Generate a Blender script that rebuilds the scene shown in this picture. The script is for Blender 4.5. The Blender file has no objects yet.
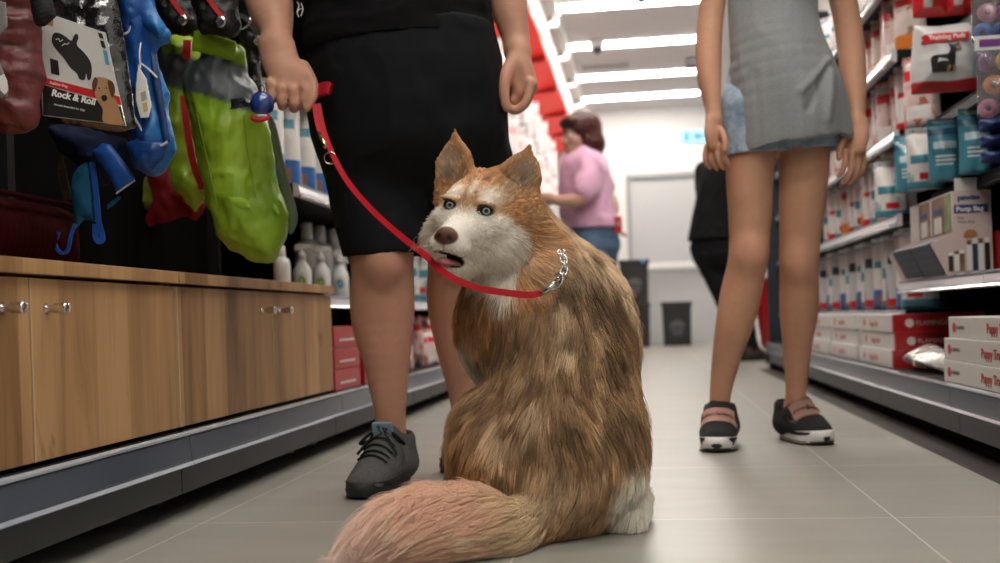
import bpy, bmesh, math, random
import numpy as np
from mathutils import Vector, Matrix, kdtree

SC = bpy.context.scene
COL = SC.collection
random.seed(7)
NR = np.random.default_rng(11)
V = Vector
PI = math.pi

# ------------------------------------------------------------------ camera
FPX, PX0, PY0 = 1050.0, 500.0, 319.0
YAW, ROLL = math.radians(7.75), 0.034
CAMP = V((0, 0, 0.35))
FW = V((-math.sin(YAW), math.cos(YAW), 0))
_r0, _u0 = V((math.cos(YAW), math.sin(YAW), 0)), V((0, 0, 1))
RT = _r0 * math.cos(ROLL) - _u0 * math.sin(ROLL)
UP = _u0 * math.cos(ROLL) + _r0 * math.sin(ROLL)
cd = bpy.data.cameras.new('camera')
cam = bpy.data.objects.new('camera', cd)
COL.objects.link(cam)
m3 = Matrix((RT, UP, -FW)).transposed()
cam.matrix_world = Matrix.Translation(CAMP) @ m3.to_4x4()
cd.sensor_width = 36.0
cd.lens = FPX / 1000 * 36.0
cd.shift_y = (PY0 - 281.5) / 1000
cd.clip_start = 0.02
cd.dof.use_dof = True
cd.dof.focus_distance = 1.78
cd.dof.aperture_fstop = 3.4
SC.camera = cam

SC.view_settings.view_transform = 'Standard'
SC.view_settings.look = 'None'
SC.view_settings.gamma = 1
SC.view_settings.use_curve_mapping = False
SC.view_settings.exposure = 0.0
SC.cycles.use_denoising = True
SC.cycles.max_bounces = 8

# ------------------------------------------------------------------ world
wd = bpy.data.worlds.new('world')
SC.world = wd
wd.use_nodes = True
wd.node_tree.nodes['Background'].inputs[0].default_value = (0.9, 0.95, 1.0, 1)
wd.node_tree.nodes['Background'].inputs[1].default_value = 0.02
LAMP_POWER = 36.0     # emission of the ceiling tubes


def U(px, py, zc):
    """a world point seen at a pixel, zc metres along the view axis"""
    return CAMP + FW * zc + RT * ((px - PX0) / FPX * zc) + UP * (-(py - PY0) / FPX * zc)


def ray(px, py):
    return FW + RT * ((px - PX0) / FPX) + UP * (-(py - PY0) / FPX)


def UZ(px, py, z=0.0):
    r = ray(px, py)
    return CAMP + r * ((z - CAMP.z) / r.z)


def UX(px, py, X):
    r = ray(px, py)
    return CAMP + r * ((X - CAMP.x) / r.x)


def UY(px, py, Y):
    r = ray(px, py)
    return CAMP + r * ((Y - CAMP.y) / r.y)


# ------------------------------------------------------------------ materials
def new_mat(name):
    m = bpy.data.materials.new(name)
    m.use_nodes = True
    nt = m.node_tree
    return m, nt, nt.nodes['Principled BSDF']


_mats = {}


def c4(c):
    return (c[0], c[1], c[2], 1.0)


def mat(name, col, rough=0.5, metal=0.0, spec=0.5, var=0.0, vscale=8.0, bump=0.0, bscale=60.0, coat=0.0, emit=None, estr=0.0,
        trans=0.0, ior=1.45, alpha=1.0, sheen=0.0, stretch=None, sss=0.0):
    if name in _mats:
        return _mats[name]
    m, nt, b = new_mat(name)
    b.inputs['Base Color'].default_value = c4(col)
    b.inputs['Roughness'].default_value = rough
    b.inputs['Metallic'].default_value = metal
    b.inputs['Specular IOR Level'].default_value = spec
    b.inputs['Coat Weight'].default_value = coat
    b.inputs['Coat Roughness'].default_value = 0.15
    b.inputs['Transmission Weight'].default_value = trans
    b.inputs['IOR'].default_value = ior
    b.inputs['Alpha'].default_value = alpha
    b.inputs['Sheen Weight'].default_value = sheen
    if sss:
        b.inputs['Subsurface Weight'].default_value = sss
        b.inputs['Subsurface Radius'].default_value = (0.012, 0.005, 0.003)
        b.inputs['Subsurface Scale'].default_value = 1.0
    if emit:
        b.inputs['Emission Color'].default_value = c4(emit)
        b.inputs['Emission Strength'].default_value = estr
    tc = nt.nodes.new('ShaderNodeTexCoord')
    src = tc.outputs['Object']
    if stretch:
        mp = nt.nodes.new('ShaderNodeMapping')
        mp.inputs['Scale'].default_value = stretch
        nt.links.new(src, mp.inputs[0])
        src = mp.outputs[0]
    if var > 0:
        n = nt.nodes.new('ShaderNodeTexNoise')
        n.inputs['Scale'].default_value = vscale
        n.inputs['Detail'].default_value = 5
        nt.links.new(src, n.inputs['Vector'])
        r = nt.nodes.new('ShaderNodeValToRGB')
        r.color_ramp.elements[0].position = 0.3
        r.color_ramp.elements[1].position = 0.7
        r.color_ramp.elements[0].color = c4([max(0, x * (1 - var)) for x in col])
        r.color_ramp.elements[1].color = c4([min(1, x * (1 + var)) for x in col])
        nt.links.new(n.outputs['Fac'], r.inputs[0])
        nt.links.new(r.outputs[0], b.inputs['Base Color'])
    if bump > 0:
        n = nt.nodes.new('ShaderNodeTexNoise')
        n.inputs['Scale'].default_value = bscale
        n.inputs['Detail'].default_value = 4
        nt.links.new(src, n.inputs['Vector'])
        bp = nt.nodes.new('ShaderNodeBump')
        bp.inputs['Strength'].default_value = bump
        bp.inputs['Distance'].default_value = 0.01
        nt.links.new(n.outputs['Fac'], bp.inputs['Height'])
        nt.links.new(bp.outputs[0], b.inputs['Normal'])
    _mats[name] = m
    return m


def attr_mat(name, rough=0.5, spec=0.3, bump=0.0, bscale=200.0, sss=0.0, attr='Col', sheen=0.0, var=0.0, vscale=30):
    if name in _mats:
        return _mats[name]
    m, nt, b = new_mat(name)
    a = nt.nodes.new('ShaderNodeAttribute')
    a.attribute_name = attr
    src = a.outputs['Color']
    tc = nt.nodes.new('ShaderNodeTexCoord')
    if var:
        n = nt.nodes.new('ShaderNodeTexNoise')
        n.inputs['Scale'].default_value = vscale
        n.inputs['Detail'].default_value = 6
        nt.links.new(tc.outputs['Object'], n.inputs['Vector'])
        mr = nt.nodes.new('ShaderNodeMapRange')
        mr.inputs[1].default_value = 0.3
        mr.inputs[2].default_value = 0.7
        mr.inputs[3].default_value = 1 - var
        mr.inputs[4].default_value = 1 + var
        nt.links.new(n.outputs['Fac'], mr.inputs[0])
        mx = nt.nodes.new('ShaderNodeVectorMath')
        mx.operation = 'SCALE'
        nt.links.new(src, mx.inputs[0])
        nt.links.new(mr.outputs[0], mx.inputs['Scale'])
        src = mx.outputs[0]
    nt.links.new(src, b.inputs['Base Color'])
    b.inputs['Roughness'].default_value = rough
    b.inputs['Specular IOR Level'].default_value = spec
    b.inputs['Sheen Weight'].default_value = sheen
    if sss:
        b.inputs['Subsurface Weight'].default_value = sss
        b.inputs['Subsurface Radius'].default_value = (0.010, 0.004, 0.002)
        b.inputs['Subsurface Scale'].default_value = 1.0
    if bump:
        n = nt.nodes.new('ShaderNodeTexNoise')
        n.inputs['Scale'].default_value = bscale
        n.inputs['Detail'].default_value = 4
        nt.links.new(tc.outputs['Object'], n.inputs['Vector'])
        bp = nt.nodes.new('ShaderNodeBump')
        bp.inputs['Strength'].default_value = bump
        bp.inputs['Distance'].default_value = 0.004
        nt.links.new(n.outputs['Fac'], bp.inputs['Height'])
        nt.links.new(bp.outputs[0], b.inputs['Normal'])
    _mats[name] = m
    return m


# ------------------------------------------------------------------ objects
def link(name, me, parent=None, loc=None):
    o = bpy.data.objects.new(name, me)
    COL.objects.link(o)
    if parent is not None:
        o.parent = parent
    if loc is not None:
        o.location = loc
    return o


def obj(name, bm, m, parent=None, smooth=False, loc=None, bevel=0.0, seg=2):
    me = bpy.data.meshes.new(name)
    bmesh.ops.recalc_face_normals(bm, faces=bm.faces)
    if smooth:
        for f in bm.faces:
            f.smooth = True
    bm.to_mesh(me)
    bm.free()
    for k in (m if isinstance(m, (list, tuple)) else [m]):
        me.materials.append(k)
    o = link(name, me, parent, loc)
    if bevel:
        md = o.modifiers.new('bevel', 'BEVEL')
        md.width = bevel
        md.segments = seg
        md.limit_method = 'ANGLE'
        md.angle_limit = 0.7
    return o


def tag(o, label, cat, group=None, kind=None):
    o['label'] = label
    o['category'] = cat
    if group:
        o['group'] = group
    if kind:
        o['kind'] = kind
    return o


def thing(name, label, cat, loc=(0, 0, 0), rotz=0.0, group=None):
    o = bpy.data.objects.new(name, None)
    o.empty_display_size = 0.05
    COL.objects.link(o)
    o.location = loc
    o.rotation_euler = (0, 0, rotz)
    return tag(o, label, cat, group)


def struct(name, bm, m, parent=None, **k):
    o = obj(name, bm, m, parent, **k)
    if parent is None:
        o['kind'] = 'structure'
    return o


def dup(root, loc, rotz=0.0, label=None, group=None, rot=None):
    r = root.copy()
    COL.objects.link(r)
    r.location = loc
    r.rotation_euler = rot if rot is not None else (0, 0, rotz)
    if label:
        r['label'] = label
    if group:
        r['group'] = group
    for ch in list(root.children):
        c = ch.copy()
        COL.objects.link(c)
        c.parent = r
        for g in ch.children:
            d = g.copy()
            COL.objects.link(d)
            d.parent = c
    return r


def BM():
    return bmesh.new()


def bx(bm, x0, x1, y0, y1, z0, z1, mi=0, mtx=None):
    vs = [bm.verts.new((x, y, z)) for x in (x0, x1) for y in (y0, y1) for z in (z0, z1)]
    if mtx is not None:
        for v in vs:
            v.co = mtx @ v.co
    for q in ((0, 1, 3, 2), (4, 6, 7, 5), (0, 4, 5, 1), (2, 3, 7, 6), (0, 2, 6, 4), (1, 5, 7, 3)):
        f = bm.faces.new([vs[i] for i in q])
        f.material_index = mi
    return bm


def box(*a, **k):
    return bx(BM(), *a, **k)


def frame_of(d):
    d = d.normalized()
    a = V((0, 0, 1)) if abs(d.z) < 0.9 else V((1, 0, 0))
    s = d.cross(a).normalized()
    return s, s.cross(d).normalized()


def tube(bm, pts, rad, n=10, cap=True, mi=0, flat=None, side=None):
    """a swept tube; rad is one radius or one per point; flat squashes the second axis"""
    pts = [V(p) for p in pts]
    if not isinstance(rad, (list, tuple)):
        rad = [rad] * len(pts)
    rings = []
    ps = None
    for i, p in enumerate(pts):
        d = (pts[min(i + 1, len(pts) - 1)] - pts[max(i - 1, 0)])
        if d.length < 1e-9:
            d = V((0, 0, 1))
        d.normalize()
        if ps is None:
            s = (V(side) - d * d.dot(V(side))).normalized() if side is not None else frame_of(d)[0]
        else:
            s = (ps - d * d.dot(ps))
            s = s.normalized() if s.length > 1e-6 else frame_of(d)[0]
        ps = s
        u = d.cross(s).normalized()
        fl = 1.0 if flat is None else (flat[i] if isinstance(flat, (list, tuple)) else flat)
        rings.append([bm.verts.new(p + s * (rad[i] * math.cos(2 * PI * k / n)) + u * (rad[i] * fl * math.sin(2 * PI * k / n))) for k in range(n)])
    for a, b in zip(rings, rings[1:]):
        for k in range(n):
            f = bm.faces.new((a[k], a[(k + 1) % n], b[(k + 1) % n], b[k]))
            f.material_index = mi
    if cap:
        for r in (rings[0][::-1], rings[-1]):
            f = bm.faces.new(r)
            f.material_index = mi
    return bm


def ribbon(bm, pts, w, t, side, mi=0):
    """flat strap with thickness; side = list of width vectors or one"""
    rings = []
    pts = [V(p) for p in pts]
    for i, p in enumerate(pts):
        d = (pts[min(i + 1, len(pts) - 1)] - pts[max(i - 1, 0)]).normalized()
        sv = V(side[i]) if isinstance(side, list) else V(side)
        s = (sv - d * d.dot(sv)).normalized()
        u = d.cross(s).normalized()
        ww = w[i] if isinstance(w, (list, tuple)) else w
        rings.append([bm.verts.new(p + s * a * ww / 2 + u * b * t / 2) for a, b in ((-1, -1), (1, -1), (1, 1), (-1, 1))])
    for a, b in zip(rings, rings[1:]):
        for k in range(4):
            f = bm.faces.new((a[k], a[(k + 1) % 4], b[(k + 1) % 4], b[k]))
            f.material_index = mi
    bm.faces.new(rings[0][::-1]).material_index = mi
    bm.faces.new(rings[-1]).material_index = mi
    return bm


def lathe(bm, prof, n=20, mi=0, c=(0, 0, 0), sy=1.0, mtx=None):
    """prof = [(r, z)...]"""
    rings = []
    c = V(c)
    for r, z in prof:
        rr = max(r, 1e-4)
        ring = [c + V((rr * math.cos(2 * PI * k / n), sy * rr * math.sin(2 * PI * k / n), z)) for k in range(n)]
        if mtx is not None:
            ring = [mtx @ p for p in ring]
        rings.append([bm.verts.new(p) for p in ring])
    for a, b in zip(rings, rings[1:]):
        for k in range(n):
            bm.faces.new((a[k], a[(k + 1) % n], b[(k + 1) % n], b[k])).material_index = mi
    bm.faces.new(rings[0][::-1]).material_index = mi
    bm.faces.new(rings[-1]).material_index = mi
    return bm


def prism(bm, poly, y0, y1, mi=0, mtx=None):
    """extrude an (x, z) outline along y"""
    a = [V((x, y0, z)) for x, z in poly]
    b = [V((x, y1, z)) for x, z in poly]
    if mtx is not None:
        a = [mtx @ p for p in a]
        b = [mtx @ p for p in b]
    a = [bm.verts.new(p) for p in a]
    b = [bm.verts.new(p) for p in b]
    n = len(poly)
    bm.faces.new(a).material_index = mi
    bm.faces.new(b[::-1]).material_index = mi
    for k in range(n):
        bm.faces.new((a[k], b[k], b[(k + 1) % n], a[(k + 1) % n])).material_index = mi
    return bm


def catmull(pts, n=8):
    pts = [V(p) for p in pts]
    q = [pts[0] * 2 - pts[1]] + pts + [pts[-1] * 2 - pts[-2]]
    out = []
    for i in range(1, len(q) - 2):
        for k in range(n):
            t = k / n
            a, b, c, d = q[i - 1], q[i], q[i + 1], q[i + 2]
            out.append(0.5 * ((2 * b) + (c - a) * t + (2 * a - 5 * b + 4 * c - d) * t * t + (3 * b - a - 3 * c + d) * t ** 3))
    out.append(pts[-1])
    return out


def text_mesh(body, size, m, name, parent, mtx, ext=0.0006, align='LEFT', shear=0.0, bold=0.0):
    """raised lettering as a mesh; the text reads along +x, up +z, faces -y before mtx"""
    cu = bpy.data.curves.new(name, 'FONT')
    cu.body = body
    cu.size = size
    cu.extrude = ext
    cu.align_x = align
    cu.shear = shear
    cu.offset = bold
    cu.resolution_u = 3
    tmp = bpy.data.objects.new('tmp', cu)
    COL.objects.link(tmp)
    dg = bpy.context.evaluated_depsgraph_get()
    me = bpy.data.meshes.new_from_object(tmp.evaluated_get(dg))
    bpy.data.objects.remove(tmp)
    bpy.data.curves.remove(cu)
    me.name = name
    me.transform(Matrix.Rotation(PI / 2, 4, 'X'))
    me.transform(mtx)
    me.materials.clear()
    me.materials.append(m)
    return link(name, me, parent)


# ------------------------------------------------------------------ implicit bodies
def np3(p):
    return np.array([p[0], p[1], p[2]], dtype=np.float64)


class Blob:
    """a body grown as one continuous surface from blended tapered limbs and ellipsoids"""

    def __init__(self, lo, hi, h):
        self.h = h
        self.lo = np3(lo)
        n = np.ceil((np3(hi) - self.lo) / h).astype(int) + 1
        self.ax = [self.lo[i] + h * np.arange(n[i]) for i in range(3)]
        self.D = np.full(n, 0.05, dtype=np.float32)

    def _slice(self, lo, hi):
        s = []
        for i in range(3):
            a = int(np.floor((lo[i] - self.lo[i]) / self.h))
            b = int(np.ceil((hi[i] - self.lo[i]) / self.h)) + 1
            a, b = max(a, 0), min(b, len(self.ax[i]))
            if b <= a:
                return None
            s.append(slice(a, b))
        return tuple(s)

    def _apply(self, lo, hi, fn, k, op):
        mrg = max(k, 0.004) * 1.3 + 3 * self.h
        s = self._slice(lo - mrg, hi + mrg)
        if s is None:
            return
        X, Y, Z = np.meshgrid(self.ax[0][s[0]], self.ax[1][s[1]], self.ax[2][s[2]], indexing='ij')
        d = fn(X, Y, Z).astype(np.float32)
        a = self.D[s]
        if op == 'add':
            if k > 0:
                hh = np.maximum(k - np.abs(a - d), 0) / k
                r = np.minimum(a, d) - hh * hh * k * 0.25
            else:
                r = np.minimum(a, d)
        elif op == 'sub':
            d = -d
            if k > 0:
                hh = np.maximum(k - np.abs(a - d), 0) / k
                r = np.maximum(a, d) + hh * hh * k * 0.25
            else:
                r = np.maximum(a, d)
        else:
            r = np.maximum(a, d)
        self.D[s] = r

    def cone(self, a, b, ra, rb, k=0.01, op='add', n=None, wide=1.0):
        a, b = np3(a), np3(b)
        ba = b - a
        L2 = max(ba @ ba, 1e-12)
        nn = None if n is None else np3(n) / np.linalg.norm(np3(n))
        rm = max(ra, rb) * max(wide, 1.0)

        def fn(X, Y, Z):
            px, py, pz = X - a[0], Y - a[1], Z - a[2]
            t = np.clip((px * ba[0] + py * ba[1] + pz * ba[2]) / L2, 0, 1)
            wx, wy, wz = px - t * ba[0], py - t * ba[1], pz - t * ba[2]
            r = ra + t * (rb - ra)
            if nn is None:
                return np.sqrt(wx * wx + wy * wy + wz * wz) - r
            q = wx * nn[0] + wy * nn[1] + wz * nn[2]
            rest = np.maximum(wx * wx + wy * wy + wz * wz - q * q, 0)
            return (np.sqrt((q / wide) ** 2 + rest) - r) * min(1.0, wide)
        self._apply(np.minimum(a, b) - rm, np.maximum(a, b) + rm, fn, k, op)
        return self

    def limb(self, pts, k=0.01, op='add', n=None, wide=1.0, smooth=4):
        """one tapered limb through the joints, faired between them"""
        if len(pts) > 2 and smooth > 1:
            q = [V((p[0], p[1], p[2])) for p, _ in pts]
            c = catmull(q, smooth)
            rr = [r for _, r in pts]
            r2 = [V((r, 0, 0)) for r in rr]
            cr = [v.x for v in catmull(r2, smooth)]
        else:
            c, cr = [p for p, _ in pts], [r for _, r in pts]
        A = [np3(p) for p in c]
        nn = None if n is None else np3(n) / np.linalg.norm(np3(n))
        rm = max(cr) * max(wide, 1.0)
        lo = np.min(A, axis=0) - rm
        hi = np.max(A, axis=0) + rm

        def fn(X, Y, Z):
            out = None
            for i in range(len(A) - 1):
                a, ba = A[i], A[i + 1] - A[i]
                px, py, pz = X - a[0], Y - a[1], Z - a[2]
                t = np.clip((px * ba[0] + py * ba[1] + pz * ba[2]) / max(ba @ ba, 1e-12), 0, 1)
                wx, wy, wz = px - t * ba[0], py - t * ba[1], pz - t * ba[2]
                r = cr[i] + t * (cr[i + 1] - cr[i])
                d2 = wx * wx + wy * wy + wz * wz
                if nn is None:
                    d = np.sqrt(d2) - r
                else:
                    g = wx * nn[0] + wy * nn[1] + wz * nn[2]
                    d = (np.sqrt((g / wide) ** 2 + np.maximum(d2 - g * g, 0)) - r) * min(1.0, wide)
                out = d if out is None else np.minimum(out, d)
            return out
        self._apply(lo, hi, fn, k, op)
        return self

    def ell(self, c, r, k=0.01, op='add', R=None):
        c, r = np3(c), np3(r)
        M = np.eye(3) if R is None else np.array(R.to_3x3())   # columns = axes
        ext = np.sqrt((M ** 2) @ (r ** 2))

        def fn(X, Y, Z):
            p = [X - c[0], Y - c[1], Z - c[2]]
            q = [M[0, i] * p[0] + M[1, i] * p[1] + M[2, i] * p[2] for i in range(3)]
            k0 = np.sqrt(sum((q[i] / r[i]) ** 2 for i in range(3)))
            k1 = np.sqrt(sum((q[i] / (r[i] * r[i])) ** 2 for i in range(3))) + 1e-9
            return k0 * (k0 - 1.0) / k1
        self._apply(c - ext, c + ext, fn, k, op)
        return self

    def cut(self, p, n):
        """keep the side the normal points away from"""
        p, n = np3(p), np3(n) / np.linalg.norm(np3(n))
        q = [((self.ax[i] - p[i]) * n[i]).astype(np.float32) for i in range(3)]
        self.D = np.maximum(self.D, q[0][:, None, None] + q[1][None, :, None] + q[2][None, None, :])
        return self

    def mesh(self, name, off=(0, 0, 0), relax=1):
        D, h = self.D, self.h
        ins = D < 0
        c = np.zeros(tuple(s - 1 for s in D.shape), dtype=np.uint8)
        for i in (0, 1):
            for j in (0, 1):
                for k in (0, 1):
                    c += ins[i:D.shape[0] - 1 + i, j:D.shape[1] - 1 + j, k:D.shape[2] - 1 + k]
        act = (c > 0) & (c < 8)
        I = np.argwhere(act)
        idx = np.full(act.shape, -1, dtype=np.int64)
        idx[act] = np.arange(len(I))
        P = np.zeros((len(I), 3))
        W = np.zeros(len(I))
        cs = [(i, j, k) for i in (0, 1) for j in (0, 1) for k in (0, 1)]
        for a in cs:
            for ax in range(3):
                if a[ax] == 0:
                    b = list(a)
                    b[ax] = 1
                    da = D[I[:, 0] + a[0], I[:, 1] + a[1], I[:, 2] + a[2]]
                    db = D[I[:, 0] + b[0], I[:, 1] + b[1], I[:, 2] + b[2]]
                    mk = (da < 0) != (db < 0)
                    t = np.where(mk, da / np.where(mk, da - db, 1), 0)
                    pos = np.array(a, dtype=float)[None, :].repeat(len(I), 0)
                    pos[:, ax] += t
                    P += np.where(mk[:, None], pos, 0)
                    W += mk
        P = (P / W[:, None] + I) * h + self.lo - np3(off)
        F = []
        for ax in range(3):
            o = [0, 1, 2]
            o.remove(ax)
            sl0 = [slice(1, -1)] * 3
            sl1 = [slice(1, -1)] * 3
            sl0[ax] = slice(0, -1)
            sl1[ax] = slice(1, None)
            A, B = ins[tuple(sl0)], ins[tuple(sl1)]
            E = np.argwhere(A != B)
            up = A[tuple(E.T)]
            E = E + np.array([0 if q == ax else 1 for q in range(3)])

            def at(u, v):
                q = E.copy()
                q[:, o[0]] -= u
                q[:, o[1]] -= v
                return idx[tuple(q.T)]
            quad = np.stack([at(1, 1), at(0, 1), at(0, 0), at(1, 0)], 1)
            flip = up if ax != 1 else ~up
            quad[~flip] = quad[~flip][:, ::-1]
            F.append(quad)
        F = np.concatenate(F)
        F = F[(F >= 0).all(1)]
        for _ in range(relax):       # gentle smoothing along the surface
            S = np.zeros_like(P)
            N = np.zeros(len(P))
            for q in range(4):
                np.add.at(S, F[:, q], P[F[:, (q + 1) % 4]])
                np.add.at(S, F[:, q], P[F[:, (q + 3) % 4]])
                np.add.at(N, F[:, q], 2)
            P = 0.5 * P + 0.5 * S / np.maximum(N, 1)[:, None]
        me = bpy.data.meshes.new(name)
        me.vertices.add(len(P))
        me.vertices.foreach_set('co', P.ravel())
        me.loops.add(F.size)
        me.loops.foreach_set('vertex_index', F.ravel().astype(np.int32))
        me.polygons.add(len(F))
        me.polygons.foreach_set('loop_start', np.arange(0, F.size, 4, dtype=np.int32))
        me.polygons.foreach_set('loop_total', np.full(len(F), 4, dtype=np.int32))
        me.update(calc_edges=True)
        me.validate()
        me.polygons.foreach_set('use_smooth', np.ones(len(me.polygons), dtype=bool))
        return me


def sstep(a, b, x):
    t = np.clip((x - a) / (b - a), 0, 1)
    return t * t * (3 - 2 * t)


def paint(me, fn, name='Col'):
    n = len(me.vertices)
    P = np.zeros(n * 3)
    me.vertices.foreach_get('co', P)
    P = P.reshape(-1, 3)
    C = np.ones((n, 4))
    C[:, :3] = fn(P)
    a = me.color_attributes.new(name, 'FLOAT_COLOR', 'POINT')
    a.data.foreach_set('color', C.ravel())


def vnoise(P, s, seed=0):
    """smooth value noise, vectorised, about -1..1"""
    q = P * s + seed * 17.31
    i = np.floor(q).astype(np.int64)
    f = q - i
    f = f * f * (3 - 2 * f)

    def hsh(a, b, c):
        n = (a * 374761393 + b * 668265263 + c * 2147483647 + seed * 1274126177) & 0x7fffffff
        n = ((n ^ (n >> 13)) * 1274126177) & 0x7fffffff
        return ((n ^ (n >> 16)) & 0xffff) / 32767.5 - 1
    r = 0
    for a in (0, 1):
        for b in (0, 1):
            for c in (0, 1):
                w = (f[:, 0] if a else 1 - f[:, 0]) * (f[:, 1] if b else 1 - f[:, 1]) * (f[:, 2] if c else 1 - f[:, 2])
                r = r + w * hsh(i[:, 0] + a, i[:, 1] + b, i[:, 2] + c)
    return r


def poly_sd(poly, X, Y):
    """signed distance to a closed outline, positive inside"""
    d = np.full(X.shape, 1e9)
    ins = np.zeros(X.shape, dtype=bool)
    n = len(poly)
    for i in range(n):
        x0, y0 = poly[i]
        x1, y1 = poly[(i + 1) % n]
        ex, ey = x1 - x0, y1 - y0
        t = np.clip(((X - x0) * ex + (Y - y0) * ey) / max(ex * ex + ey * ey, 1e-12), 0, 1)
        d = np.minimum(d, (X - x0 - t * ex) ** 2 + (Y - y0 - t * ey) ** 2)
        c = (y0 > Y) != (y1 > Y)
        with np.errstate(divide='ignore', invalid='ignore'):
            xi = ex * (Y - y0) / (ey if ey != 0 else 1e-12) + x0
        ins ^= c & (X < xi)
    d = np.sqrt(d)
    return np.where(ins, d, -d)


def smooth_poly(poly, n=5):
    """closed Catmull-Rom through an outline"""
    q = [V((p[0], p[1], 0)) for p in poly]
    m = len(q)
    out = []
    for i in range(m):
        a, b, c, d = q[i - 1], q[i], q[(i + 1) % m], q[(i + 2) % m]
        for k in range(n):
            t = k / n
            p = 0.5 * ((2 * b) + (c - a) * t + (2 * a - 5 * b + 4 * c - d) * t * t + (3 * b - a - 3 * c + d) * t ** 3)
            out.append((p.x, p.y))
    return out


def cushion_mesh(name, poly, t, rad, h, colour=None, seed=1, fold=0.15, fscale=14, stretch=(1, 1), smooth=True):
    """a soft filled shape with the given outline (u, v); half thickness t grows within rad of the edge. Local axes: u, depth -> -y towards the viewer, v up"""
    P = smooth_poly(poly) if smooth else list(poly)
    us, vs = [p[0] for p in P], [p[1] for p in P]
    b = Blob((min(us) - 3 * h, -t * 1.6 - 3 * h, min(vs) - 3 * h), (max(us) + 3 * h, t * 1.6 + 3 * h, max(vs) + 3 * h), h)
    U2, V2 = np.meshgrid(b.ax[0], b.ax[2], indexing='ij')
    s = poly_sd(P, U2, V2)
    Q = np.stack([U2.ravel() * stretch[0], np.zeros(U2.size), V2.ravel() * stretch[1]], 1)
    nz = (1 - 2.0 * np.abs(vnoise(Q, fscale, seed)) + 0.5 * (1 - 2 * np.abs(vnoise(Q, fscale * 2.3, seed + 1)))).reshape(U2.shape)
    hh = t * (1 - np.exp(-np.maximum(s, 0) / rad)) * (1 + fold * nz)
    sl = np.clip(rad / max(t, 1e-5), 0.35, 1.0)
    D = (np.abs(b.ax[1])[None, :, None] - hh[:, None, :]) * sl
    D = np.where(s[:, None, :] > 0, D, np.sqrt(b.ax[1][None, :, None] ** 2 + s[:, None, :] ** 2))
    b.D = D.astype(np.float32)
    me = b.mesh(name, relax=2)
    if colour is not None:
        paint(me, lambda X: colour(X[:, 0], X[:, 2], X[:, 1]))
    return me


def view_frame(c, yaw=0.0):
    """upright-ish frame facing the aisle shopper: x right, y away, z up in the picture plane"""
    f = FW
    m = Matrix((RT, f, UP)).transposed()
    return Matrix.Translation(c) @ m.to_4x4() @ Matrix.Rotation(yaw, 4, 'Z')


def pix_poly(pts, cx, cy, d):
    return [((x - cx) * d / FPX, -(y - cy) * d / FPX) for x, y in pts]
# ================================================================== the room
XL, XR = -0.845, 0.715        # price strips of the bottom shelves, left and right
YB = 12.4                     # back wall
ZC = 2.75                     # ceiling


def floor_material():
    m, nt, b = new_mat('tile_floor')
    N, L = nt.nodes, nt.links
    tc = N.new('ShaderNodeTexCoord')
    sep = N.new('ShaderNodeSeparateXYZ')
    L.new(tc.outputs['Object'], sep.inputs[0])

    def line(sock, off):
        a = N.new('ShaderNodeMath'); a.operation = 'ADD'; a.inputs[1].default_value = off
        L.new(sock, a.inputs[0])
        p = N.new('ShaderNodeMath'); p.operation = 'PINGPONG'; p.inputs[1].default_value = 0.3
        L.new(a.outputs[0], p.inputs[0])
        r = N.new('ShaderNodeMapRange'); r.interpolation_type = 'SMOOTHSTEP'
        r.inputs[1].default_value = 0.0008; r.inputs[2].default_value = 0.0022
        r.inputs[3].default_value = 1; r.inputs[4].default_value = 0
        L.new(p.outputs[0], r.inputs[0])
        return r.outputs[0]
    gx, gy = line(sep.outputs[0], 0.80), line(sep.outputs[1], 0.595)
    mx = N.new('ShaderNodeMath'); mx.operation = 'MAXIMUM'
    L.new(gx, mx.inputs[0]); L.new(gy, mx.inputs[1])
    mp = N.new('ShaderNodeMapping'); mp.inputs['Scale'].default_value = (1.6, 5, 1)
    L.new(tc.outputs['Object'], mp.inputs[0])
    n = N.new('ShaderNodeTexNoise'); n.inputs['Scale'].default_value = 2.2; n.inputs['Detail'].default_value = 8
    L.new(mp.outputs[0], n.inputs['Vector'])
    r = N.new('ShaderNodeValToRGB')
    r.color_ramp.elements[0].position = 0.3; r.color_ramp.elements[1].position = 0.72
    r.color_ramp.elements[0].color = (0.272, 0.266, 0.236, 1)
    r.color_ramp.elements[1].color = (0.312, 0.305, 0.272, 1)
    L.new(n.outputs['Fac'], r.inputs[0])
    mix = N.new('ShaderNodeMix'); mix.data_type = 'RGBA'
    L.new(mx.outputs[0], mix.inputs[0])
    L.new(r.outputs[0], mix.inputs[6])
    mix.inputs[7].default_value = (0.56, 0.55, 0.50, 1)
    L.new(mix.outputs[2], b.inputs['Base Color'])
    b.inputs['Roughness'].default_value = 0.36
    b.inputs['Specular IOR Level'].default_value = 0.45
    return m


struct('floor', box(-1.5, 1.5, -2.5, YB + 0.2, -0.05, 0), floor_material())
M_ceil = mat('ceiling_paint', (0.66, 0.64, 0.64), 0.8)
M_white = mat('white_wall_paint', (0.80, 0.80, 0.80), 0.7)
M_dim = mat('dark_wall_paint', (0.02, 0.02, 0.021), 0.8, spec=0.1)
struct('floor_shade_strip', box(0.668, 0.775, 0.2, 6.4, 0.0, 0.0012), mat('floor_shade_brown', (0.028, 0.020, 0.017), 0.5))  # thin dark strip standing in for the floor shade along the right plinth
struct('ceiling', box(-1.5, 1.5, -2.5, YB + 0.2, ZC, ZC + 0.05), M_ceil)
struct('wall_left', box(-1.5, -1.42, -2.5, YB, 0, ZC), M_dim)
struct('wall_right', box(1.42, 1.5, -2.5, YB, 0, ZC), M_white)
DX0, DX1, DZ = -0.145, 0.93, 1.99     # the grey exit door in the back wall
bm = BM()
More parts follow.
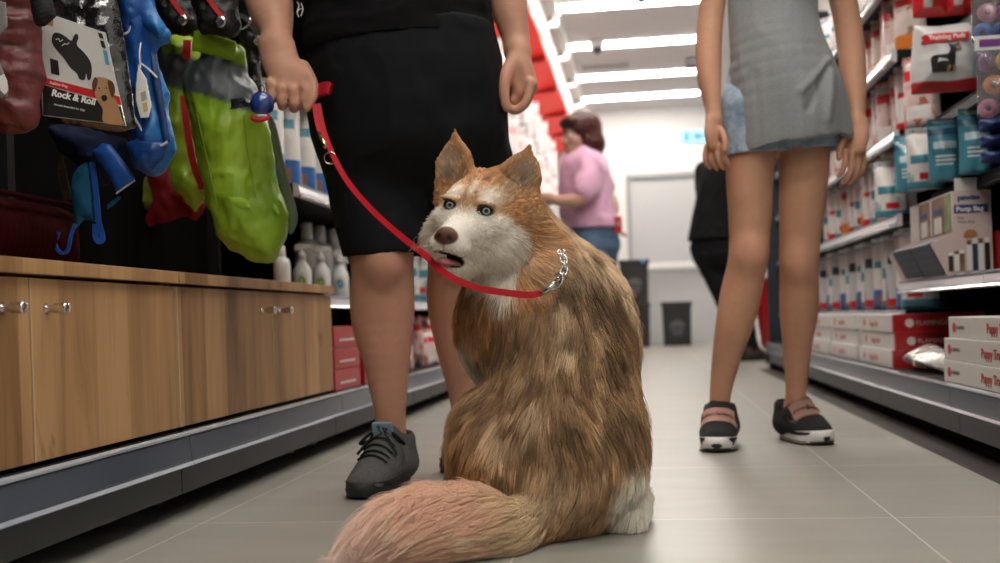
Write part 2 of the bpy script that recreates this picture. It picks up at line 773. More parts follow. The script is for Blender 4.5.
bx(bm, -1.5, DX0, YB, YB + 0.12, 0, ZC)
bx(bm, DX1, 1.5, YB, YB + 0.12, 0, ZC)
bx(bm, DX0, DX1, YB, YB + 0.12, DZ, ZC)
struct('wall_back', bm, M_white)
M_door = mat('door_grey', (0.52, 0.53, 0.54), 0.45)
M_frame = mat('door_frame_grey', (0.36, 0.36, 0.37), 0.5)
M_steel = mat('brushed_steel', (0.62, 0.62, 0.62), 0.28, metal=1.0)
M_black = mat('black_plastic', (0.012, 0.012, 0.013), 0.4)
d = struct('door_1', box(DX0 + 0.05, DX1 - 0.05, YB + 0.03, YB + 0.08, 0.005, DZ - 0.05), M_door, bevel=0.004)
d['label'] = 'grey metal exit door with push bar in the back wall'
d['category'] = 'door'
bm = BM()
bx(bm, DX0, DX0 + 0.05, YB - 0.01, YB + 0.09, 0, DZ)
bx(bm, DX1 - 0.05, DX1, YB - 0.01, YB + 0.09, 0, DZ)
bx(bm, DX0, DX1, YB - 0.012, YB + 0.09, DZ - 0.05, DZ)
obj('door_frame', bm, M_frame, d)
M_wplast = mat('white_plastic', (0.82, 0.82, 0.80), 0.4)
hb = obj('push_bar', box(0.05, 0.66, YB - 0.07, YB - 0.03, 0.86, 0.94), M_wplast, d, bevel=0.01)
bm = BM()
bx(bm, 0.66, 0.74, YB - 0.075, YB + 0.03, 0.84, 0.97)
bx(bm, 0.03, 0.08, YB - 0.075, YB + 0.03, 0.85, 0.95)
obj('latch_box', bm, M_black, d, bevel=0.006)
struct('baseboard_back', box(-1.3, DX0, YB - 0.012, YB, 0, 0.08), M_frame)

# lit sign above the door
M_sign = mat('lit_sign_face', (0.3, 0.5, 0.6), 0.5, emit=(0.40, 0.78, 1.0), estr=0.62)
M_signd = mat('sign_pictogram_blue', (0.05, 0.25, 0.4), 0.5, emit=(0.10, 0.50, 0.75), estr=0.40)
sg = thing('exit_sign', 'small lit pale blue exit sign high on the white wall beside the door', 'sign', (0.70, YB - 0.03, 2.39))
obj('sign_face', box(-0.2, 0.2, 0, 0.03, -0.07, 0.07), M_sign, sg, bevel=0.004)
bm = BM()
prism(bm, [(-0.05, 0), (0.0, 0.05), (0.0, 0.02), (0.06, 0.02), (0.06, -0.02), (0.0, -0.02), (0.0, -0.05)], -0.003, 0)
obj('pictogram', bm, M_signd, sg)
for a in (-0.15, 0.10):
    obj('pictogram', box(a, a + 0.045, -0.003, 0, -0.05, 0.05), M_signd, sg)

# ------------------------------------------------------------------ ceiling lamps
M_tube = mat('lamp_diffuser', (1, 1, 1), 0.5, emit=(1.0, 0.945, 0.86), estr=LAMP_POWER)
M_lampbody = mat('lamp_housing', (0.75, 0.75, 0.74), 0.5)


def make_lamp(name, label):
    t = thing(name, label, 'ceiling lamp', group='linear ceiling lamps across the aisle')
    # a shallow recessed tray: the glowing face sits inside its rim and lights downwards
    poly = [(0.56 + 0.080 * math.cos(a), 0.080 * math.sin(a)) for a in [-PI / 2 + PI * k / 8 for k in range(9)]]
    poly += [(-x, -y) for x, y in poly]
    def slab(z0, z1, sc):
        bm = BM()
        lo = [bm.verts.new((x * (1 + sc / 0.6), y * (1 + sc / 0.080), z0)) for x, y in poly]
        hi = [bm.verts.new((x * (1 + sc / 0.6), y * (1 + sc / 0.080), z1)) for x, y in poly]
        bm.faces.new(lo[::-1]); bm.faces.new(hi)
        for k in range(len(poly)):
            bm.faces.new((lo[k], lo[(k + 1) % len(poly)], hi[(k + 1) % len(poly)], hi[k]))
        return bm
    obj('diffuser', slab(-0.012, -0.004, 0.0), M_tube, t)
    obj('housing', slab(-0.0045, 0.0, 0.006), M_lampbody, t)
    return t


lamp_y = [8.15, 9.35, 10.6, 11.65]
lab = ['linear ceiling lamp farthest up the picture, nearest of the four glowing bars', 'linear ceiling lamp second of the four glowing bars, behind the white ceiling camera',
       'linear ceiling lamp third of the four glowing bars, just beyond the air vent', 'linear ceiling lamp closest to the white back wall, last of the four glowing bars']
l0 = make_lamp('ceiling_lamp', lab[0])
lx = [0.06, 0.05, 0.04, 0.05]
l0.location = (lx[0], lamp_y[0], ZC)
for y, x, l in zip(lamp_y[1:], lx[1:], lab[1:]):
    dup(l0, (x, y, ZC), 0, l)
for i, y in enumerate([6.95, 5.75, 4.55, 3.35, 2.15, 0.95, -0.25, -1.45]):   # the same row goes on overhead and behind the camera
    dup(l0, (0.06, y, ZC), 0, 'linear ceiling lamp above the frame, over the aisle shoppers')

# ceiling camera, vent, detectors
M_domew = mat('camera_white', (0.78, 0.78, 0.78), 0.35)
p = UZ(597, 46, 2.70)
cc = thing('ceiling_camera', 'white dome security camera on the ceiling in front of the second lamp bar', 'camera', (p.x, p.y, ZC))
bm = BM(); lathe(bm, [(0.03, 0), (0.065, -0.005), (0.065, -0.05), (0.055, -0.065), (0.03, -0.07)], 20)
obj('housing', bm, M_domew, cc, smooth=True)
bm = BM(); lathe(bm, [(0.045, -0.062), (0.045, -0.085), (0.03, -0.11), (0.012, -0.122)], 16)
obj('dome_lens', bm, mat('smoked_dome', (0.05, 0.05, 0.055), 0.1), cc, smooth=True)
p = UZ(594, 67, 2.74)
vt = thing('air_vent', 'long slotted air vent in the ceiling between the lamp bars', 'vent', (p.x + 0.08, p.y, ZC))
bm = BM()
bx(bm, -0.22, 0.27, -0.10, 0.10, -0.012, 0)
obj('vent_frame', bm, mat('vent_white', (0.66, 0.64, 0.63), 0.5), vt, bevel=0.003)
bm = BM()
for k in range(15):
    bx(bm, -0.19 + k * 0.030, -0.174 + k * 0.030, -0.085, 0.085, -0.018, -0.010)
obj('slat', bm, mat('vent_slot_dark', (0.16, 0.14, 0.14), 0.6), vt)
for px, py, l in ((693, 63, 'grey ceiling speaker box beside the third lamp bar'), (642, 1.5, 'small grey smoke detector on the ceiling at the top of the picture')):
    p = UZ(px, py, 2.72)
    q = thing('smoke_detector' if px == 642 else 'ceiling_speaker', l, 'detector' if px == 642 else 'speaker', (p.x, p.y, ZC))
    bm = BM()
    if px == 642:
        lathe(bm, [(0.05, 0), (0.05, -0.02), (0.035, -0.04), (0.015, -0.045)], 18)
        obj('housing', bm, mat('detector_grey', (0.35, 0.35, 0.36), 0.5), q, smooth=True)
    else:
        bx(bm, -0.07, 0.07, -0.09, 0.09, -0.07, 0)
        obj('housing', bm, mat('detector_grey', (0.35, 0.35, 0.36), 0.5), q, bevel=0.01)
        obj('grille', box(-0.055, 0.055, -0.075, 0.075, -0.074, -0.068), mat('speaker_cloth', (0.10, 0.10, 0.11), 0.8), q)

# ------------------------------------------------------------------ red canopy over the left shelves
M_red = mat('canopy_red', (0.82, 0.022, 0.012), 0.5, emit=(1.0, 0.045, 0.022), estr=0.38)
M_redd = mat('canopy_red_fascia', (0.50, 0.018, 0.018), 0.5)
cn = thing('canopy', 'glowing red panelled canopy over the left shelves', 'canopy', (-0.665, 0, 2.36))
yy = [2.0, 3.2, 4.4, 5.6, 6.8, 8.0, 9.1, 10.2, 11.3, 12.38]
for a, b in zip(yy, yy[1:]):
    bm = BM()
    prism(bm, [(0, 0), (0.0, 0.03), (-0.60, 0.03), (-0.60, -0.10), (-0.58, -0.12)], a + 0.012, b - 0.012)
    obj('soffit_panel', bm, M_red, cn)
obj('fascia', box(-0.03, 0.0, 2.0, 12.38, 0.03, 0.30), mat('fascia_white', (0.50, 0.46, 0.45), 0.5), cn)
obj('end_board', box(-0.60, -0.03, 2.0, 2.02, 0.03, 0.30), M_redd, cn)
M_rib = mat('canopy_rib', (0.42, 0.012, 0.010), 0.6)
for y in yy[1:-1]:
    obj('joint_rib', box(-0.6, -0.01, y - 0.011, y + 0.011, -0.06, 0.03), M_rib, cn)
# spotlights on a white ceiling track beside the canopy
M_track = mat('track_white', (0.85, 0.83, 0.81), 0.4)
tr = thing('spotlight_track', 'white ceiling track with glowing spotlights beside the red canopy', 'light track', (-0.63, 0, ZC))
obj('track', box(-0.06, 0.06, 5.4, 12.3, -0.05, 0), M_track, tr, bevel=0.004)
M_spot = mat('spot_glow', (1, 1, 1), 0.5, emit=(1.0, 0.93, 0.88), estr=3.5)
for y in (6.2, 7.15, 8.25, 9.35, 10.45, 11.5):
    bm = BM(); lathe(bm, [(0.035, y * 0), (0.05, -0.03), (0.055, -0.05)], 16, c=(0, y, -0.05))
    s = obj('spotlight', bm, M_track, tr, smooth=True)
    bm = BM(); lathe(bm, [(0.046, -0.045), (0.046, -0.056)], 16, c=(0, y, -0.05))
    obj('spot_lens', bm, M_spot, s)

# ------------------------------------------------------------------ shelving bays
M_shelf = mat('shelf_metal_dark', (0.010, 0.0105, 0.012), 0.55, spec=0.2)
M_panel = mat('back_panel_dark', (0.0045, 0.0045, 0.005), 1.0, spec=0.0)
M_plinth = mat('plinth_grey', (0.034, 0.036, 0.040), 0.4)
M_rail = mat('price_rail_plastic', (0.060, 0.074, 0.105), 0.2, spec=0.5, coat=0.35)
M_lip = mat('price_rail_clear_lip', (0.34, 0.38, 0.45), 0.15, spec=0.8, coat=1.0)
M_railw = mat('price_rail_white', (0.62, 0.63, 0.66), 0.25, coat=0.6)
M_ticket = mat('price_ticket', (0.78, 0.78, 0.76), 0.6)


def perforated():
    m, nt, b = new_mat('perforated_panel')
    N, L = nt.nodes, nt.links
    tc = N.new('ShaderNodeTexCoord')
    vo = N.new('ShaderNodeTexVoronoi')
    vo.inputs['Scale'].default_value = 70
    vo.inputs['Randomness'].default_value = 0
    L.new(tc.outputs['Object'], vo.inputs['Vector'])
    r = N.new('ShaderNodeValToRGB')
    r.color_ramp.elements[0].position = 0.2; r.color_ramp.elements[1].position = 0.3
    r.color_ramp.elements[0].color = (0.004, 0.004, 0.004, 1)
    r.color_ramp.elements[1].color = (0.0055, 0.0055, 0.006, 1)
    L.new(vo.outputs['Distance'], r.inputs[0])
    L.new(r.outputs[0], b.inputs['Base Color'])
    b.inputs['Roughness'].default_value = 1.0
    b.inputs['Specular IOR Level'].default_value = 0.0
    return m


M_perf = perforated()


def rail(bm, x, sgn, y0, y1, z0, z1):
    """price rail: a shallow C profile that leans back, with clear lips top and bottom"""
    prism(bm, [(x + sgn * 0.020, z1 + 0.004), (x + sgn * 0.010, z1 + 0.004), (x + sgn * 0.004, z1 - 0.004), (x, z0 + 0.012), (x + sgn * 0.003, z0), (x + sgn * 0.020, z0)], y0 + 0.002, y1 - 0.002, 0)
    prism(bm, [(x + sgn * 0.010, z1 + 0.006), (x + sgn * 0.002, z1 + 0.003), (x + sgn * 0.002, z1 - 0.001), (x + sgn * 0.008, z1 + 0.002)], y0 + 0.002, y1 - 0.002, 1)
    prism(bm, [(x - sgn * 0.001, z0 + 0.008), (x - sgn * 0.005, z0 + 0.002), (x + sgn * 0.003, z0 - 0.002), (x + sgn * 0.005, z0 + 0.004)], y0 + 0.002, y1 - 0.002, 1)
    return bm


def bay(label, side, y0, y1, shelves, zb, ztop, xfront, xback, white=False, group=None, dark=(), perf=False):
    """side -1 left, +1 right; shelves = [(top z, front x)]; zb = (plinth bottom, rail bottom, deck top)"""
    s = side
    t = thing('shelving_bay', label, 'shelves', (xfront, y0, 0), 0, group)
    X = lambda x: x - xfront
    w = y1 - y0

    def bar(x0, x1, a, b, z0, z1):
        return box(min(X(x0), X(x1)), max(X(x0), X(x1)), a, b, z0, z1)
    obj('back_panel', bar(xback, xback + s * 0.02, 0.02, w - 0.02, 0.02, ztop), M_perf if perf else M_panel, t)
    for yq in (0.0, w - 0.012):
        obj('upright', bar(xback - s * 0.03, xback + s * 0.03, yq, yq + 0.012, 0.0, ztop + 0.03), M_shelf, t)
    obj('base_deck', bar(xfront + s * 0.02, xback, 0.005, w - 0.005, zb[2] - 0.02, zb[2]), M_shelf, t)
    obj('plinth', bar(xfront + s * 0.022, xfront + s * 0.034, 0.002, w - 0.002, zb[0], zb[2] - 0.02), M_plinth, t)
    for a in (0.08, w - 0.12):
        obj('base_foot', bar(xfront + s * .12, xfront + s * .16, a, a + 0.04, 0, zb[2] - 0.02), M_shelf, t)
    r = obj('price_rail', rail(BM(), 0, s, 0, w, zb[1], zb[2] - 0.006), [M_railw if white else M_rail, M_lip], t)
    for (z, xs) in shelves:
        sh = obj('shelf', bar(xs + s * 0.02, xback, 0.004, w - 0.004, z - 0.028, z), M_shelf, t)
        obj('price_rail', rail(BM(), X(xs), s, 0, w, z - 0.038, z - 0.004), [M_shelf, M_shelf] if z in dark else [M_railw, M_lip], sh)
        for yq in (0.006, w - 0.012):
            bm = prism(BM(), [(X(xs + s * 0.10), z - 0.03), (X(xback), z - 0.03), (X(xback), z - 0.10), (X(xback - s * .05), z - 0.09)], yq, yq + 0.006)
            obj('shelf_bracket', bm, M_shelf, sh)
    return t


ZBL = (0.042, 0.096, 0.160)
bays_left = []
LB = [-0.13, 0.87, 1.87, 2.87, 3.87, 4.87, 5.87, 6.87, 7.87, 8.87, 9.87, 10.87, 11.87]
labl = {2.87: 'dark shelving bay with spray bottles, just past the wooden cabinets', 3.87: 'dark shelving bay seen between the bare legs of the person in black shorts'}
for a, b in zip(LB, LB[1:]):
    if b < 1.0:
        continue
    if a < 2.8:
        l = 'dark shelving bay under the wooden cabinet nearer the camera' if a < 1 else 'dark shelving bay under the wooden cabinet with paired knobs'
        bay(l, -1, a, b, [], ZBL, 2.1, XL, -1.22, perf=True)
    elif a < 4.8:
        bay(labl[a], -1, a, b, [(0.44, -0.95), (0.755, -0.95), (1.10, -0.97), (1.45, -0.97)], ZBL, 2.1, XL, -1.30)
    else:
        bay('dark shelving bay far along the left aisle side under the red canopy', -1, a, b, [(0.44, -0.95), (0.755, -0.95), (1.10, -0.97)], ZBL, 2.2, XL, -1.30, group='far left shelving bays')
# ================================================================== wooden cabinets on the left base shelves
def wood_material():
    m, nt, b = new_mat('oak_veneer')
    N, L = nt.nodes, nt.links
    tc = N.new('ShaderNodeTexCoord')
    oi = N.new('ShaderNodeObjectInfo')
    geo = N.new('ShaderNodeNewGeometry')
    sep = N.new('ShaderNodeSeparateXYZ')
    L.new(geo.outputs['Position'], sep.inputs[0])
    # plank tone: strips across the aisle direction, edges wobbling a little
    mul = N.new('ShaderNodeMath'); mul.operation = 'MULTIPLY'; mul.inputs[1].default_value = 9.5
    L.new(sep.outputs[1], mul.inputs[0])
    fl = N.new('ShaderNodeMath'); fl.operation = 'FLOOR'
    L.new(mul.outputs[0], fl.inputs[0])
    wn = N.new('ShaderNodeTexWhiteNoise'); wn.noise_dimensions = '1D'
    L.new(fl.outputs[0], wn.inputs['W'])
    mp = N.new('ShaderNodeMapping'); mp.inputs['Scale'].default_value = (17, 17, 1.5)
    L.new(geo.outputs['Position'], mp.inputs[0])
    n = N.new('ShaderNodeTexNoise'); n.inputs['Scale'].default_value = 1.0; n.inputs['Detail'].default_value = 9; n.inputs['Distortion'].default_value = 0.6
    L.new(mp.outputs[0], n.inputs['Vector'])
    mp2 = N.new('ShaderNodeMapping'); mp2.inputs['Scale'].default_value = (140, 140, 4)
    L.new(geo.outputs['Position'], mp2.inputs[0])
    n2 = N.new('ShaderNodeTexNoise'); n2.inputs['Scale'].default_value = 1.0; n2.inputs['Detail'].default_value = 4
    L.new(mp2.outputs[0], n2.inputs['Vector'])
    mp3 = N.new('ShaderNodeMapping'); mp3.inputs['Scale'].default_value = (14, 14, 4.5)
    L.new(geo.outputs['Position'], mp3.inputs[0])
    n3 = N.new('ShaderNodeTexNoise'); n3.inputs['Scale'].default_value = 1.0; n3.inputs['Detail'].default_value = 5; n3.inputs['Distortion'].default_value = 1.2
    L.new(mp3.outputs[0], n3.inputs['Vector'])
    a = N.new('ShaderNodeMath'); a.operation = 'MULTIPLY_ADD'; a.inputs[1].default_value = 0.30
    L.new(wn.outputs['Value'], a.inputs[0]); L.new(n.outputs['Fac'], a.inputs[2])
    a2 = N.new('ShaderNodeMath'); a2.operation = 'MULTIPLY_ADD'; a2.inputs[1].default_value = 0.16
    L.new(n2.outputs['Fac'], a2.inputs[0]); L.new(a.outputs[0], a2.inputs[2])
    r = N.new('ShaderNodeValToRGB')
    r.color_ramp.elements[0].position = 0.38; r.color_ramp.elements[0].color = (0.150, 0.070, 0.027, 1)
    r.color_ramp.elements[1].position = 0.92; r.color_ramp.elements[1].color = (0.50, 0.290, 0.130, 1)
    e = r.color_ramp.elements.new(0.66); e.color = (0.345, 0.185, 0.076, 1)
    L.new(a2.outputs[0], r.inputs[0])
    k = N.new('ShaderNodeMapRange'); k.inputs[1].default_value = 0.66; k.inputs[2].default_value = 0.74; k.inputs[3].default_value = 0; k.inputs[4].default_value = 0.55
    L.new(n3.outputs['Fac'], k.inputs[0])
    mix = N.new('ShaderNodeMix'); mix.data_type = 'RGBA'
    L.new(k.outputs[0], mix.inputs[0]); L.new(r.outputs[0], mix.inputs[6]); mix.inputs[7].default_value = (0.075, 0.038, 0.018, 1)
    L.new(mix.outputs[2], b.inputs['Base Color'])
    b.inputs['Roughness'].default_value = 0.48
    return m


M_wood = wood_material()
M_woodedge = mat('pale_edge_band', (0.52, 0.36, 0.21), 0.5)
M_chrome = mat('chrome', (0.75, 0.75, 0.76), 0.12, metal=1.0)
CZ0, CZ1, CXF = 0.166, 0.459, -0.868


def cabinet(label, y0, y1, split, knobs):
    t = thing('wooden_cabinet', label, 'cabinet', (CXF, y0, CZ0))
    w = y1 - y0
    hh = CZ1 - CZ0
    bm = BM()
    bx(bm, -0.34, -0.019, 0.003, 0.021, 0, hh - 0.022)
    bx(bm, -0.34, -0.019, w - 0.021, w - 0.003, 0, hh - 0.022)
    bx(bm, -0.34, -0.019, 0.021, w - 0.021, 0, 0.016)
    bx(bm, -0.34, -0.334, 0.021, w - 0.021, 0.016, hh - 0.022)
    obj('body', bm, M_wood, t)
    tp = obj('top_board', box(-0.345, 0.010, 0.001, w - 0.001, hh - 0.022, hh), M_wood, t, bevel=0.0012)
    for a, q, kn in ((0.004, split - y0 - 0.0015, knobs[0]), (split - y0 + 0.0015, w - 0.004, knobs[1])):
        d = obj('door', box(-0.018, 0.0, a, q, 0.001, hh - 0.027), M_wood, t, bevel=0.001)
        obj('edge_band', box(-0.017, 0.0006, a - 0.0004, a + 0.0028, 0.001, hh - 0.027), M_woodedge, d)
        bm = BM()
        rot = Matrix.Translation((0, kn - y0, 0.222)) @ Matrix.Rotation(PI / 2, 4, 'Y')
        lathe(bm, [(0.0085, 0.0), (0.0055, 0.002), (0.0055, 0.012), (0.0075, 0.014), (0.0085, 0.030), (0.0085, 0.0325), (0.0070, 0.034)], 20, mtx=rot)
        obj('knob', bm, M_chrome, d, smooth=True)
    return t


cabinet('oak cabinet nearer the camera, its knobs beside the middle gap at the picture edge', 0.872, 1.868, 1.397, (1.332, 1.440))
cabinet('oak cabinet farther along, ending beside the red boxes and spray bottles', 1.872, 2.868, 2.385, (2.32, 2.435))
# ================================================================== the dog
HZ = V((FW.x, FW.y, 0)).normalized()          # away from the viewer along the floor
HR = V((HZ.y, -HZ.x, 0))                      # to the right along the floor
DOG = UZ(550, 540)
DOG = CAMP + HZ * 1.66 + HR * ((550 - 500) / FPX * 1.66)
DOG.z = 0


def grow_fur(name, me, n, colour, length, direction, m, parent, density=None, rise=(0.55, -0.15), guides=30, clump=0.55, seg=5,
             r0=0.00042, grav=0.12, wave=0.25, seed=3, tones=0.30, lift=None):
    rng = np.random.default_rng(seed)
    me.calc_loop_triangles()
    nt = len(me.loop_triangles)
    T = np.zeros(nt * 3, dtype=np.int32)
    me.loop_triangles.foreach_get('vertices', T)
    T = T.reshape(-1, 3)
    P = np.zeros(len(me.vertices) * 3)
    me.vertices.foreach_get('co', P)
    P = P.reshape(-1, 3)
    A, B, C = P[T[:, 0]], P[T[:, 1]], P[T[:, 2]]
    cr = np.cross(B - A, C - A)
    area = np.linalg.norm(cr, axis=1) + 1e-12
    # smooth normals
    VN = np.zeros_like(P)
    for k in range(3):
        np.add.at(VN, T[:, k], cr)
    VN /= np.linalg.norm(VN, axis=1)[:, None] + 1e-12
    cen = (A + B + C) / 3
    w = area.copy()
    if density is not None:
        w *= density(cen, cr / area[:, None])
    w /= w.sum()
    t = rng.choice(nt, n, p=w)
    u, v = rng.random(n), rng.random(n)
    f = u + v > 1
    u[f], v[f] = 1 - u[f], 1 - v[f]
    R = A[t] * (1 - u - v)[:, None] + B[t] * u[:, None] + C[t] * v[:, None]
    N = VN[T[t, 0]] * (1 - u - v)[:, None] + VN[T[t, 1]] * u[:, None] + VN[T[t, 2]] * v[:, None]
    N /= np.linalg.norm(N, axis=1)[:, None] + 1e-12
    L = length(R, N) * (0.75 + 0.5 * rng.random(n))
    Dv = direction(R, N)
    wob = np.stack([vnoise(R, 28, 5 + k) for k in range(3)], 1) * wave + rng.normal(0, 0.07, (n, 3))
    Dv = Dv + wob
    Dv = Dv - N * (Dv * N).sum(1)[:, None]
    Dv /= np.linalg.norm(Dv, axis=1)[:, None] + 1e-9
    pts = np.zeros((n, seg, 3))
    pts[:, 0] = R - N * 0.001
    rj = rng.normal(0, 0.10, n)
    lf = np.ones(n) if lift is None else lift(R)
    for k in range(1, seg):
        a = lf * (rise[0] + (rise[1] - rise[0]) * (k - 1) / max(seg - 2, 1)) + rj
        d = Dv * np.cos(a)[:, None] + N * np.sin(a)[:, None]
        d[:, 2] -= grav * k / seg
        pts[:, k] = pts[:, k - 1] + d * (L / (seg - 1))[:, None]
    gi = rng.choice(n, n // guides, replace=False)
    kd = kdtree.KDTree(len(gi))
    for i, g in enumerate(gi):
        kd.insert(R[g], i)
    kd.balance()
    near = np.array([gi[kd.find(p)[1]] for p in R])
    for k in range(1, seg):
        s = clump * (k / (seg - 1)) ** 1.3
        pts[:, k] = pts[:, k] * (1 - s) + (pts[near, k] + (R - R[near]) * 0.25) * s
    pts[:, :, 2] = np.maximum(pts[:, :, 2], 0.002)
    cu = bpy.data.hair_curves.new(name)
    cu.add_curves([seg] * n)
    cu.attributes['position'].data.foreach_set('vector', pts.ravel().astype(np.float32))
    ra = cu.attributes.get('radius') or cu.attributes.new('radius', 'FLOAT', 'POINT')
    prof = np.array([1.0, 1.0, 0.85, 0.6, 0.12])[:seg] if seg == 5 else np.linspace(1, 0.15, seg)
    ra.data.foreach_set('value', (r0 * prof[None, :] * (0.8 + 0.4 * rng.random((n, 1)))).ravel().astype(np.float32))
    c0, c1 = colour(R, N)
    tone = rng.normal(0, 1, n)
    tuft = np.exp(tones * tone[near][:, None] + 0.16 * vnoise(R, 45, 21)[:, None] + rng.normal(0, 0.13, (n, 1)))
    tuft = 1 + (tuft - 1) * (0.35 + 0.65 * sstep(0.55, 0.25, c0.mean(1)))[:, None]
    ramp = np.linspace(0, 1, seg)[None, :, None] ** 1.2
    Cc = (c0[:, None, :] * (1 - ramp) + c1[:, None, :] * ramp) * tuft[:, None, :]
    Cc = np.clip(Cc, 0.003, 0.95)
    full = np.ones((n, seg, 4))
    full[:, :, :3] = Cc
    at = cu.attributes.new('Col', 'FLOAT_COLOR', 'POINT')
    at.data.foreach_set('color', full.ravel().astype(np.float32))
    cu.materials.append(m)
    o = link(name, cu, parent)
    return o


# ---- head frame: x to image right, y towards the viewer, z up
_hy = math.radians(15)
_T = -FW
_hR = (RT * math.cos(0.19) - UP * math.sin(0.19))
_hU = (UP * math.cos(0.19) + RT * math.sin(0.19))
HYv = (_T * math.cos(_hy) - _hR * math.sin(_hy)).normalized()
HXv = (_hR * math.cos(_hy) + _T * math.sin(_hy)).normalized()
HUv = _hU
HM = Matrix((HXv, HYv, HUv)).transposed()
EYE = U(467, 207.5, 1.675)
HO = EYE - (HM @ V((0, 0.062, 0.010)))


def H(x, y, z):
    return HO + HM @ V((x, y, z))


DH = 1.0


MOUTHC = [(0.0205, 0.110, -0.0760, 0.0055), (0.031, 0.080, -0.0705, 0.0045), (0.0395, 0.052, -0.0570, 0.0030)]


def build_dog():
    b = Blob((-0.52, 1.25, -0.02), (0.16, 2.16, 0.74), 0.0030)
    px = lambda r, d: r * d / FPX
    R3 = Matrix((HR, HZ, V((0, 0, 1)))).transposed()
    E = lambda x, y, d, r, k=0.05: b.ell(U(x, y, d), r, k, R=R3)
    # trunk, sitting with the back to the viewer
    E(545, 318, 1.83, (0.125, 0.14, 0.135))
    E(562, 372, 1.79, (0.114, 0.14, 0.12))
    E(552, 440, 1.745, (0.122, 0.135, 0.13))
    E(548, 492, 1.735, (0.118, 0.115, 0.088), 0.06)
    E(588, 330, 1.84, (0.062, 0.09, 0.10), 0.06)           # right shoulder
    E(484, 452, 1.76, (0.050, 0.12, 0.095), 0.05)          # thighs
    E(606, 445, 1.77, (0.052, 0.12, 0.115), 0.05)
    b.limb([(U(627, 500, 1.80), 0.036), (U(626, 512, 1.74), 0.032), (U(628, 521, 1.70), 0.026)], 0.03)     # right hock
    b.limb([(U(627, 512, 1.78), 0.026), (U(630, 505, 1.95), 0.026), (U(632, 503, 2.02), 0.022)], 0.02)     # right hind paw on the floor
    b.limb([(U(470, 490, 1.75), 0.034), (U(466, 500, 1.86), 0.028), (U(462, 500, 1.95), 0.026)], 0.03)
    # chest and front legs
    E(498, 330, 1.87, (0.058, 0.09, 0.085), 0.05)
    for x in (512, 560):
        b.limb([(U(x, 350, 1.93), 0.045), (U(x - 2, 430, 1.99), 0.030), (U(x - 2, 494, 2.00), 0.025), (U(x - 2, 500, 1.96), 0.027)], 0.03)
    # neck
    b.limb([(U(497, 212, 1.76), 0.070), (U(520, 252, 1.80), 0.073), (U(540, 310, 1.83), 0.105)], 0.05)
    # tail
    b.limb([(U(545, 512, 1.66), 0.036), (U(512, 526, 1.60), 0.034), (U(474, 523, 1.565), 0.040), (U(432, 525, 1.545), 0.040), (U(398, 534, 1.53), 0.028), (U(374, 545, 1.52), 0.010)], 0.03)
    b.cut((0, 0, 0.003), (0, 0, -1))
    # head
    RH = HM
    e = lambda c, r, k=0.015, op='add': b.ell(H(*c), r, k, op, R=RH)
    c = lambda a, q, ra, rb, k=0.012, op='add', n=None, wide=1.0: b.cone(H(*a), H(*q), ra, rb, k, op, None if n is None else HM @ V(n), wide)
    e((0, -0.014, 0.014), (0.062, 0.070, 0.052), 0.03)
    for s in (-1, 1):
        e((s * 0.038, -0.004, -0.034), (0.042, 0.050, 0.044), 0.03)
        e((s * 0.030, 0.042, -0.012), (0.024, 0.022, 0.022), 0.02)
    e((0, 0.044, 0.018), (0.036, 0.022, 0.022), 0.02)                 # brow
    c((0, 0.040, -0.028), (0, 0.120, -0.050), 0.037, 0.0235, 0.02)    # muzzle
    for s in (-1, 1):
        e((s * 0.014, 0.110, -0.061), (0.018, 0.030, 0.015), 0.012)   # lips
        e((s * 0.031, 0.0705, 0.010), (0.0118, 0.014, 0.0071), 0.003, 'sub')      # eye sockets
        e((s * 0.031, 0.0625, 0.0195), (0.017, 0.010, 0.0055), 0.006)
    e((0, 0.138, -0.046), (0.0165, 0.013, 0.0130), 0.006)             # nose pad
    for s in (-1, 1):
        e((s * 0.0075, 0.1505, -0.0480), (0.0034, 0.005, 0.0030), 0.002, 'sub')
        c((s * 0.010, 0.146, -0.0515), (s * 0.0145, 0.140, -0.0535), 0.0016, 0.0012, 0.002, 'sub')
    c((0, 0.02, -0.072), (0, 0.100, -0.0925), 0.028, 0.0100, 0.015)    # lower jaw
    e((0, 0.110, -0.0785), (0.0225, 0.046, 0.0095), 0.004, 'sub')     # open mouth
    for s in (-1, 1):
        for q0, q1 in zip(MOUTHC, MOUTHC[1:]):
            c((s * q0[0], q0[1], q0[2]), (s * q1[0], q1[1], q1[2]), q0[3], q1[3], 0.003, 'sub')
    for s in (-1, 1):                                                  # ears
        nn = (s * 0.30, 1, 0.0)
        o_, z_ = (0.010, 0.007) if s < 0 else (0.0, 0.0)             # the far ear stands a little wider
        c((s * (0.044 + o_ * .6), -0.022, 0.040), (s * (0.054 + o_ * .9), -0.021, 0.085 + z_ * .5), 0.042, 0.033, 0.016, 'add', nn, 0.36)
        c((s * (0.054 + o_ * .9), -0.021, 0.085 + z_ * .5), (s * (0.060 + o_ * 1.2), -0.020, 0.136 + z_), 0.033, 0.0030, 0.006, 'add', nn, 0.36)
        c((s * (0.051 + o_ * .9), -0.005, 0.055), (s * (0.056 + o_), -0.008, 0.088 + z_ * .5), 0.029, 0.024, 0.004, 'sub', nn, 0.40)
        c((s * (0.056 + o_), -0.008, 0.088 + z_ * .5), (s * (0.061 + o_ * 1.2), -0.011, 0.126 + z_), 0.024, 0.003, 0.004, 'sub', nn, 0.40)
    return b


def head_local(P):
    Q = P - np3(HO)
    return Q @ np.array(HM)            # columns are the axes


def dog_local(P):
    Q = P - np3(DOG)
    return np.stack([Q @ np3(HR), Q @ np3(HZ), P[:, 2]], 1)


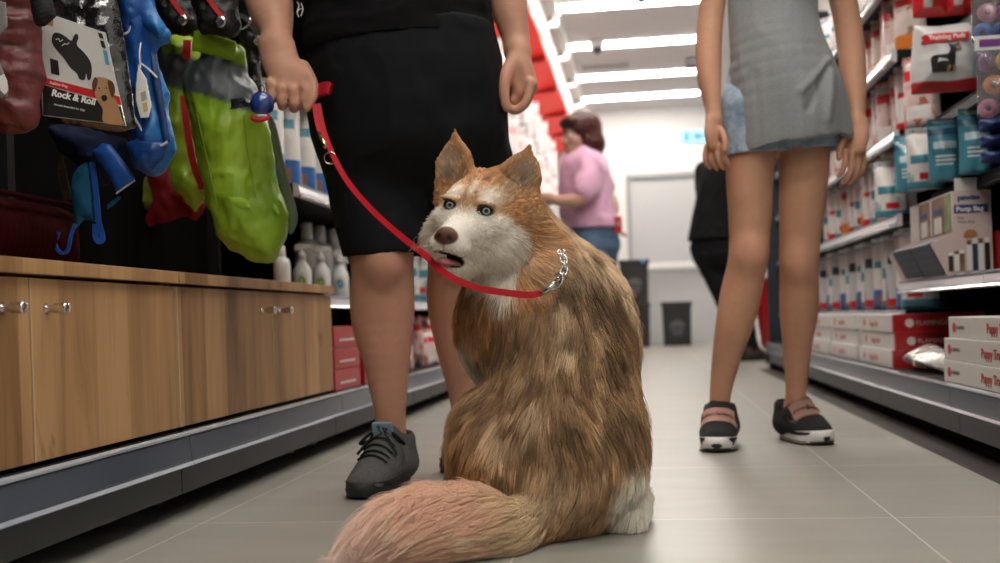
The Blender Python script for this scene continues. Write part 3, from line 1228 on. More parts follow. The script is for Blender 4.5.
def head_zone(h):
    return sstep(-0.075, -0.045, h[:, 1] - 0.35 * np.minimum(0, h[:, 2])) * sstep(-0.118, -0.100, h[:, 2]) * sstep(0.15, 0.12, np.abs(h[:, 0]))


TAIL = [np3(U(545, 512, 1.66)), np3(U(512, 526, 1.60)), np3(U(474, 523, 1.565)), np3(U(432, 525, 1.545)), np3(U(398, 534, 1.53)), np3(U(374, 545, 1.52))]


def tail_coord(P):
    best = np.full(len(P), 9.0)
    tt = np.zeros(len(P))
    ax = np.zeros((len(P), 3))
    for i, (a, q) in enumerate(zip(TAIL, TAIL[1:])):
        ba = q - a
        t = np.clip(((P - a) @ ba) / (ba @ ba), 0, 1)
        d = np.linalg.norm(P - a - t[:, None] * ba, axis=1)
        mk = d < best
        best[mk] = d[mk]
        tt[mk] = (i + t[mk]) / (len(TAIL) - 1)
        ax[mk] = ba / np.linalg.norm(ba)
    return best, tt, ax


def is_tail(P):
    d, t, ax = tail_coord(P)
    L = dog_local(P)
    return sstep(0.058, 0.040, d) * sstep(0.06, 0.20, t), t, ax


def lerp(a, b, t):
    t = np.asarray(t)[:, None]
    return a * (1 - t) + b * t


K = lambda *c: np.array(c)[None, :]
BROWN, GOLD, DARK, CREAM, WHITE = K(0.30, 0.178, 0.092), K(0.48, 0.300, 0.155), K(0.075, 0.040, 0.020), K(0.78, 0.61, 0.42), K(0.86, 0.80, 0.70)
TAILC, TAILR, TAILT = K(0.93, 0.60, 0.44), K(0.78, 0.60, 0.38), K(0.95, 0.70, 0.61)
RUST = K(0.44, 0.205, 0.078)


def dog_colours(P, N=None):
    """root and tip colour of the coat at each place on the dog"""
    n = len(P)
    L, h = dog_local(P), head_local(P)
    st = vnoise(L * np.array([[1, 1, 0.35]]), 22, 2)
    st2 = vnoise(L * np.array([[1, 1, 0.45]]), 60, 3)
    s = np.clip(0.5 + 0.42 * st + 0.30 * st2, 0, 1)
    base = lerp(np.repeat(BROWN, n, 0), np.repeat(GOLD, n, 0), s)
    base = lerp(base, CREAM, 0.75 * sstep(0.58, 0.95, s) * sstep(0.05, 0.25, L[:, 2]))
    # darker saddle across the back, cream nape on the right of the neck
    sad = sstep(0.13, 0.22, L[:, 2]) * sstep(0.46, 0.36, L[:, 2]) * sstep(-0.13, -0.04, L[:, 0]) * sstep(0.17, 0.10, L[:, 0])
    base = lerp(base, DARK * 1.3, 0.50 * sad * np.clip(0.55 - 0.9 * st2 - 0.4 * st, 0, 1))
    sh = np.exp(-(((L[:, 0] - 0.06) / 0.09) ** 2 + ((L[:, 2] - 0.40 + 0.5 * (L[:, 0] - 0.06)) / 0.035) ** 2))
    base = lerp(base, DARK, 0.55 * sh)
    nape = sstep(0.39, 0.46, L[:, 2]) * sstep(-0.06, 0.0, L[:, 0])
    base = lerp(base, CREAM, 0.60 * nape * np.clip(0.65 + 0.6 * st2, 0, 1))
    # left neck below the cheek: rust band, then white chest
    rust = sstep(0.30, 0.34, L[:, 2]) * sstep(0.46, 0.42, L[:, 2]) * sstep(-0.05, -0.10, L[:, 0])
    base = lerp(base, RUST, 0.7 * rust)
    ch = sstep(-0.085, -0.115, L[:, 0]) * sstep(0.205, 0.25, L[:, 2]) * sstep(0.345, 0.32, L[:, 2]) * sstep(0.10, 0.16, L[:, 1])
    base = lerp(base, WHITE, 0.9 * ch)
    # pale hock and belly fringe
    hock = sstep(0.075, 0.105, L[:, 0] - 0.25 * np.maximum(0, L[:, 2] - 0.06)) * sstep(0.155, 0.10, L[:, 2])
    base = lerp(base, WHITE, 0.92 * hock)
    lowl = sstep(-0.085, -0.12, L[:, 0]) * sstep(0.22, 0.12, L[:, 2])
    base = lerp(base, RUST * 1.15, 0.6 * lowl)
    skirt = np.exp(-(((L[:, 0] + 0.01) / 0.05) ** 2 + ((L[:, 2] - 0.085) / 0.035) ** 2))
    base = lerp(base, CREAM, 0.6 * skirt)
    tip = base * (0.82 + 0.55 * np.clip(0.5 + st2, 0, 1))[:, None]
    # tail
    tl, t, _ = is_tail(P)
    tc = lerp(np.repeat(TAILR, n, 0), TAILC, sstep(0.2, 0.42, t))
    tc = lerp(tc, TAILT, sstep(0.55, 0.95, t))
    base, tip = lerp(base, tc * 0.92, tl), lerp(tip, tc * 1.06, tl)
    # head
    ax = np.abs(h[:, 0])
    hd = head_zone(h)
    hc = lerp(np.repeat(RUST * 1.25, n, 0), GOLD, np.clip(0.5 + 0.5 * st2, 0, 1))
    mask = sstep(0.012, -0.006, h[:, 2] - 0.10 * h[:, 1] + 0.9 * np.maximum(0, ax - 0.060)) * sstep(0.088, 0.076, ax) * sstep(-0.045, -0.01, h[:, 1] - 0.3 * h[:, 2])
    brow = np.exp(-(((ax - 0.030) / 0.019) ** 2 + ((h[:, 2] - 0.034) / 0.013) ** 2)) * sstep(0.0, 0.03, h[:, 1])
    stripe = np.exp(-((ax / 0.0055) ** 2)) * sstep(0.010, 0.03, h[:, 2]) * sstep(0.075, 0.05, h[:, 2]) * sstep(0, 0.02, h[:, 1])
    bridge = sstep(0.016, 0.007, ax) * sstep(0.03, 0.015, h[:, 2]) * sstep(-0.01, 0.005, h[:, 2]) * sstep(0.04, 0.055, h[:, 1])
    hc = lerp(hc, WHITE, np.clip(np.maximum.reduce([mask, 0.95 * brow, 0.7 * stripe]), 0, 1))
    hc = lerp(hc, GOLD * 1.2, 0.45 * bridge)
    side = sstep(0.072, 0.090, ax) * sstep(-0.10, -0.05, h[:, 2])
    hc = lerp(hc, CREAM, 0.45 * side * sstep(0.0, -0.05, h[:, 2]))
    # ears: rusty backs and rims, pale inside
    er = sstep(0.052, 0.062, h[:, 2])
    s_ = np.sign(h[:, 0])
    inn = er * np.exp(-(((ax - 0.058 - 0.010 * (h[:, 0] < 0) - 0.08 * (h[:, 2] - 0.06)) / 0.021) ** 2)) * sstep(-0.032, -0.022, h[:, 1]) * sstep(0.122, 0.100, h[:, 2])
    hc = lerp(hc, RUST * 0.95, 0.8 * er)
    hc = lerp(hc, K(0.50, 0.38, 0.27), 0.9 * inn)
    pit = er * np.exp(-(((ax - 0.056 - 0.010 * (h[:, 0] < 0) - 0.08 * (h[:, 2] - 0.06)) / 0.009) ** 2 + ((h[:, 2] - 0.072) / 0.018) ** 2)) * sstep(-0.032, -0.022, h[:, 1])
    hc = lerp(hc, K(0.10, 0.06, 0.04), 0.6 * pit)
    base, tip = lerp(base, hc, hd), lerp(tip, hc * 1.08, hd)
    return base, tip


def mouth_line(h):
    d = np.full(len(h), 9.0)
    for s in (-1, 1):
        for q0, q1 in zip(MOUTHC, MOUTHC[1:]):
            a = np.array([s * q0[0], q0[1], q0[2]])
            v = np.array([s * q1[0], q1[1], q1[2]]) - a
            t = np.clip(((h - a) @ v) / (v @ v), 0, 1)
            d = np.minimum(d, np.linalg.norm(h - a - t[:, None] * v, axis=1) - q0[3] - t * (q1[3] - q0[3]))
    return d


def eye_zone(h):
    return np.minimum.reduce([np.sqrt(((h[:, 0] - s * 0.031) / 0.0138) ** 2 + ((h[:, 1] - 0.066) / 0.022) ** 2 + ((h[:, 2] - 0.010) / 0.0088) ** 2) for s in (-1, 1)])


def nose_zone(h):
    return np.sqrt((h[:, 0] / 0.0165) ** 2 + ((h[:, 1] - 0.138) / 0.013) ** 2 + ((h[:, 2] + 0.046) / 0.0130) ** 2)


def mouth_zone(h):
    return np.sqrt((h[:, 0] / 0.0245) ** 2 + ((h[:, 1] - 0.108) / 0.047) ** 2 + ((h[:, 2] + 0.0785) / 0.0112) ** 2)


def dog_skin(P):
    base, tip = dog_colours(P)
    c = base * 0.80
    h = head_local(P)
    ax = np.abs(h[:, 0])
    c = lerp(c, K(0.115, 0.050, 0.036), sstep(1.28, 1.08, nose_zone(h)))
    for s in (-1, 1):
        nst = np.exp(-(((h[:, 0] - s * 0.0085) / 0.0036) ** 2 + ((h[:, 1] - 0.149) / 0.008) ** 2 + ((h[:, 2] + 0.0490) / 0.0030) ** 2))
        c = lerp(c, K(0.012, 0.006, 0.005), np.clip(1.2 * nst, 0, 1))
    c = lerp(c, K(0.050, 0.024, 0.016), sstep(1.12, 0.92, eye_zone(h)))
    c = lerp(c, K(0.030, 0.012, 0.010), sstep(0.0042, 0.0020, mouth_line(h)))
    c = lerp(c, K(0.045, 0.014, 0.012), sstep(1.12, 0.98, mouth_zone(h)))
    phil = np.exp(-(h[:, 0] / 0.0012) ** 2) * sstep(0.125, 0.135, h[:, 1]) * sstep(-0.054, -0.060, h[:, 2])
    c = lerp(c, K(0.05, 0.022, 0.018), phil)
    return c


def fur_density(P, N):
    h = head_local(P)
    ax = np.abs(h[:, 0])
    d = np.ones(len(P))
    tl, t, _ = is_tail(P)
    d *= 1 + 1.5 * tl
    hd = head_zone(h)
    d *= 1 + 3.0 * hd
    d[eye_zone(h) < 1.0] = 0
    d[mouth_line(h) < 0.0034] = 0
    d[nose_zone(h) < 1.25] = 0
    d[mouth_zone(h) < 1.06] = 0
    d[P[:, 2] < 0.006] = 0
    away = (N @ np3(HZ))
    d *= np.where(away > 0.55, 0.45, 1)
    return d


def fur_length(P, N):
    h, L = head_local(P), dog_local(P)
    ax = np.abs(h[:, 0])
    ln = 0.042 + 0.007 * vnoise(P, 9, 8)
    ln = ln * (1 - 0.45 * sstep(0.10, 0.04, L[:, 2]))
    hd = head_zone(h)
    fl = 0.012 - 0.007 * sstep(0.05, 0.11, h[:, 1]) + 0.036 * sstep(0.035, 0.085, ax) * sstep(0.035, -0.03, h[:, 2]) * sstep(0.05, 0.01, h[:, 1])
    fl = fl + 0.008 * sstep(-0.080, -0.10, h[:, 2]) * sstep(0.08, 0.03, h[:, 1])
    er = sstep(0.055, 0.070, h[:, 2])
    fl = fl * (1 - er) + er * 0.007
    inner = er * sstep(-0.03, -0.018, h[:, 1]) * sstep(0.100, 0.07, h[:, 2])
    fl = fl + 0.010 * inner
    eyep = np.minimum.reduce([np.sqrt((h[:, 0] - s * 0.031) ** 2 + (h[:, 2] - 0.010) ** 2) for s in (-1, 1)])
    fl = fl * (0.45 + 0.55 * sstep(0.012, 0.03, eyep))
    ln = ln * (1 - hd) + fl * hd
    tl, t, _ = is_tail(P)
    ln = ln * (1 - tl) + tl * (0.056 + 0.026 * sstep(0.3, 0.9, t))
    return ln


def fur_dir(P, N):
    h, L = head_local(P), dog_local(P)
    n = len(P)
    d = np.zeros((n, 3))
    d[:, 2] = -1
    sw = 0.35 * vnoise(P, 7, 31)
    d += np3(HR)[None, :] * (0.9 * L[:, 0] + sw - 0.45 * sstep(0.16, 0.06, L[:, 2]))[:, None]
    hd = head_zone(h)
    nose = np.array([0, 0.150, -0.040])
    q = h - nose
    q = q / (np.linalg.norm(q, axis=1)[:, None] + 1e-9)
    q[:, 2] -= 0.55 * sstep(0.0, -0.05, h[:, 2]) * sstep(0.10, 0.03, h[:, 1])
    er = sstep(0.050, 0.062, h[:, 2])
    q = q * (1 - er)[:, None] + er[:, None] * np.stack([0.5 * np.sign(h[:, 0]), np.zeros(n), np.ones(n)], 1)
    qw = q @ np.array(HM).T
    d = d * (1 - hd)[:, None] + qw * hd[:, None]
    tl, t, ax = is_tail(P)
    out = N * 0.25
    td = ax * 1.0 + out
    td[:, 2] -= 0.35 * t
    td -= np3(HZ)[None, :] * 0.55 * sstep(0.05, 0.5, t)[:, None]
    d = d * (1 - tl)[:, None] + td * tl[:, None]
    return d


def fur_lift(P):
    h = head_local(P)
    tl = is_tail(P)[0]
    hd = head_zone(h)
    return 0.85 + 0.35 * tl - 0.30 * hd - 0.15 * hd * sstep(0.055, 0.07, h[:, 2])


M_dogskin = attr_mat('dog_undercoat', 0.65, 0.25, bump=0.25, bscale=260)
M_fur = attr_mat('dog_fur', 0.50, 0.35)
me = build_dog().mesh('dog', relax=2)
paint(me, dog_skin)
me.materials.append(M_dogskin)
dog = link('dog', me)
tag(dog, 'fluffy brown and cream husky sitting with its back turned, looking round at the viewer', 'dog')
grow_fur('fur', me, 170000, dog_colours, fur_length, fur_dir, M_fur, dog, density=fur_density, guides=15, clump=0.55, tones=0.22, lift=fur_lift)

# eyes
M_eyew = mat('dog_eye', (0.02, 0.012, 0.01), 0.08, spec=0.8, coat=1.0)


def eye_mat():
    m, nt, b = new_mat('dog_iris')
    N, Lk = nt.nodes, nt.links
    tc = N.new('ShaderNodeTexCoord')
    sp = N.new('ShaderNodeVectorMath'); sp.operation = 'MULTIPLY'; sp.inputs[1].default_value = (1, 0, 1)
    Lk.new(tc.outputs['Object'], sp.inputs[0])
    ln = N.new('ShaderNodeVectorMath'); ln.operation = 'LENGTH'
    Lk.new(sp.outputs[0], ln.inputs[0])
    mr = N.new('ShaderNodeMapRange'); mr.inputs[1].default_value = 0; mr.inputs[2].default_value = 0.01
    Lk.new(ln.outputs['Value'], mr.inputs[0])
    r = N.new('ShaderNodeValToRGB')
    cr = r.color_ramp
    cr.elements[0].position = 0.0; cr.elements[0].color = (0.004, 0.004, 0.005, 1)
    cr.elements[1].position = 1.0; cr.elements[1].color = (0.03, 0.018, 0.015, 1)
    for p_, c_ in ((0.24, (0.006, 0.006, 0.008, 1)), (0.31, (0.22, 0.28, 0.32, 1)), (0.50, (0.40, 0.46, 0.50, 1)), (0.60, (0.06, 0.08, 0.10, 1)), (0.66, (0.02, 0.016, 0.015, 1))):
        el = cr.elements.new(p_); el.color = c_
    Lk.new(mr.outputs[0], r.inputs[0])
    Lk.new(r.outputs[0], b.inputs['Base Color'])
    b.inputs['Roughness'].default_value = 0.12
    b.inputs['Coat Weight'].default_value = 1.0
    b.inputs['Coat Roughness'].default_value = 0.03
    return m


M_iris = eye_mat()
for s in (-1, 1):
    bm = BM()
    bmesh.ops.create_uvsphere(bm, u_segments=24, v_segments=16, radius=0.0105)
    e_ = obj('eye', bm, M_iris, dog, smooth=True)
    # the gaze: to the viewer, a little past the lens
    look = (CAMP - H(s * 0.031, 0.057, 0.010)).normalized()
    zz = HUv
    xx = look.cross(zz).normalized()
    zz = xx.cross(look)
    e_.matrix_world = Matrix.Translation(H(s * 0.031, 0.0565, 0.0100)) @ Matrix((xx, look, zz)).transposed().to_4x4()
M_tongue = mat('tongue_pink', (0.50, 0.17, 0.19), 0.3, spec=0.6, bump=0.2, bscale=400)
b = Blob(H(0, 0.10, -0.08) - V((.06, .06, .06)), H(0, 0.10, -0.08) + V((.06, .06, .06)), 0.0018)
b.ell(H(0, 0.094, -0.0825), (0.0155, 0.034, 0.0052), 0.004, R=HM)
b.ell(H(0, 0.121, -0.0850), (0.0135, 0.013, 0.0062), 0.006, R=HM)
b.cone(H(0, 0.075, -0.0770), H(0, 0.132, -0.0785), 0.0012, 0.0012, 0.003, 'sub')
tm = b.mesh('tongue')
tm.materials.append(M_tongue)
link('tongue', tm, dog)
# whiskers
rr = random.Random(4)
M_whisk = mat('whisker', (0.7, 0.66, 0.6), 0.4)
for s in (-1, 1):
    bm = BM()
    for k in range(6):
        y0, z0 = 0.095 + 0.008 * (k % 3), -0.052 - 0.008 * (k // 3)
        a = V((s * 0.024, y0, z0))
        q = V((s * (0.048 + rr.random() * 0.02), y0 - 0.005 * rr.random(), z0 - 0.012 * rr.random()))
        e2 = V((s * (0.066 + rr.random() * 0.02), y0 - 0.035, z0 - 0.025 + 0.01 * rr.random()))
        tube(bm, [H(*v) for v in catmull([a, q, e2], 4)], [0.00014] * 8 + [0.00005], 4)
    obj('whiskers', bm, M_whisk, dog)
# ================================================================== people
def wrinkle(me, amp, scale, stretch=(1, 1, 1), seed=5, fade=None):
    n = len(me.vertices)
    P = np.zeros(n * 3)
    me.vertices.foreach_get('co', P)
    P = P.reshape(-1, 3)
    N = np.zeros(n * 3)
    me.vertices.foreach_get('normal', N)
    N = N.reshape(-1, 3)
    Q = P * np.array(stretch)[None, :]
    a = vnoise(Q, scale, seed) + 0.5 * vnoise(Q, scale * 2.1, seed + 1) + 0.25 * vnoise(Q, scale * 4.3, seed + 2)
    a = 1 - 2.2 * np.abs(a)
    if fade is not None:
        a = a * fade(P)
    P = P + N * (amp * a)[:, None]
    me.vertices.foreach_set('co', P.ravel())
    me.update()


def part_mesh(b, name, m, parent, off=(0, 0, 0), relax=1, colour=None):
    me = b.mesh(name, off, relax)
    if colour is not None:
        paint(me, colour)
    me.materials.append(m)
    return link(name, me, parent)


def finger(b, pts, r, k=0.004):
    rr = [r * f for f in (1.05, 1.0, 0.92, 0.80)][:len(pts)]
    b.limb(list(zip(pts, rr)), k)


def head_sdf(b, O, M, s=1.0):
    """head about the point between the ears: x to its left-right, y forward, z up"""
    h = lambda x, y, z: O + M @ (V((x, y, z)) * s)
    e = lambda c, r, k=0.02, op='add': b.ell(h(*c), [q * s for q in r], k * s, op, R=M)
    e((0, -0.012, 0.035), (0.074, 0.092, 0.085), 0.03)
    e((0, 0.030, -0.020), (0.060, 0.058, 0.070), 0.03)
    e((0, 0.050, -0.075), (0.042, 0.040, 0.035), 0.03)                 # jaw, chin
    e((0, 0.080, -0.092), (0.018, 0.014, 0.014), 0.02)
    e((0, 0.072, 0.022), (0.052, 0.018, 0.010), 0.015)                 # brow
    b.cone(h(0, 0.086, 0.008), h(0, 0.106, -0.028), 0.008 * s, 0.0125 * s, 0.010 * s)
    for q in (-1, 1):
        e((q * 0.013, 0.094, -0.032), (0.009, 0.010, 0.008), 0.008)
        e((q * 0.031, 0.088, 0.004), (0.016, 0.012, 0.010), 0.008, 'sub')
        e((q * 0.040, 0.062, -0.026), (0.022, 0.022, 0.020), 0.02)
        e((q * 0.078, -0.008, -0.005), (0.008, 0.018, 0.030), 0.008)     # ears
    e((0, 0.090, -0.055), (0.023, 0.010, 0.006), 0.006)
    e((0, 0.088, -0.065), (0.020, 0.011, 0.007), 0.006)
    b.cone(h(-0.022, 0.098, -0.060), h(0.022, 0.098, -0.060), 0.002 * s, 0.002 * s, 0.003 * s, 'sub')


M_eyeball = mat('eye_white', (0.75, 0.72, 0.70), 0.15, coat=0.8)
M_pupil = mat('eye_iris_brown', (0.03, 0.015, 0.008), 0.15, coat=0.8)


def head_parts(O, M, person, hair_mat, hair_fn, s=1.0):
    h = lambda x, y, z: O + M @ (V((x, y, z)) * s)
    for q in (-1, 1):
        bm = BM()
        bmesh.ops.create_uvsphere(bm, u_segments=14, v_segments=10, radius=0.0115 * s)
        for v in bm.verts:
            v.co = h(q * 0.031, 0.0765, 0.004) + v.co
        for f in bm.faces:
            f.material_index = 1 if (f.calc_center_median() - h(q * 0.031, 0.0765, 0.004)).normalized().dot(M @ V((0, 1, 0))) > 0.86 else 0
        obj('eye', bm, [M_eyeball, M_pupil], person, smooth=True)
    b = Blob(O - V((.17, .17, .30)) * s, O + V((.17, .17, .20)) * s, 0.006)
    hair_fn(b, h, s)
    me = b.mesh('hair')
    wrinkle(me, 0.0035 * s, 60, (1, 1, 0.25), 9)
    me.materials.append(hair_mat)
    link('hair', me, person)


def skin_fn(base, flush=0.10):
    base = K(*base)

    def f(P):
        n = vnoise(P, 30, 4) * 0.5 + vnoise(P, 90, 6) * 0.5
        m = vnoise(P, 11, 8)
        c = np.repeat(base, len(P), 0) * (1 + 0.07 * n + 0.06 * m)[:, None]
        c[:, 1] *= 1 - flush * np.clip(m, 0, 1)
        return c
    return f


M_skin = attr_mat('skin', 0.52, 0.35, bump=0.12, bscale=420, sss=0.08)

# ------------------------------------------------------------------ person in black shorts
MD = 2.25
man_o = UZ(405, 484)
man_o.z = 0


def man_body():
    b = Blob((-0.93, 1.80, 0.035), (-0.10, 2.62, 1.90), 0.0037)
    # legs: ankle, calf, knee, thigh
    L = [(U(393, 452, 2.275), 0.034), (U(391, 425, 2.275), 0.0325), (U(389, 395, 2.275), 0.039), (U(386, 350, 2.28), 0.055), (U(383, 305, 2.285), 0.069), (U(382, 262, 2.27), 0.068), (U(378, 200, 2.27), 0.082), (U(368, 90, 2.27), 0.095)]
    b.limb(L, 0.02)
    b.ell(U(379, 318, 2.31), (0.045, 0.05, 0.085), 0.04)     # calf muscle at the back
    b.ell(U(384, 262, 2.215), (0.036, 0.030, 0.042), 0.035)  # kneecap
    R = [(U(470, 446, 2.50), 0.036), (U(468, 420, 2.50), 0.035), (U(465, 385, 2.50), 0.044), (U(461, 345, 2.48), 0.060), (U(457, 300, 2.46), 0.071), (U(458, 262, 2.42), 0.070), (U(460, 200, 2.36), 0.084), (U(450, 90, 2.30), 0.095)]
    b.limb(R, 0.02)
    b.ell(U(459, 262, 2.36), (0.036, 0.030, 0.042), 0.035)
    # feet inside the shoes
    b.limb([(U(393, 462, 2.28), 0.032), (U(378, 482, 2.16), 0.026)], 0.02)
    b.limb([(U(471, 452, 2.51), 0.032), (U(464, 465, 2.42), 0.026)], 0.02)
    # core
    b.limb([(U(408, 100, MD), 0.105), (U(404, 0, MD), 0.110), (U(400, -110, MD), 0.120), (U(398, -170, MD), 0.100)], 0.05, n=HR, wide=1.5)
    b.limb([(U(398, -180, MD), 0.06), (U(398, -236, MD), 0.058)], 0.03)
    # the hand that holds the leash, back of the hand to the viewer
    b.limb([(U(312, -182, 2.26), 0.062), (U(272, -70, 2.26), 0.050), (U(263, -34, 2.25), 0.052), (U(270, 5, 2.215), 0.0485), (U(276, 30, 2.185), 0.034), (U(277, 45, 2.165), 0.0300)], 0.015)
    hw = (HR * 0.97 + V((0, 0, -0.1))).normalized()
    b.limb([(U(277, 46, 2.160), 0.0215), (U(282, 66, 2.148), 0.0230), (U(288, 86, 2.140), 0.0185)], 0.018, n=hw, wide=1.75)
    b.ell(U(300, 76, 2.143), (0.022, 0.018, 0.026), 0.015)
    b.ell(U(290, 94, 2.158), (0.038, 0.016, 0.016), 0.010)
    for (mx, my), (ix, iy), r in (((270, 85), (271, 99), .0088), ((281, 90), (282, 104), .0096), ((293, 92), (294, 106), .0100), ((305, 90), (305, 104), .0098)):
        finger(b, [U(mx, my - 3, 2.132), U(ix, iy - 2, 2.128), U(ix, iy + 2, 2.155), U(ix - 1, iy - 9, 2.170)], r * 1.08)
        b.ell(U(mx, my - 2, 2.121), (0.0085, 0.007, 0.0085), 0.008)
    finger(b, [U(304, 66, 2.150), U(313, 84, 2.132), U(312, 98, 2.122), U(307, 108, 2.120)], 0.0110, 0.008)
    # the hanging hand, seen from the thumb side
    b.limb([(U(492, -182, 2.30), 0.062), (U(505, -70, 2.31), 0.048), (U(507, -34, 2.31), 0.048), (U(509, 5, 2.29), 0.0405), (U(515, 35, 2.28), 0.031), (U(517, 50, 2.27), 0.0290)], 0.015)
    hn = HZ
    b.limb([(U(518, 52, 2.270), 0.0200), (U(521, 68, 2.270), 0.0265), (U(527, 86, 2.268), 0.0235)], 0.016, n=hn, wide=1.55)
    b.ell(U(522, 94, 2.272), (0.022, 0.040, 0.028), 0.012)
    b.ell(U(514, 80, 2.266), (0.020, 0.034, 0.030), 0.012)
    b.ell(U(514, 103, 2.272), (0.016, 0.034, 0.016), 0.010)
    for i, (d, r) in enumerate(((2.232, .0098), (2.254, .0100), (2.276, .0096), (2.296, .0086))):
        o = i * 0.6
        finger(b, [U(530, 82 + o, d), U(527, 100 + o, d - .004), U(516, 110 + o - (i == 3) * 2, d - .002), U(506, 106 + o, d)], r)
        b.ell(U(533, 84 + o, d), (0.0085, 0.009, 0.0095), 0.008)
    b.limb([(U(513, 60, 2.245), 0.015), (U(506, 76, 2.228), 0.0140), (U(504, 92, 2.222), 0.0120), (U(506, 107, 2.222), 0.0095)], 0.010)
    # head, looking down at the dog
    head_sdf(b, U(399, -282, MD - 0.03), MANH)
    return b


_f = (-HZ * 0.88 + V((0, 0, -0.42)) + HR * 0.15).normalized()
_x = V((0, 0, 1)).cross(_f).normalized() * -1
MANH = Matrix((_x, _f, _x.cross(_f))).transposed()
man = part_mesh(man_body(), 'person', M_skin, None, (0, 0, 0), 2, skin_fn((0.55, 0.290, 0.195)))
tag(man, 'person in black shirt, black shorts and grey trainers holding the red leash', 'person')

M_blk_sh = mat('black_jersey', (0.0070, 0.0070, 0.0080), 0.85, spec=0.12, bump=0.15, bscale=500)
M_blk_short = mat('black_shorts_cloth', (0.0085, 0.0092, 0.0112), 0.75, spec=0.16, bump=0.15, bscale=600)
M_dkhair = mat('dark_hair', (0.02, 0.013, 0.010), 0.45, var=0.3, vscale=60)


def short_hair(b, h, s):
    M = MANH
    b.ell(h(0, -0.020, 0.050), (0.080 * s, 0.094 * s, 0.086 * s), 0.01, R=M)
    b.ell(h(0, 0.085, -0.03), (0.070 * s, 0.070 * s, 0.085 * s), 0.02, 'sub', R=M)


head_parts(U(399, -282, MD - 0.03), MANH, man, M_dkhair, short_hair)


def man_shorts():
    b = Blob((-0.80, 1.85, 0.40), (-0.04, 2.62, 1.02), 0.0045)
    b.limb([(U(403, 30, MD), 0.142), (U(405, 80, MD + .01), 0.150), (U(407, 125, MD + .02), 0.148)], 0.03, n=HR, wide=1.40)
    b.limb([(U(372, 110, 2.28), 0.112), (U(377, 180, 2.28), 0.104), (U(388, 262, 2.275), 0.0925)], 0.03, n=HR, wide=1.02)
    b.limb([(U(448, 110, 2.31), 0.118), (U(462, 180, 2.36), 0.112), (U(468, 262, 2.41), 0.0955)], 0.03, n=HR, wide=1.04)
    hem = U(390, 256, 2.27)
    # leave the legs open at the hem
    b.limb([(U(377, 185, 2.28), 0.090), (U(388, 268, 2.275), 0.0860)], 0.004, 'sub', n=HR, wide=1.02)
    b.limb([(U(462, 185, 2.36), 0.097), (U(468, 268, 2.41), 0.0890)], 0.004, 'sub', n=HR, wide=1.04)
    b.cut(hem, V((0.02, 0, -1)))
    b.cut(U(403, 30, MD), (0, 0, 1))
    return b


me = man_shorts().mesh('shorts', relax=2)
wrinkle(me, 0.0042, 9, (1, 1, 0.6), 12)
me.materials.append(M_blk_short)
link('shorts', me, man)


def man_shirt():
    b = Blob((-0.92, 1.90, 0.86), (-0.04, 2.60, 1.62), 0.0050)
    b.limb([(U(402, 56, MD), 0.150), (U(396, 5, MD), 0.146), (U(390, -60, MD), 0.155), (U(397, -130, MD), 0.150), (U(398, -172, MD), 0.095)], 0.04, n=HR, wide=1.36)
    for a, q in ((U(330, -175, 2.26), U(280, -72, 2.26)), (U(470, -175, 2.29), U(503, -72, 2.31))):
        b.cone(a, q, 0.082, 0.078, 0.04)
        d = (q - a).normalized()
        b.cone(a + d * 0.1, q + d * 0.06, 0.066, 0.072, 0.006, 'sub')
    b.limb([(U(402, 48, MD), 0.128), (U(402, 95, MD), 0.134)], 0.006, 'sub', n=HR, wide=1.38)
    b.cut(U(400, 50, MD), V((0.03, 0, -1)))
    b.cone(U(398, -180, MD), U(398, -240, MD), 0.068, 0.075, 0.005, 'sub')
    return b


me = man_shirt().mesh('shirt', relax=2)
wrinkle(me, 0.0050, 7, (0.7, 0.7, 1.6), 15)
me.materials.append(M_blk_sh)
shirt = link('shirt', me, man)
# small white drawing printed near the hem
bm = BM()
M_print = mat('white_print', (0.62, 0.62, 0.62), 0.8)
q0 = lambda x, y: U(x, y, 2.25 - 0.092)
for pts in ([(297, 2), (299, 6), (297, 12), (299, 17)], [(301, 3), (303, 9), (301, 16)], [(297, 12), (300, 9), (303, 9)]):
    tube(bm, catmull([q0(*p) for p in pts], 3), 0.0011, 5)
obj('shirt_print', bm, M_print, shirt)


# ------------------------------------------------------------------ trainers
def shoe_frame(toe, heel):
    f = (toe - heel)
    f.z = 0
    L = f.length
    f.normalize()
    x = V((f.y, -f.x, 0))
    return Matrix.Translation(V(((toe.x + heel.x) / 2, (toe.y + heel.y) / 2, 0))) @ Matrix((x, f, V((0, 0, 1)))).transposed().to_4x4(), L


def sole_bm(L, w, prof, inset=0.0):
    """outline lofted upwards; prof = [(grow, z), ...]"""
    n = 40
    out = []
    for k in range(n):
        a = 2 * PI * k / n
        y = math.sin(a)
        x = math.cos(a)
        wy = w * (0.80 + 0.20 * y - 0.10 * math.cos(2 * (y + 0.15) * 1.6))
        out.append((x * wy, y * L / 2))
    bm = BM()
    rings = []
    for g, z in prof:
        ring = []
        for x, y in out:
            zz = z + (0.012 * max(0, (y / (L / 2)) - 0.55) if z < 0.02 else 0.010 * max(0, y / (L / 2) - 0.45))
            ring.append(bm.verts.new((x + math.copysign(g, x) * min(1, abs(x) / w * 2), y * (1 + g / (L / 2)), zz)))
        rings.append(ring)
    for a, q in zip(rings, rings[1:]):
        for k in range(n):
            bm.faces.new((a[k], a[(k + 1) % n], q[(k + 1) % n], q[k]))
    bm.faces.new(rings[0][::-1])
    bm.faces.new(rings[-1])
    return bm


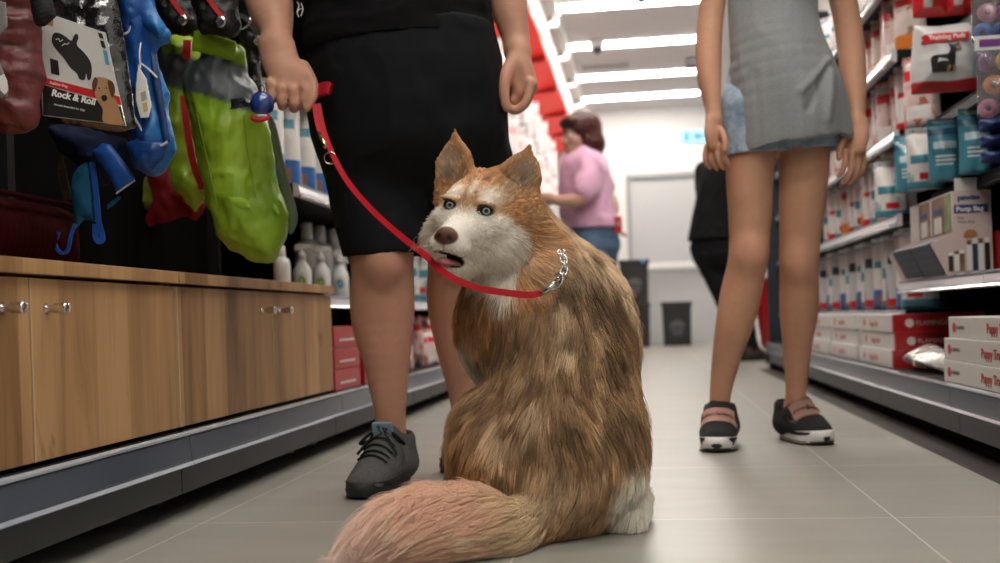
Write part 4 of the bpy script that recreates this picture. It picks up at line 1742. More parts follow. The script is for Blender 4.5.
def upper_blob(L, w, collar=0.105, tongue=0.006):
    b = Blob((-0.075, -L / 2 - 0.03, -0.005), (0.075, L / 2 + 0.03, collar + 0.05), 0.0028)
    h = L / 2
    b.limb([(V((0, -h + 0.045, 0.045)), 0.036), (V((0, -0.02, 0.046)), 0.036), (V((0, h * 0.38, 0.036)), 0.037), (V((0, h - 0.040, 0.026)), 0.033)], 0.02, n=(1, 0, 0), wide=1.12)
    b.cone((0, -h + 0.050, 0.05), (0, -h + 0.046, collar - 0.012), 0.040, 0.0385, 0.02, n=(0, 1, 0), wide=1.18)
    b.limb([(V((0, -0.01, 0.078)), 0.026), (V((0, -h + 0.096, collar + tongue)), 0.020)], 0.02, n=(1, 0, 0), wide=1.25)     # tongue ramp
    b.limb([(V((0, h * 0.25, 0.055)), 0.024), (V((0, -0.01, 0.078)), 0.026)], 0.02, n=(1, 0, 0), wide=1.2)
    b.cone((0, -h + 0.047, 0.075), (0, -h + 0.047, collar + 0.05), 0.029, 0.034, 0.004, 'sub', n=(0, 1, 0), wide=1.12)
    b.cut((0, 0, 0.010), (0, 0, -1))
    return b


def place_mesh(me, T):
    me.transform(T)
    return me


M_knit = mat('grey_knit', (0.115, 0.114, 0.115), 0.85, var=0.18, vscale=180, bump=0.5, bscale=900)
M_solek = mat('black_rubber', (0.018, 0.018, 0.018), 0.6, bump=0.2, bscale=200)
M_lace = mat('black_lace', (0.010, 0.010, 0.011), 0.8)
M_tab = mat('blue_tab', (0.22, 0.32, 0.42), 0.6)
M_heelclip = mat('heel_grey', (0.13, 0.13, 0.13), 0.5)


def top_of(me):
    from mathutils.bvhtree import BVHTree
    t = BVHTree.FromPolygons([v.co.copy() for v in me.vertices], [tuple(p.vertices) for p in me.polygons])

    def f(x, y, up=0.0015):
        r = t.ray_cast(V((x, y, 0.3)), V((0, 0, -1)))
        return V((x, y, (r[0].z if r[0] is not None else 0.03) + up))
    return f


def trainer(toe, heel, person):
    T, L = shoe_frame(toe, heel)
    T = T @ Matrix.Diagonal((1.10, 1, 1, 1))
    me = upper_blob(L, 0.048, 0.104, 0.010).mesh('shoe', relax=1)
    top = top_of(me)
    place_mesh(me, T)
    me.materials.append(M_knit)
    sh = link('shoe', me, person)
    bm = sole_bm(L, 0.049, [(-0.004, 0.0), (0.001, 0.004), (0.003, 0.016), (-0.001, 0.026), (-0.006, 0.030)])
    bm.transform(T)
    obj('sole', bm, M_solek, sh, smooth=True)
    # laces crossing the tongue, and a bow
    bm = BM()
    for k in range(5):
        y = 0.052 - k * 0.0165
        ribbon(bm, [top(x, y - 0.004 * (x / 0.03), 0.0022) for x in np.linspace(-0.030, 0.030, 11)], 0.0075, 0.003, (0, 1, 0.5))
    for s in (-1, 1):
        ribbon(bm, catmull([V((0, -0.020, 0.117)), V((s * 0.022, -0.008, 0.118)), V((s * 0.046, -0.004, 0.096)), V((s * 0.030, -0.014, 0.102)), V((0, -0.019, 0.116))], 4), 0.006, 0.003, (0, 0.4, 1))
        ribbon(bm, catmull([V((0, -0.018, 0.116)), V((s * 0.020, 0.008, 0.105)), V((s * 0.040, 0.026, 0.078))], 4), 0.006, 0.003, (0, 0.6, 0.5))
    bm.transform(T)
    obj('laces', bm, M_lace, sh)
    # blue tab on the tongue with a dark monogram
    y0 = -L / 2 + 0.105
    tm = T @ Matrix.Translation((0, y0 + 0.018, 0.124)) @ Matrix.Rotation(math.radians(-14), 4, 'X')
    bm = box(-0.020, 0.020, -0.007, 0.003, -0.014, 0.017)
    bm.transform(tm)
    tb = obj('tongue_tab', bm, M_tab, sh, bevel=0.002)
    bm = BM()
    for pts in ([(0.010, 0.008), (0.004, 0.010), (0.006, 0.002), (0.001, -0.006), (0.008, -0.008)], [(-0.002, 0.009), (-0.004, 0.0), (-0.006, -0.009)], [(-0.003, 0.006), (-0.011, 0.004), (-0.006, -0.002), (-0.013, -0.006)]):
        tube(bm, catmull([V((x, 0.0034, z)) for x, z in pts], 4), 0.0012, 5)
    bm.transform(tm)
    obj('monogram', bm, M_lace, sh)
    return sh


t1, h1 = UZ(358, 501), UZ(405, 480)
trainer(t1, h1, man)
t2, h2 = UZ(453, 475), UZ(480, 462)
trainer(t2, h2, man)

# ------------------------------------------------------------------ person in grey top and denim shorts
WD = 2.66


def woman_body():
    b = Blob((0.06, 2.40, 0.045), (0.68, 3.05, 1.76), 0.0037)
    L = [(U(721, 418, 2.76), 0.030), (U(720, 397, 2.755), 0.0270), (U(725, 365, 2.74), 0.035), (U(734, 325, 2.71), 0.047), (U(742, 290, 2.70), 0.0515), (U(748, 255, 2.685), 0.0490), (U(750, 215, 2.68), 0.0545), (U(750, 165, 2.68), 0.0610), (U(757, 100, 2.68), 0.072)]
    b.limb(L, 0.02)
    b.ell(U(752, 254, 2.650), (0.024, 0.020, 0.030), 0.05)
    b.ell(U(737, 305, 2.750), (0.028, 0.032, 0.06), 0.05)
    R = [(U(794, 412, 2.79), 0.030), (U(796, 390, 2.78), 0.0270), (U(797, 355, 2.76), 0.035), (U(798, 318, 2.73), 0.045), (U(799, 290, 2.71), 0.0490), (U(799, 262, 2.69), 0.0485), (U(801, 220, 2.68), 0.0545), (U(804, 165, 2.68), 0.0630), (U(803, 100, 2.68), 0.072)]
    b.limb(R, 0.02)
    b.ell(U(799, 262, 2.655), (0.024, 0.020, 0.030), 0.05)
    b.ell(U(801, 300, 2.755), (0.028, 0.032, 0.06), 0.05)
    b.limb([(U(722, 426, 2.77), 0.027), (U(719, 438, 2.68), 0.020)], 0.015)
    b.limb([(U(793, 420, 2.80), 0.027), (U(806, 432, 2.73), 0.020)], 0.015)
    b.limb([(U(780, 110, 2.68), 0.078), (U(776, 50, 2.68), 0.068), (U(773, 0, 2.68), 0.068), (U(774, -60, 2.68), 0.076), (U(775, -92, 2.69), 0.060)], 0.05, n=HR, wide=1.42)
    b.limb([(U(775, -95, 2.69), 0.042), (U(775, -132, 2.68), 0.042)], 0.03)
    # arms
    b.limb([(U(727, -82, 2.69), 0.041), (U(713, 0, 2.70), 0.0335), (U(709, 40, 2.69), 0.0335), (U(709, 75, 2.67), 0.031), (U(713, 105, 2.65), 0.0215), (U(714, 120, 2.64), 0.0195)], 0.012)
    b.limb([(U(822, -82, 2.69), 0.041), (U(843, 0, 2.70), 0.0345), (U(850, 40, 2.70), 0.0345), (U(854, 78, 2.68), 0.031), (U(857, 108, 2.66), 0.0215), (U(857, 122, 2.65), 0.0195)], 0.012)
    # hand beside the denim, fingers hanging
    b.limb([(U(714, 121, 2.638), 0.0145), (U(714, 134, 2.632), 0.0165), (U(715, 146, 2.630), 0.0135)], 0.012, n=(HR * 0.8 + HZ * 0.6), wide=1.9)
    for (mx, my, d), (ix, iy), (jx, jy), (tx, ty), r in (((707, 146, 2.650), (705, 157), (707, 164), (710, 168), .0072), ((712, 148, 2.638), (711, 159), (714, 165), (717, 169), .0078), ((717, 148, 2.626), (718, 159), (721, 165), (724, 168), .0080), ((722, 146, 2.616), (724, 156), (727, 162), (729, 165), .0078)):
        finger(b, [U(mx, my, d), U(ix, iy, d - .004), U(jx, jy, d), U(tx, ty, d + .006)], r, 0.003)
    finger(b, [U(721, 130, 2.618), U(725, 141, 2.604), U(725, 151, 2.602)], 0.0088, 0.006)
    # other hand, thumb towards the leg
    b.limb([(U(857, 123, 2.648), 0.0145), (U(856, 137, 2.642), 0.0170), (U(855, 150, 2.638), 0.0140)], 0.012, n=(HR * 0.85 - HZ * 0.5), wide=1.9)
    for (mx, my, d), (ix, iy), (jx, jy), (tx, ty), r in (((863, 150, 2.655), (864, 164), (861, 173), (857, 178), .0072), ((857, 153, 2.645), (858, 168), (854, 178), (849, 183), .0078), ((851, 153, 2.632), (851, 168), (847, 178), (842, 183), .0080), ((846, 151, 2.620), (845, 164), (842, 172), (838, 176), .0078)):
        finger(b, [U(mx, my, d), U(ix, iy, d - .004), U(jx, jy, d), U(tx, ty, d + .006)], r, 0.003)
    finger(b, [U(846, 135, 2.625), U(840, 147, 2.610), U(839, 158, 2.608)], 0.0088, 0.006)
    head_sdf(b, U(775, -166, 2.66), WOMH, 0.94)
    return b


_f = (-HZ * 0.95 + HR * -0.2 + V((0, 0, -0.15))).normalized()
_x = -V((0, 0, 1)).cross(_f).normalized()
WOMH = Matrix((_x, _f, _x.cross(_f))).transposed()
wom = part_mesh(woman_body(), 'person', M_skin, None, (0, 0, 0), 2, skin_fn((0.56, 0.300, 0.190), 0.06))
tag(wom, 'person in grey sleeveless top, denim shorts and black slip-on shoes on the right', 'person')


def long_hair(b, h, s):
    M = WOMH
    b.ell(h(0, -0.018, 0.045), (0.082 * s, 0.098 * s, 0.090 * s), 0.01, R=M)
    b.ell(h(0, 0.090, -0.025), (0.060 * s, 0.070 * s, 0.085 * s), 0.02, 'sub', R=M)
    b.cone(h(0, -0.075, 0.02), h(0, -0.085, -0.20), 0.055 * s, 0.035 * s, 0.02)


M_brhair = mat('brown_hair', (0.06, 0.03, 0.015), 0.45, var=0.3, vscale=60)
head_parts(U(775, -166, 2.66), WOMH, wom, M_brhair, long_hair, 0.94)


def denim():
    m, nt, b = new_mat('pale_denim')
    N, L = nt.nodes, nt.links
    tc = N.new('ShaderNodeTexCoord')
    n = N.new('ShaderNodeTexNoise'); n.inputs['Scale'].default_value = 22; n.inputs['Detail'].default_value = 8
    L.new(tc.outputs['Object'], n.inputs['Vector'])
    r = N.new('ShaderNodeValToRGB')
    r.color_ramp.elements[0].position = 0.3; r.color_ramp.elements[0].color = (0.20, 0.30, 0.42, 1)
    r.color_ramp.elements[1].position = 0.68; r.color_ramp.elements[1].color = (0.42, 0.52, 0.62, 1)
    L.new(n.outputs['Fac'], r.inputs[0]); L.new(r.outputs[0], b.inputs['Base Color'])
    w = N.new('ShaderNodeTexNoise'); w.inputs['Scale'].default_value = 700
    L.new(tc.outputs['Object'], w.inputs['Vector'])
    bp = N.new('ShaderNodeBump'); bp.inputs['Strength'].default_value = 0.3; bp.inputs['Distance'].default_value = 0.003
    L.new(w.outputs['Fac'], bp.inputs['Height']); L.new(bp.outputs[0], b.inputs['Normal'])
    b.inputs['Roughness'].default_value = 0.9
    return m


M_denim = denim()


def woman_shorts():
    b = Blob((0.12, 2.42, 0.70), (0.66, 2.98, 1.06), 0.0038)
    b.limb([(U(779, 58, 2.69), 0.080), (U(780, 105, 2.70), 0.096), (U(780, 125, 2.70), 0.098)], 0.03, n=HR, wide=1.52)
    b.limb([(U(756, 110, 2.68), 0.088), (U(753, 156, 2.68), 0.0775)], 0.02)
    b.limb([(U(806, 110, 2.68), 0.088), (U(809, 152, 2.68), 0.0830)], 0.02)
    b.limb([(U(755, 135, 2.68), 0.073), (U(752, 165, 2.68), 0.0735)], 0.003, 'sub')
    b.limb([(U(805, 135, 2.68), 0.076), (U(806, 162, 2.68), 0.0775)], 0.003, 'sub')
    b.cut(U(780, 154, 2.68), V((0.04, 0, -1)))
    b.cut(U(779, 58, 2.68), (0, 0, 1))
    return b


me = woman_shorts().mesh('denim_shorts', relax=1)
wrinkle(me, 0.0010, 26, (1, 1, 1.4), 22)
me.materials.append(M_denim)
ds = link('denim_shorts', me, wom)
# turned hems
bm = BM()


def ring_pts(c, a, bq, n=28, tilt=0.0):
    return [c + HR * (a * math.cos(t)) + HZ * (bq * math.sin(t)) + V((0, 0, tilt * math.cos(t))) for t in [2 * PI * k / n for k in range(n + 1)]]


M_grey = mat('grey_jersey', (0.275, 0.288, 0.296), 0.9, spec=0.2, var=0.10, vscale=240, bump=0.25, bscale=600, sheen=0.1)


def woman_top():
    b = Blob((0.10, 2.40, 0.72), (0.68, 3.00, 1.56), 0.0040)
    b.limb([(U(791, 140, 2.665), 0.119), (U(785, 95, 2.665), 0.114), (U(776, 45, 2.67), 0.0940), (U(772, 5, 2.68), 0.0890), (U(774, -50, 2.68), 0.098), (U(775, -84, 2.69), 0.066)], 0.04, n=HR, wide=1.26)
    b.limb([(U(788, 138, 2.67), 0.104), (U(793, 165, 2.67), 0.110)], 0.004, 'sub', n=HR, wide=1.27)
    for x in (727, 823):                          # armholes
        b.cone(U(x - 6 * (1 if x < 775 else -1), -86, 2.69), U(x + 2, -42, 2.69), 0.036, 0.026, 0.006, 'sub')
    b.cone(U(775, -90, 2.69), U(775, -150, 2.66), 0.060, 0.090, 0.01, 'sub')
    # the hem is higher on the right, slit open at the left hip
    b.cut(U(788, 145, 2.60), (V((0, 0, -1)) + HR * 0.13 - HZ * 0.08))
    b.cone(U(714, 66, 2.66), U(717, 165, 2.66), 0.014, 0.046, 0.004, 'sub')
    return b


me = woman_top().mesh('tank_top', relax=2)


def drape(P):
    return 0.35 + 0.65 * sstep(1.15, 0.80, P[:, 2])


wrinkle(me, 0.0060, 8.5, (1.3, 1.3, 0.28), 33, drape)
# the gathered fold running from the right waist across the front
n_ = len(me.vertices)
P_ = np.zeros(n_ * 3); me.vertices.foreach_get('co', P_); P_ = P_.reshape(-1, 3)
N_ = np.zeros(n_ * 3); me.vertices.foreach_get('normal', N_); N_ = N_.reshape(-1, 3)
for (x0, y0), (x1, y1), amp, wd_ in (((834, 56), (800, 92), 0.007, 0.010), ((832, 62), (806, 110), -0.006, 0.010), ((836, 70), (826, 120), 0.006, 0.012), ((740, 60), (746, 138), 0.006, 0.010), ((756, 70), (762, 142), -0.005, 0.011)):
    a, q = np3(U(x0, y0, 2.56)), np3(U(x1, y1, 2.56))
    ba = q - a
    t = np.clip(((P_ - a) @ ba) / (ba @ ba), 0, 1)
    d = P_ - a - t[:, None] * ba
    d = d - np.outer(d @ np3(HZ), np3(HZ))
    P_ += N_ * (amp * np.exp(-(np.linalg.norm(d, axis=1) / wd_) ** 2) * np.clip(-(N_ @ np3(HZ)), 0, 1))[:, None]
me.vertices.foreach_set('co', P_.ravel()); me.update()
me.materials.append(M_grey)
link('tank_top', me, wom)

M_knitb = mat('black_knit', (0.014, 0.014, 0.015), 0.85, bump=0.5, bscale=700)
M_pinkstrap = mat('pink_strap', (0.70, 0.42, 0.35), 0.7, bump=0.1, bscale=300)
M_wsole = mat('white_foam_sole', (0.68, 0.66, 0.64), 0.5)
M_ink = mat('dark_ink', (0.05, 0.03, 0.03), 0.7)


def slip_on(toe, heel, person):
    T, L = shoe_frame(toe, heel)
    T = T @ Matrix.Diagonal((1.14, 1, 1, 1))
    me = upper_blob(L, 0.043, 0.098).mesh('shoe', relax=1)
    top = top_of(me)
    place_mesh(me, T)
    me.materials.append(M_knitb)
    sh = link('shoe', me, person)
    bm = sole_bm(L, 0.044, [(-0.004, 0.004), (0.002, 0.008), (0.004, 0.020), (0.001, 0.030), (-0.006, 0.034)])
    bm.transform(T)
    obj('midsole', bm, M_wsole, sh, smooth=True)
    bm = sole_bm(L, 0.044, [(-0.006, 0.0), (0.001, 0.001), (0.002, 0.007), (-0.004, 0.009)])
    bm.transform(T)
    obj('outsole', bm, M_solek, sh, smooth=True)
    # toe cap of rubber
    b = Blob((-0.04, L / 2 - 0.06, 0), (0.04, L / 2 + 0.02, 0.05), 0.0025)
    b.ell((0, L / 2 - 0.012, 0.022), (0.018, 0.016, 0.018), 0.004)
    me = b.mesh('toe_cap'); place_mesh(me, T); me.materials.append(M_solek)
    link('toe_cap', me, sh)
    # the wide strap over the instep
    h = L / 2
    bm = BM()
    rows = []
    for u in np.linspace(0, 1, 7):
        y = h * 0.36 + 0.014 - u * 0.050
        row = []
        for x in np.linspace(-1, 1, 15):
            p = top(x * 0.0405, y - 0.016 * x * x, 0.0016)
            row.append(bm.verts.new(p))
        rows.append(row)
    for a, q in zip(rows, rows[1:]):
        for k in range(14):
            bm.faces.new((a[k], a[k + 1], q[k + 1], q[k]))
    bmesh.ops.solidify(bm, geom=bm.faces[:], thickness=-0.003)
    bm.transform(T)
    obj('strap', bm, M_pinkstrap, sh, smooth=True)
    bm = BM()                                     # the unreadable script on the strap
    pts = []
    for k in range(26):
        u = k / 25 * 2 - 1
        x = 0.034 * u
        y = h * 0.36 - 0.011 + 0.0055 * math.sin(k * 2.3) * (1.6 if abs(u) < 0.15 else 0.6) - 0.016 * (x / 0.0405) ** 2
        pts.append(top(x, y, 0.0052))
    tube(bm, pts, 0.0013, 5)
    bm.transform(T)
    obj('script_mark', bm, M_ink, sh)
    return sh


slip_on(UZ(717, 453.5), UZ(722, 441), wom)
slip_on(UZ(827, 446), UZ(783, 437.5), wom)
# ================================================================== people and boxes at the back
def simple_hand(b, W, d, side, r=0.0085):
    """a hanging hand: palm then five curled fingers; d = pointing direction, side = across the knuckles"""
    d = d.normalized(); side = side.normalized()
    n = d.cross(side).normalized()
    b.limb([(W, 0.020), (W + d * 0.085, 0.017)], 0.012, n=side, wide=1.9)
    for i, l in enumerate((0.068, 0.078, 0.074, 0.056)):
        o = W + d * 0.088 + side * ((i - 1.5) * 0.0195)
        finger(b, [o, o + d * l * 0.5 + n * 0.006, o + d * l * 0.8 + n * 0.022, o + d * l * 0.9 + n * 0.036], r, 0.003)
    o = W + d * 0.03 - side * 0.034
    finger(b, [o, o + d * 0.03 - side * 0.016 + n * 0.01, o + d * 0.06 - side * 0.012 + n * 0.02], r * 1.15, 0.006)


PD = 6.25
q = lambda x, y, d=0.0: U(x, y, PD + d)
_f = (-HR * 0.90 - HZ * 0.42 + V((0, 0, -0.10))).normalized()
_x = -V((0, 0, 1)).cross(_f).normalized()
PH = Matrix((_x, _f, _x.cross(_f))).transposed()
_fb = V((_f.x, _f.y, 0)).normalized()           # the way she faces
_sb = V((_fb.y, -_fb.x, 0))
HEADP = q(580, 136)


def pink_body():
    c = q(588, 220)
    b = Blob((c.x - 0.50, c.y - 0.50, 0.02), (c.x + 0.42, c.y + 0.50, 1.66), 0.0065)
    s1, s2 = q(589, 163, -0.16), q(588, 160, 0.17)
    b.limb([(q(593, 240), 0.112), (q(587, 200), 0.11), (q(584, 172), 0.105), (q(582, 160), 0.07)], 0.03, n=_sb, wide=1.25)
    b.limb([(q(584, 158), 0.055), (q(580, 146), 0.05)], 0.03)
    # near arm reaching to the shelf
    b.limb([(s1, 0.055), (q(584, 196, -0.24), 0.043), (q(566, 201, -0.22), 0.037), (q(552, 199, -0.20), 0.027)], 0.02)
    simple_hand(b, q(551, 199, -0.20), (-HR + V((0, 0, 0.1))), V((0, 0, 1)) - HZ * 0.4)
    # far arm, hand on the hip
    b.limb([(s2, 0.055), (q(604, 190, 0.2), 0.045), (q(612, 205, 0.1), 0.040), (q(613, 216, 0.05), 0.028)], 0.02)
    simple_hand(b, q(613, 214, 0.04), (V((0, 0, -0.8)) + HZ * -0.2 + HR * 0.2), HZ + HR * 0.2)
    for o, dd in ((-5, -0.09), (5, 0.09)):
        b.limb([(q(596 + o, 245, dd), 0.095), (q(592 + o, 305, dd), 0.062), (q(592 + o, 330, dd), 0.056), (q(592 + o, 362, dd), 0.038)], 0.03)
        a = q(592 + o, 366, dd)
        a.z = 0.035
        b.limb([(a, 0.036), (a + _fb * 0.15, 0.028)], 0.02)
    head_sdf(b, HEADP, PH, 1.08)
    return b


pk = part_mesh(pink_body(), 'person', M_skin, None, (0, 0, 0), 1, skin_fn((0.50, 0.30, 0.22)))
tag(pk, 'person in pink tee and jeans with a dark red bob browsing the left shelf', 'person')
M_redhair = mat('dark_red_hair', (0.060, 0.012, 0.009), 0.4, var=0.35, vscale=40)


def bob_hair(b, h, s):
    M = PH
    b.ell(h(0, -0.020, 0.040), (0.092 * s, 0.105 * s, 0.094 * s), 0.01, R=M)
    b.ell(h(0, -0.045, -0.045), (0.098 * s, 0.085 * s, 0.085 * s), 0.03, R=M)
    b.ell(h(0, 0.095, -0.035), (0.058 * s, 0.075 * s, 0.088 * s), 0.02, 'sub', R=M)
    b.ell(h(0, 0.060, 0.075), (0.070 * s, 0.040 * s, 0.030 * s), 0.02, R=M)


head_parts(HEADP, PH, pk, M_redhair, bob_hair, 1.12)
b = Blob((q(588, 200).x - 0.42, q(588, 200).y - 0.42, 0.78), (q(588, 200).x + 0.40, q(588, 200).y + 0.42, 1.45), 0.007)
b.limb([(q(591, 229), 0.152), (q(585, 200), 0.147), (q(583, 172), 0.140), (q(583, 161), 0.092)], 0.05, n=_sb, wide=1.28)
b.limb([(q(589, 166, -0.15), 0.080), (q(586, 190, -0.23), 0.075)], 0.03)
b.limb([(q(589, 163, 0.17), 0.078), (q(603, 186, 0.2), 0.072)], 0.03)
b.cut(q(593, 229), V((0, 0, -1)))
b.cone(q(584, 157), q(580, 140), 0.060, 0.065, 0.01, 'sub')
me = b.mesh('tee_shirt', relax=2)
wrinkle(me, 0.007, 7, (1, 1, 0.7), 41)
me.materials.append(mat('pink_jersey', (0.74, 0.42, 0.60), 0.85, sheen=0.2))
link('tee_shirt', me, pk)
M_jean = mat('blue_jean', (0.085, 0.150, 0.250), 0.85, var=0.25, vscale=14, bump=0.2, bscale=300)
b = Blob((q(594, 260).x - 0.35, q(594, 260).y - 0.35, 0.05), (q(594, 260).x + 0.35, q(594, 260).y + 0.35, 0.97), 0.007)
b.limb([(q(592, 222), 0.136), (q(594, 246), 0.146)], 0.03, n=_sb, wide=1.2)
for o, dd in ((-5, -0.09), (5, 0.09)):
    b.limb([(q(596 + o, 248, dd), 0.105), (q(592 + o, 305, dd), 0.080), (q(592 + o, 364, dd), 0.072)], 0.03)
b.cut(q(594, 223), (0, 0, 1))
me = b.mesh('jeans', relax=1)
wrinkle(me, 0.005, 10, (1, 1, 1.6), 44)
me.materials.append(M_jean)
link('jeans', me, pk)
for o, dd in ((-5, -0.09), (5, 0.09)):
    a = q(592 + o, 366, dd); a.z = 0
    T, L = shoe_frame(a + _fb * 0.18, a - _fb * 0.07)
    me = upper_blob(L, 0.044, 0.09).mesh('shoe', relax=1)
    place_mesh(me, T); me.materials.append(M_wsole)
    s = link('shoe', me, pk)
    bm = sole_bm(L, 0.046, [(-0.004, 0), (0.002, 0.004), (0.003, 0.02), (-0.004, 0.028)]); bm.transform(T)
    obj('sole', bm, M_solek, s, smooth=True)
# a red wallet in the hand on her hip
wl = thing('wallet', 'small red wallet in the hand of the person in the pink tee', 'wallet', q(618, 224, -0.12))
obj('cover', box(-0.022, 0.022, -0.012, 0.012, -0.055, 0.045), mat('red_leather', (0.42, 0.02, 0.02), 0.4), wl, bevel=0.006)
obj('clasp', box(-0.006, 0.006, -0.016, -0.011, -0.01, 0.01), M_steel, wl, bevel=0.001)

# ---- the person in black behind the legs
BD = 7.3
q2 = lambda x, y, d=0.0: U(x, y, BD + d)
_f = (HR * 0.75 + HZ * 0.55 + V((0, 0, -0.2))).normalized()
_x = -V((0, 0, 1)).cross(_f).normalized()
BH = Matrix((_x, _f, _x.cross(_f))).transposed()
_fc = V((_f.x, _f.y, 0)).normalized()
_sc = V((_fc.y, -_fc.x, 0))


def black_body():
    c = q2(724, 250)
    b = Blob((c.x - 0.42, c.y - 0.42, 0.02), (c.x + 0.50, c.y + 0.45, 1.72), 0.0065)
    b.limb([(q2(716, 238), 0.135), (q2(718, 205), 0.12), (q2(722, 175), 0.115), (q2(725, 163), 0.08)], 0.05, n=_sc, wide=1.3)
    b.limb([(q2(728, 158), 0.055), (q2(731, 148), 0.05)], 0.03)
    for sg in (-1, 1):
        s0 = q2(724, 168) + _sc * (0.17 * sg)
        e0 = s0 + V((0, 0, -0.27)) + _fc * 0.02 + _sc * 0.04 * sg
        w0 = e0 + V((0, 0, -0.06)) + _fc * 0.24
        b.limb([(s0, 0.055), (e0, 0.042), (w0, 0.027)], 0.02)
        simple_hand(b, w0, _fc + V((0, 0, -0.2)), _sc * sg + V((0, 0, 0.3)))
    for o, sg in ((-4, -1), (9, 1)):
        b.limb([(q2(718 + o, 248) + _sc * .08 * sg, 0.092), (q2(732 + o, 305), 0.058), (q2(742 + o, 345), 0.038)], 0.03)
        a = q2(743 + o, 352); a.z = 0.035
        b.limb([(a, 0.034), (a + _fc * 0.13, 0.028)], 0.02)
    head_sdf(b, q2(733, 135), BH, 0.98)
    return b


bk = part_mesh(black_body(), 'person', M_skin, None, (0, 0, 0), 1, skin_fn((0.45, 0.28, 0.2)))
tag(bk, 'person all in black standing by the back door behind the bare legs', 'person')


def tied_hair(b, h, s):
    b.ell(h(0, -0.020, 0.042), (0.084 * s, 0.100 * s, 0.090 * s), 0.01, R=BH)
    b.ell(h(0, 0.090, -0.03), (0.062 * s, 0.075 * s, 0.088 * s), 0.02, 'sub', R=BH)
    b.ell(h(0, -0.12, 0.03), (0.035 * s, 0.035 * s, 0.035 * s), 0.01, R=BH)


head_parts(q2(733, 135), BH, bk, M_dkhair, tied_hair, 0.98)
b = Blob((q2(724, 200).x - 0.40, q2(724, 200).y - 0.40, 0.72), (q2(724, 200).x + 0.42, q2(724, 200).y + 0.42, 1.45), 0.007)
b.limb([(q2(715, 240), 0.158), (q2(718, 205), 0.138), (q2(722, 177), 0.133), (q2(725, 164), 0.092)], 0.05, n=_sc, wide=1.28)
for sg in (-1, 1):
    s0 = q2(724, 168) + _sc * (0.17 * sg)
    e0 = s0 + V((0, 0, -0.27)) + _fc * 0.02 + _sc * 0.04 * sg
    b.limb([(s0, 0.075), (e0, 0.058)], 0.03)
b.cut(q2(715, 240), V((0, 0, -1)))
b.cone(q2(728, 158), q2(731, 145), 0.060, 0.062, 0.01, 'sub')
me = b.mesh('black_top', relax=2)
wrinkle(me, 0.006, 7, (1, 1, 0.6), 51)
me.materials.append(M_blk_sh)
link('black_top', me, bk)
b = Blob((q2(730, 300).x - 0.40, q2(730, 300).y - 0.40, 0.05), (q2(730, 300).x + 0.40, q2(730, 300).y + 0.40, 1.0), 0.007)
b.limb([(q2(716, 236), 0.142), (q2(717, 250), 0.146)], 0.03, n=_sc, wide=1.2)
for o, sg in ((-4, -1), (9, 1)):
    b.limb([(q2(718 + o, 248) + _sc * .08 * sg, 0.105), (q2(732 + o, 305), 0.072), (q2(742 + o, 346), 0.052)], 0.03)
b.cut(q2(716, 236), (0, 0, 1))
me = b.mesh('black_trousers', relax=1)
wrinkle(me, 0.004, 10, (1, 1, 1.6), 54)
me.materials.append(M_blk_short)
link('black_trousers', me, bk)
for o in (-4, 9):
    a = q2(743 + o, 352); a.z = 0
    T, L = shoe_frame(a + _fc * 0.17, a - _fc * 0.07)
    me = upper_blob(L, 0.044, 0.09).mesh('shoe', relax=1)
    place_mesh(me, T); me.materials.append(mat('brown_suede', (0.05, 0.032, 0.024), 0.8))
    s = link('shoe', me, bk)
    bm = sole_bm(L, 0.046, [(-0.004, 0), (0.002, 0.004), (0.003, 0.02), (-0.004, 0.028)]); bm.transform(T)
    obj('sole', bm, M_solek, s, smooth=True)

# ---- three black feed boxes with lids before the door
M_bin = mat('bin_black', (0.016, 0.016, 0.017), 0.42)
M_binl = mat('bin_emblem', (0.095, 0.095, 0.09), 0.5)
M_dot = mat('blue_sticker', (0.10, 0.30, 0.75), 0.4)


def feed_bin(label, p, z=0.0):
    t = thing('storage_bin', label, 'bin', (p.x, p.y, z), 0, 'black storage bins before the exit door')
    w, h, d = 0.155, 0.455, 0.14
    bm = BM()
    lo = [(-w * .93, -d * .93), (w * .93, -d * .93), (w * .93, d * .93), (-w * .93, d * .93)]
    hi = [(-w, -d), (w, -d), (w, d), (-w, d)]
    a = [bm.verts.new((x, y, 0)) for x, y in lo]
    q = [bm.verts.new((x, y, h)) for x, y in hi]
    for k in range(4):
        bm.faces.new((a[k], a[(k + 1) % 4], q[(k + 1) % 4], q[k]))
    bm.faces.new(a[::-1]); bm.faces.new(q)
    obj('tub', bm, M_bin, t, bevel=0.012)
    obj('lid', box(-w - 0.012, w + 0.012, -d - 0.012, d + 0.012, h - 0.025, h + 0.015), M_bin, t, bevel=0.008)
    # faded round crest pressed on the front
    bm = BM()
    prism(bm, [(0.085 * math.cos(PI * k / 10), 0.20 + 0.075 * math.sin(PI * k / 10)) for k in range(11)], -d - 0.001, -d + 0.012)
    for i in range(3):
        bx(bm, -0.075 + i * .012, 0.075 - i * .012, -d * 0.97 - 0.003, -d * 0.97 + 0.012, 0.165 - i * 0.028, 0.183 - i * 0.028)
    obj('crest', bm, M_binl, t)
    return t


yb = 11.55
p1 = UY(636, 330, yb); p2 = UY(677, 330, yb)
bin1 = feed_bin('black lidded storage bin on the floor under another bin', p1)
bin2 = feed_bin('black lidded storage bin on top of another, blue sticker on its lid', p1, 0.471)
bm = BM(); lathe(bm, [(0.022, 0), (0.022, 0.004)], 16, mtx=Matrix.Translation((0.10, -0.154, 0.452)) @ Matrix.Rotation(PI / 2, 4, 'X'))
obj('blue_sticker', bm, M_dot, bin2)
bin3 = feed_bin('black lidded storage bin standing alone on the floor before the door', p2)
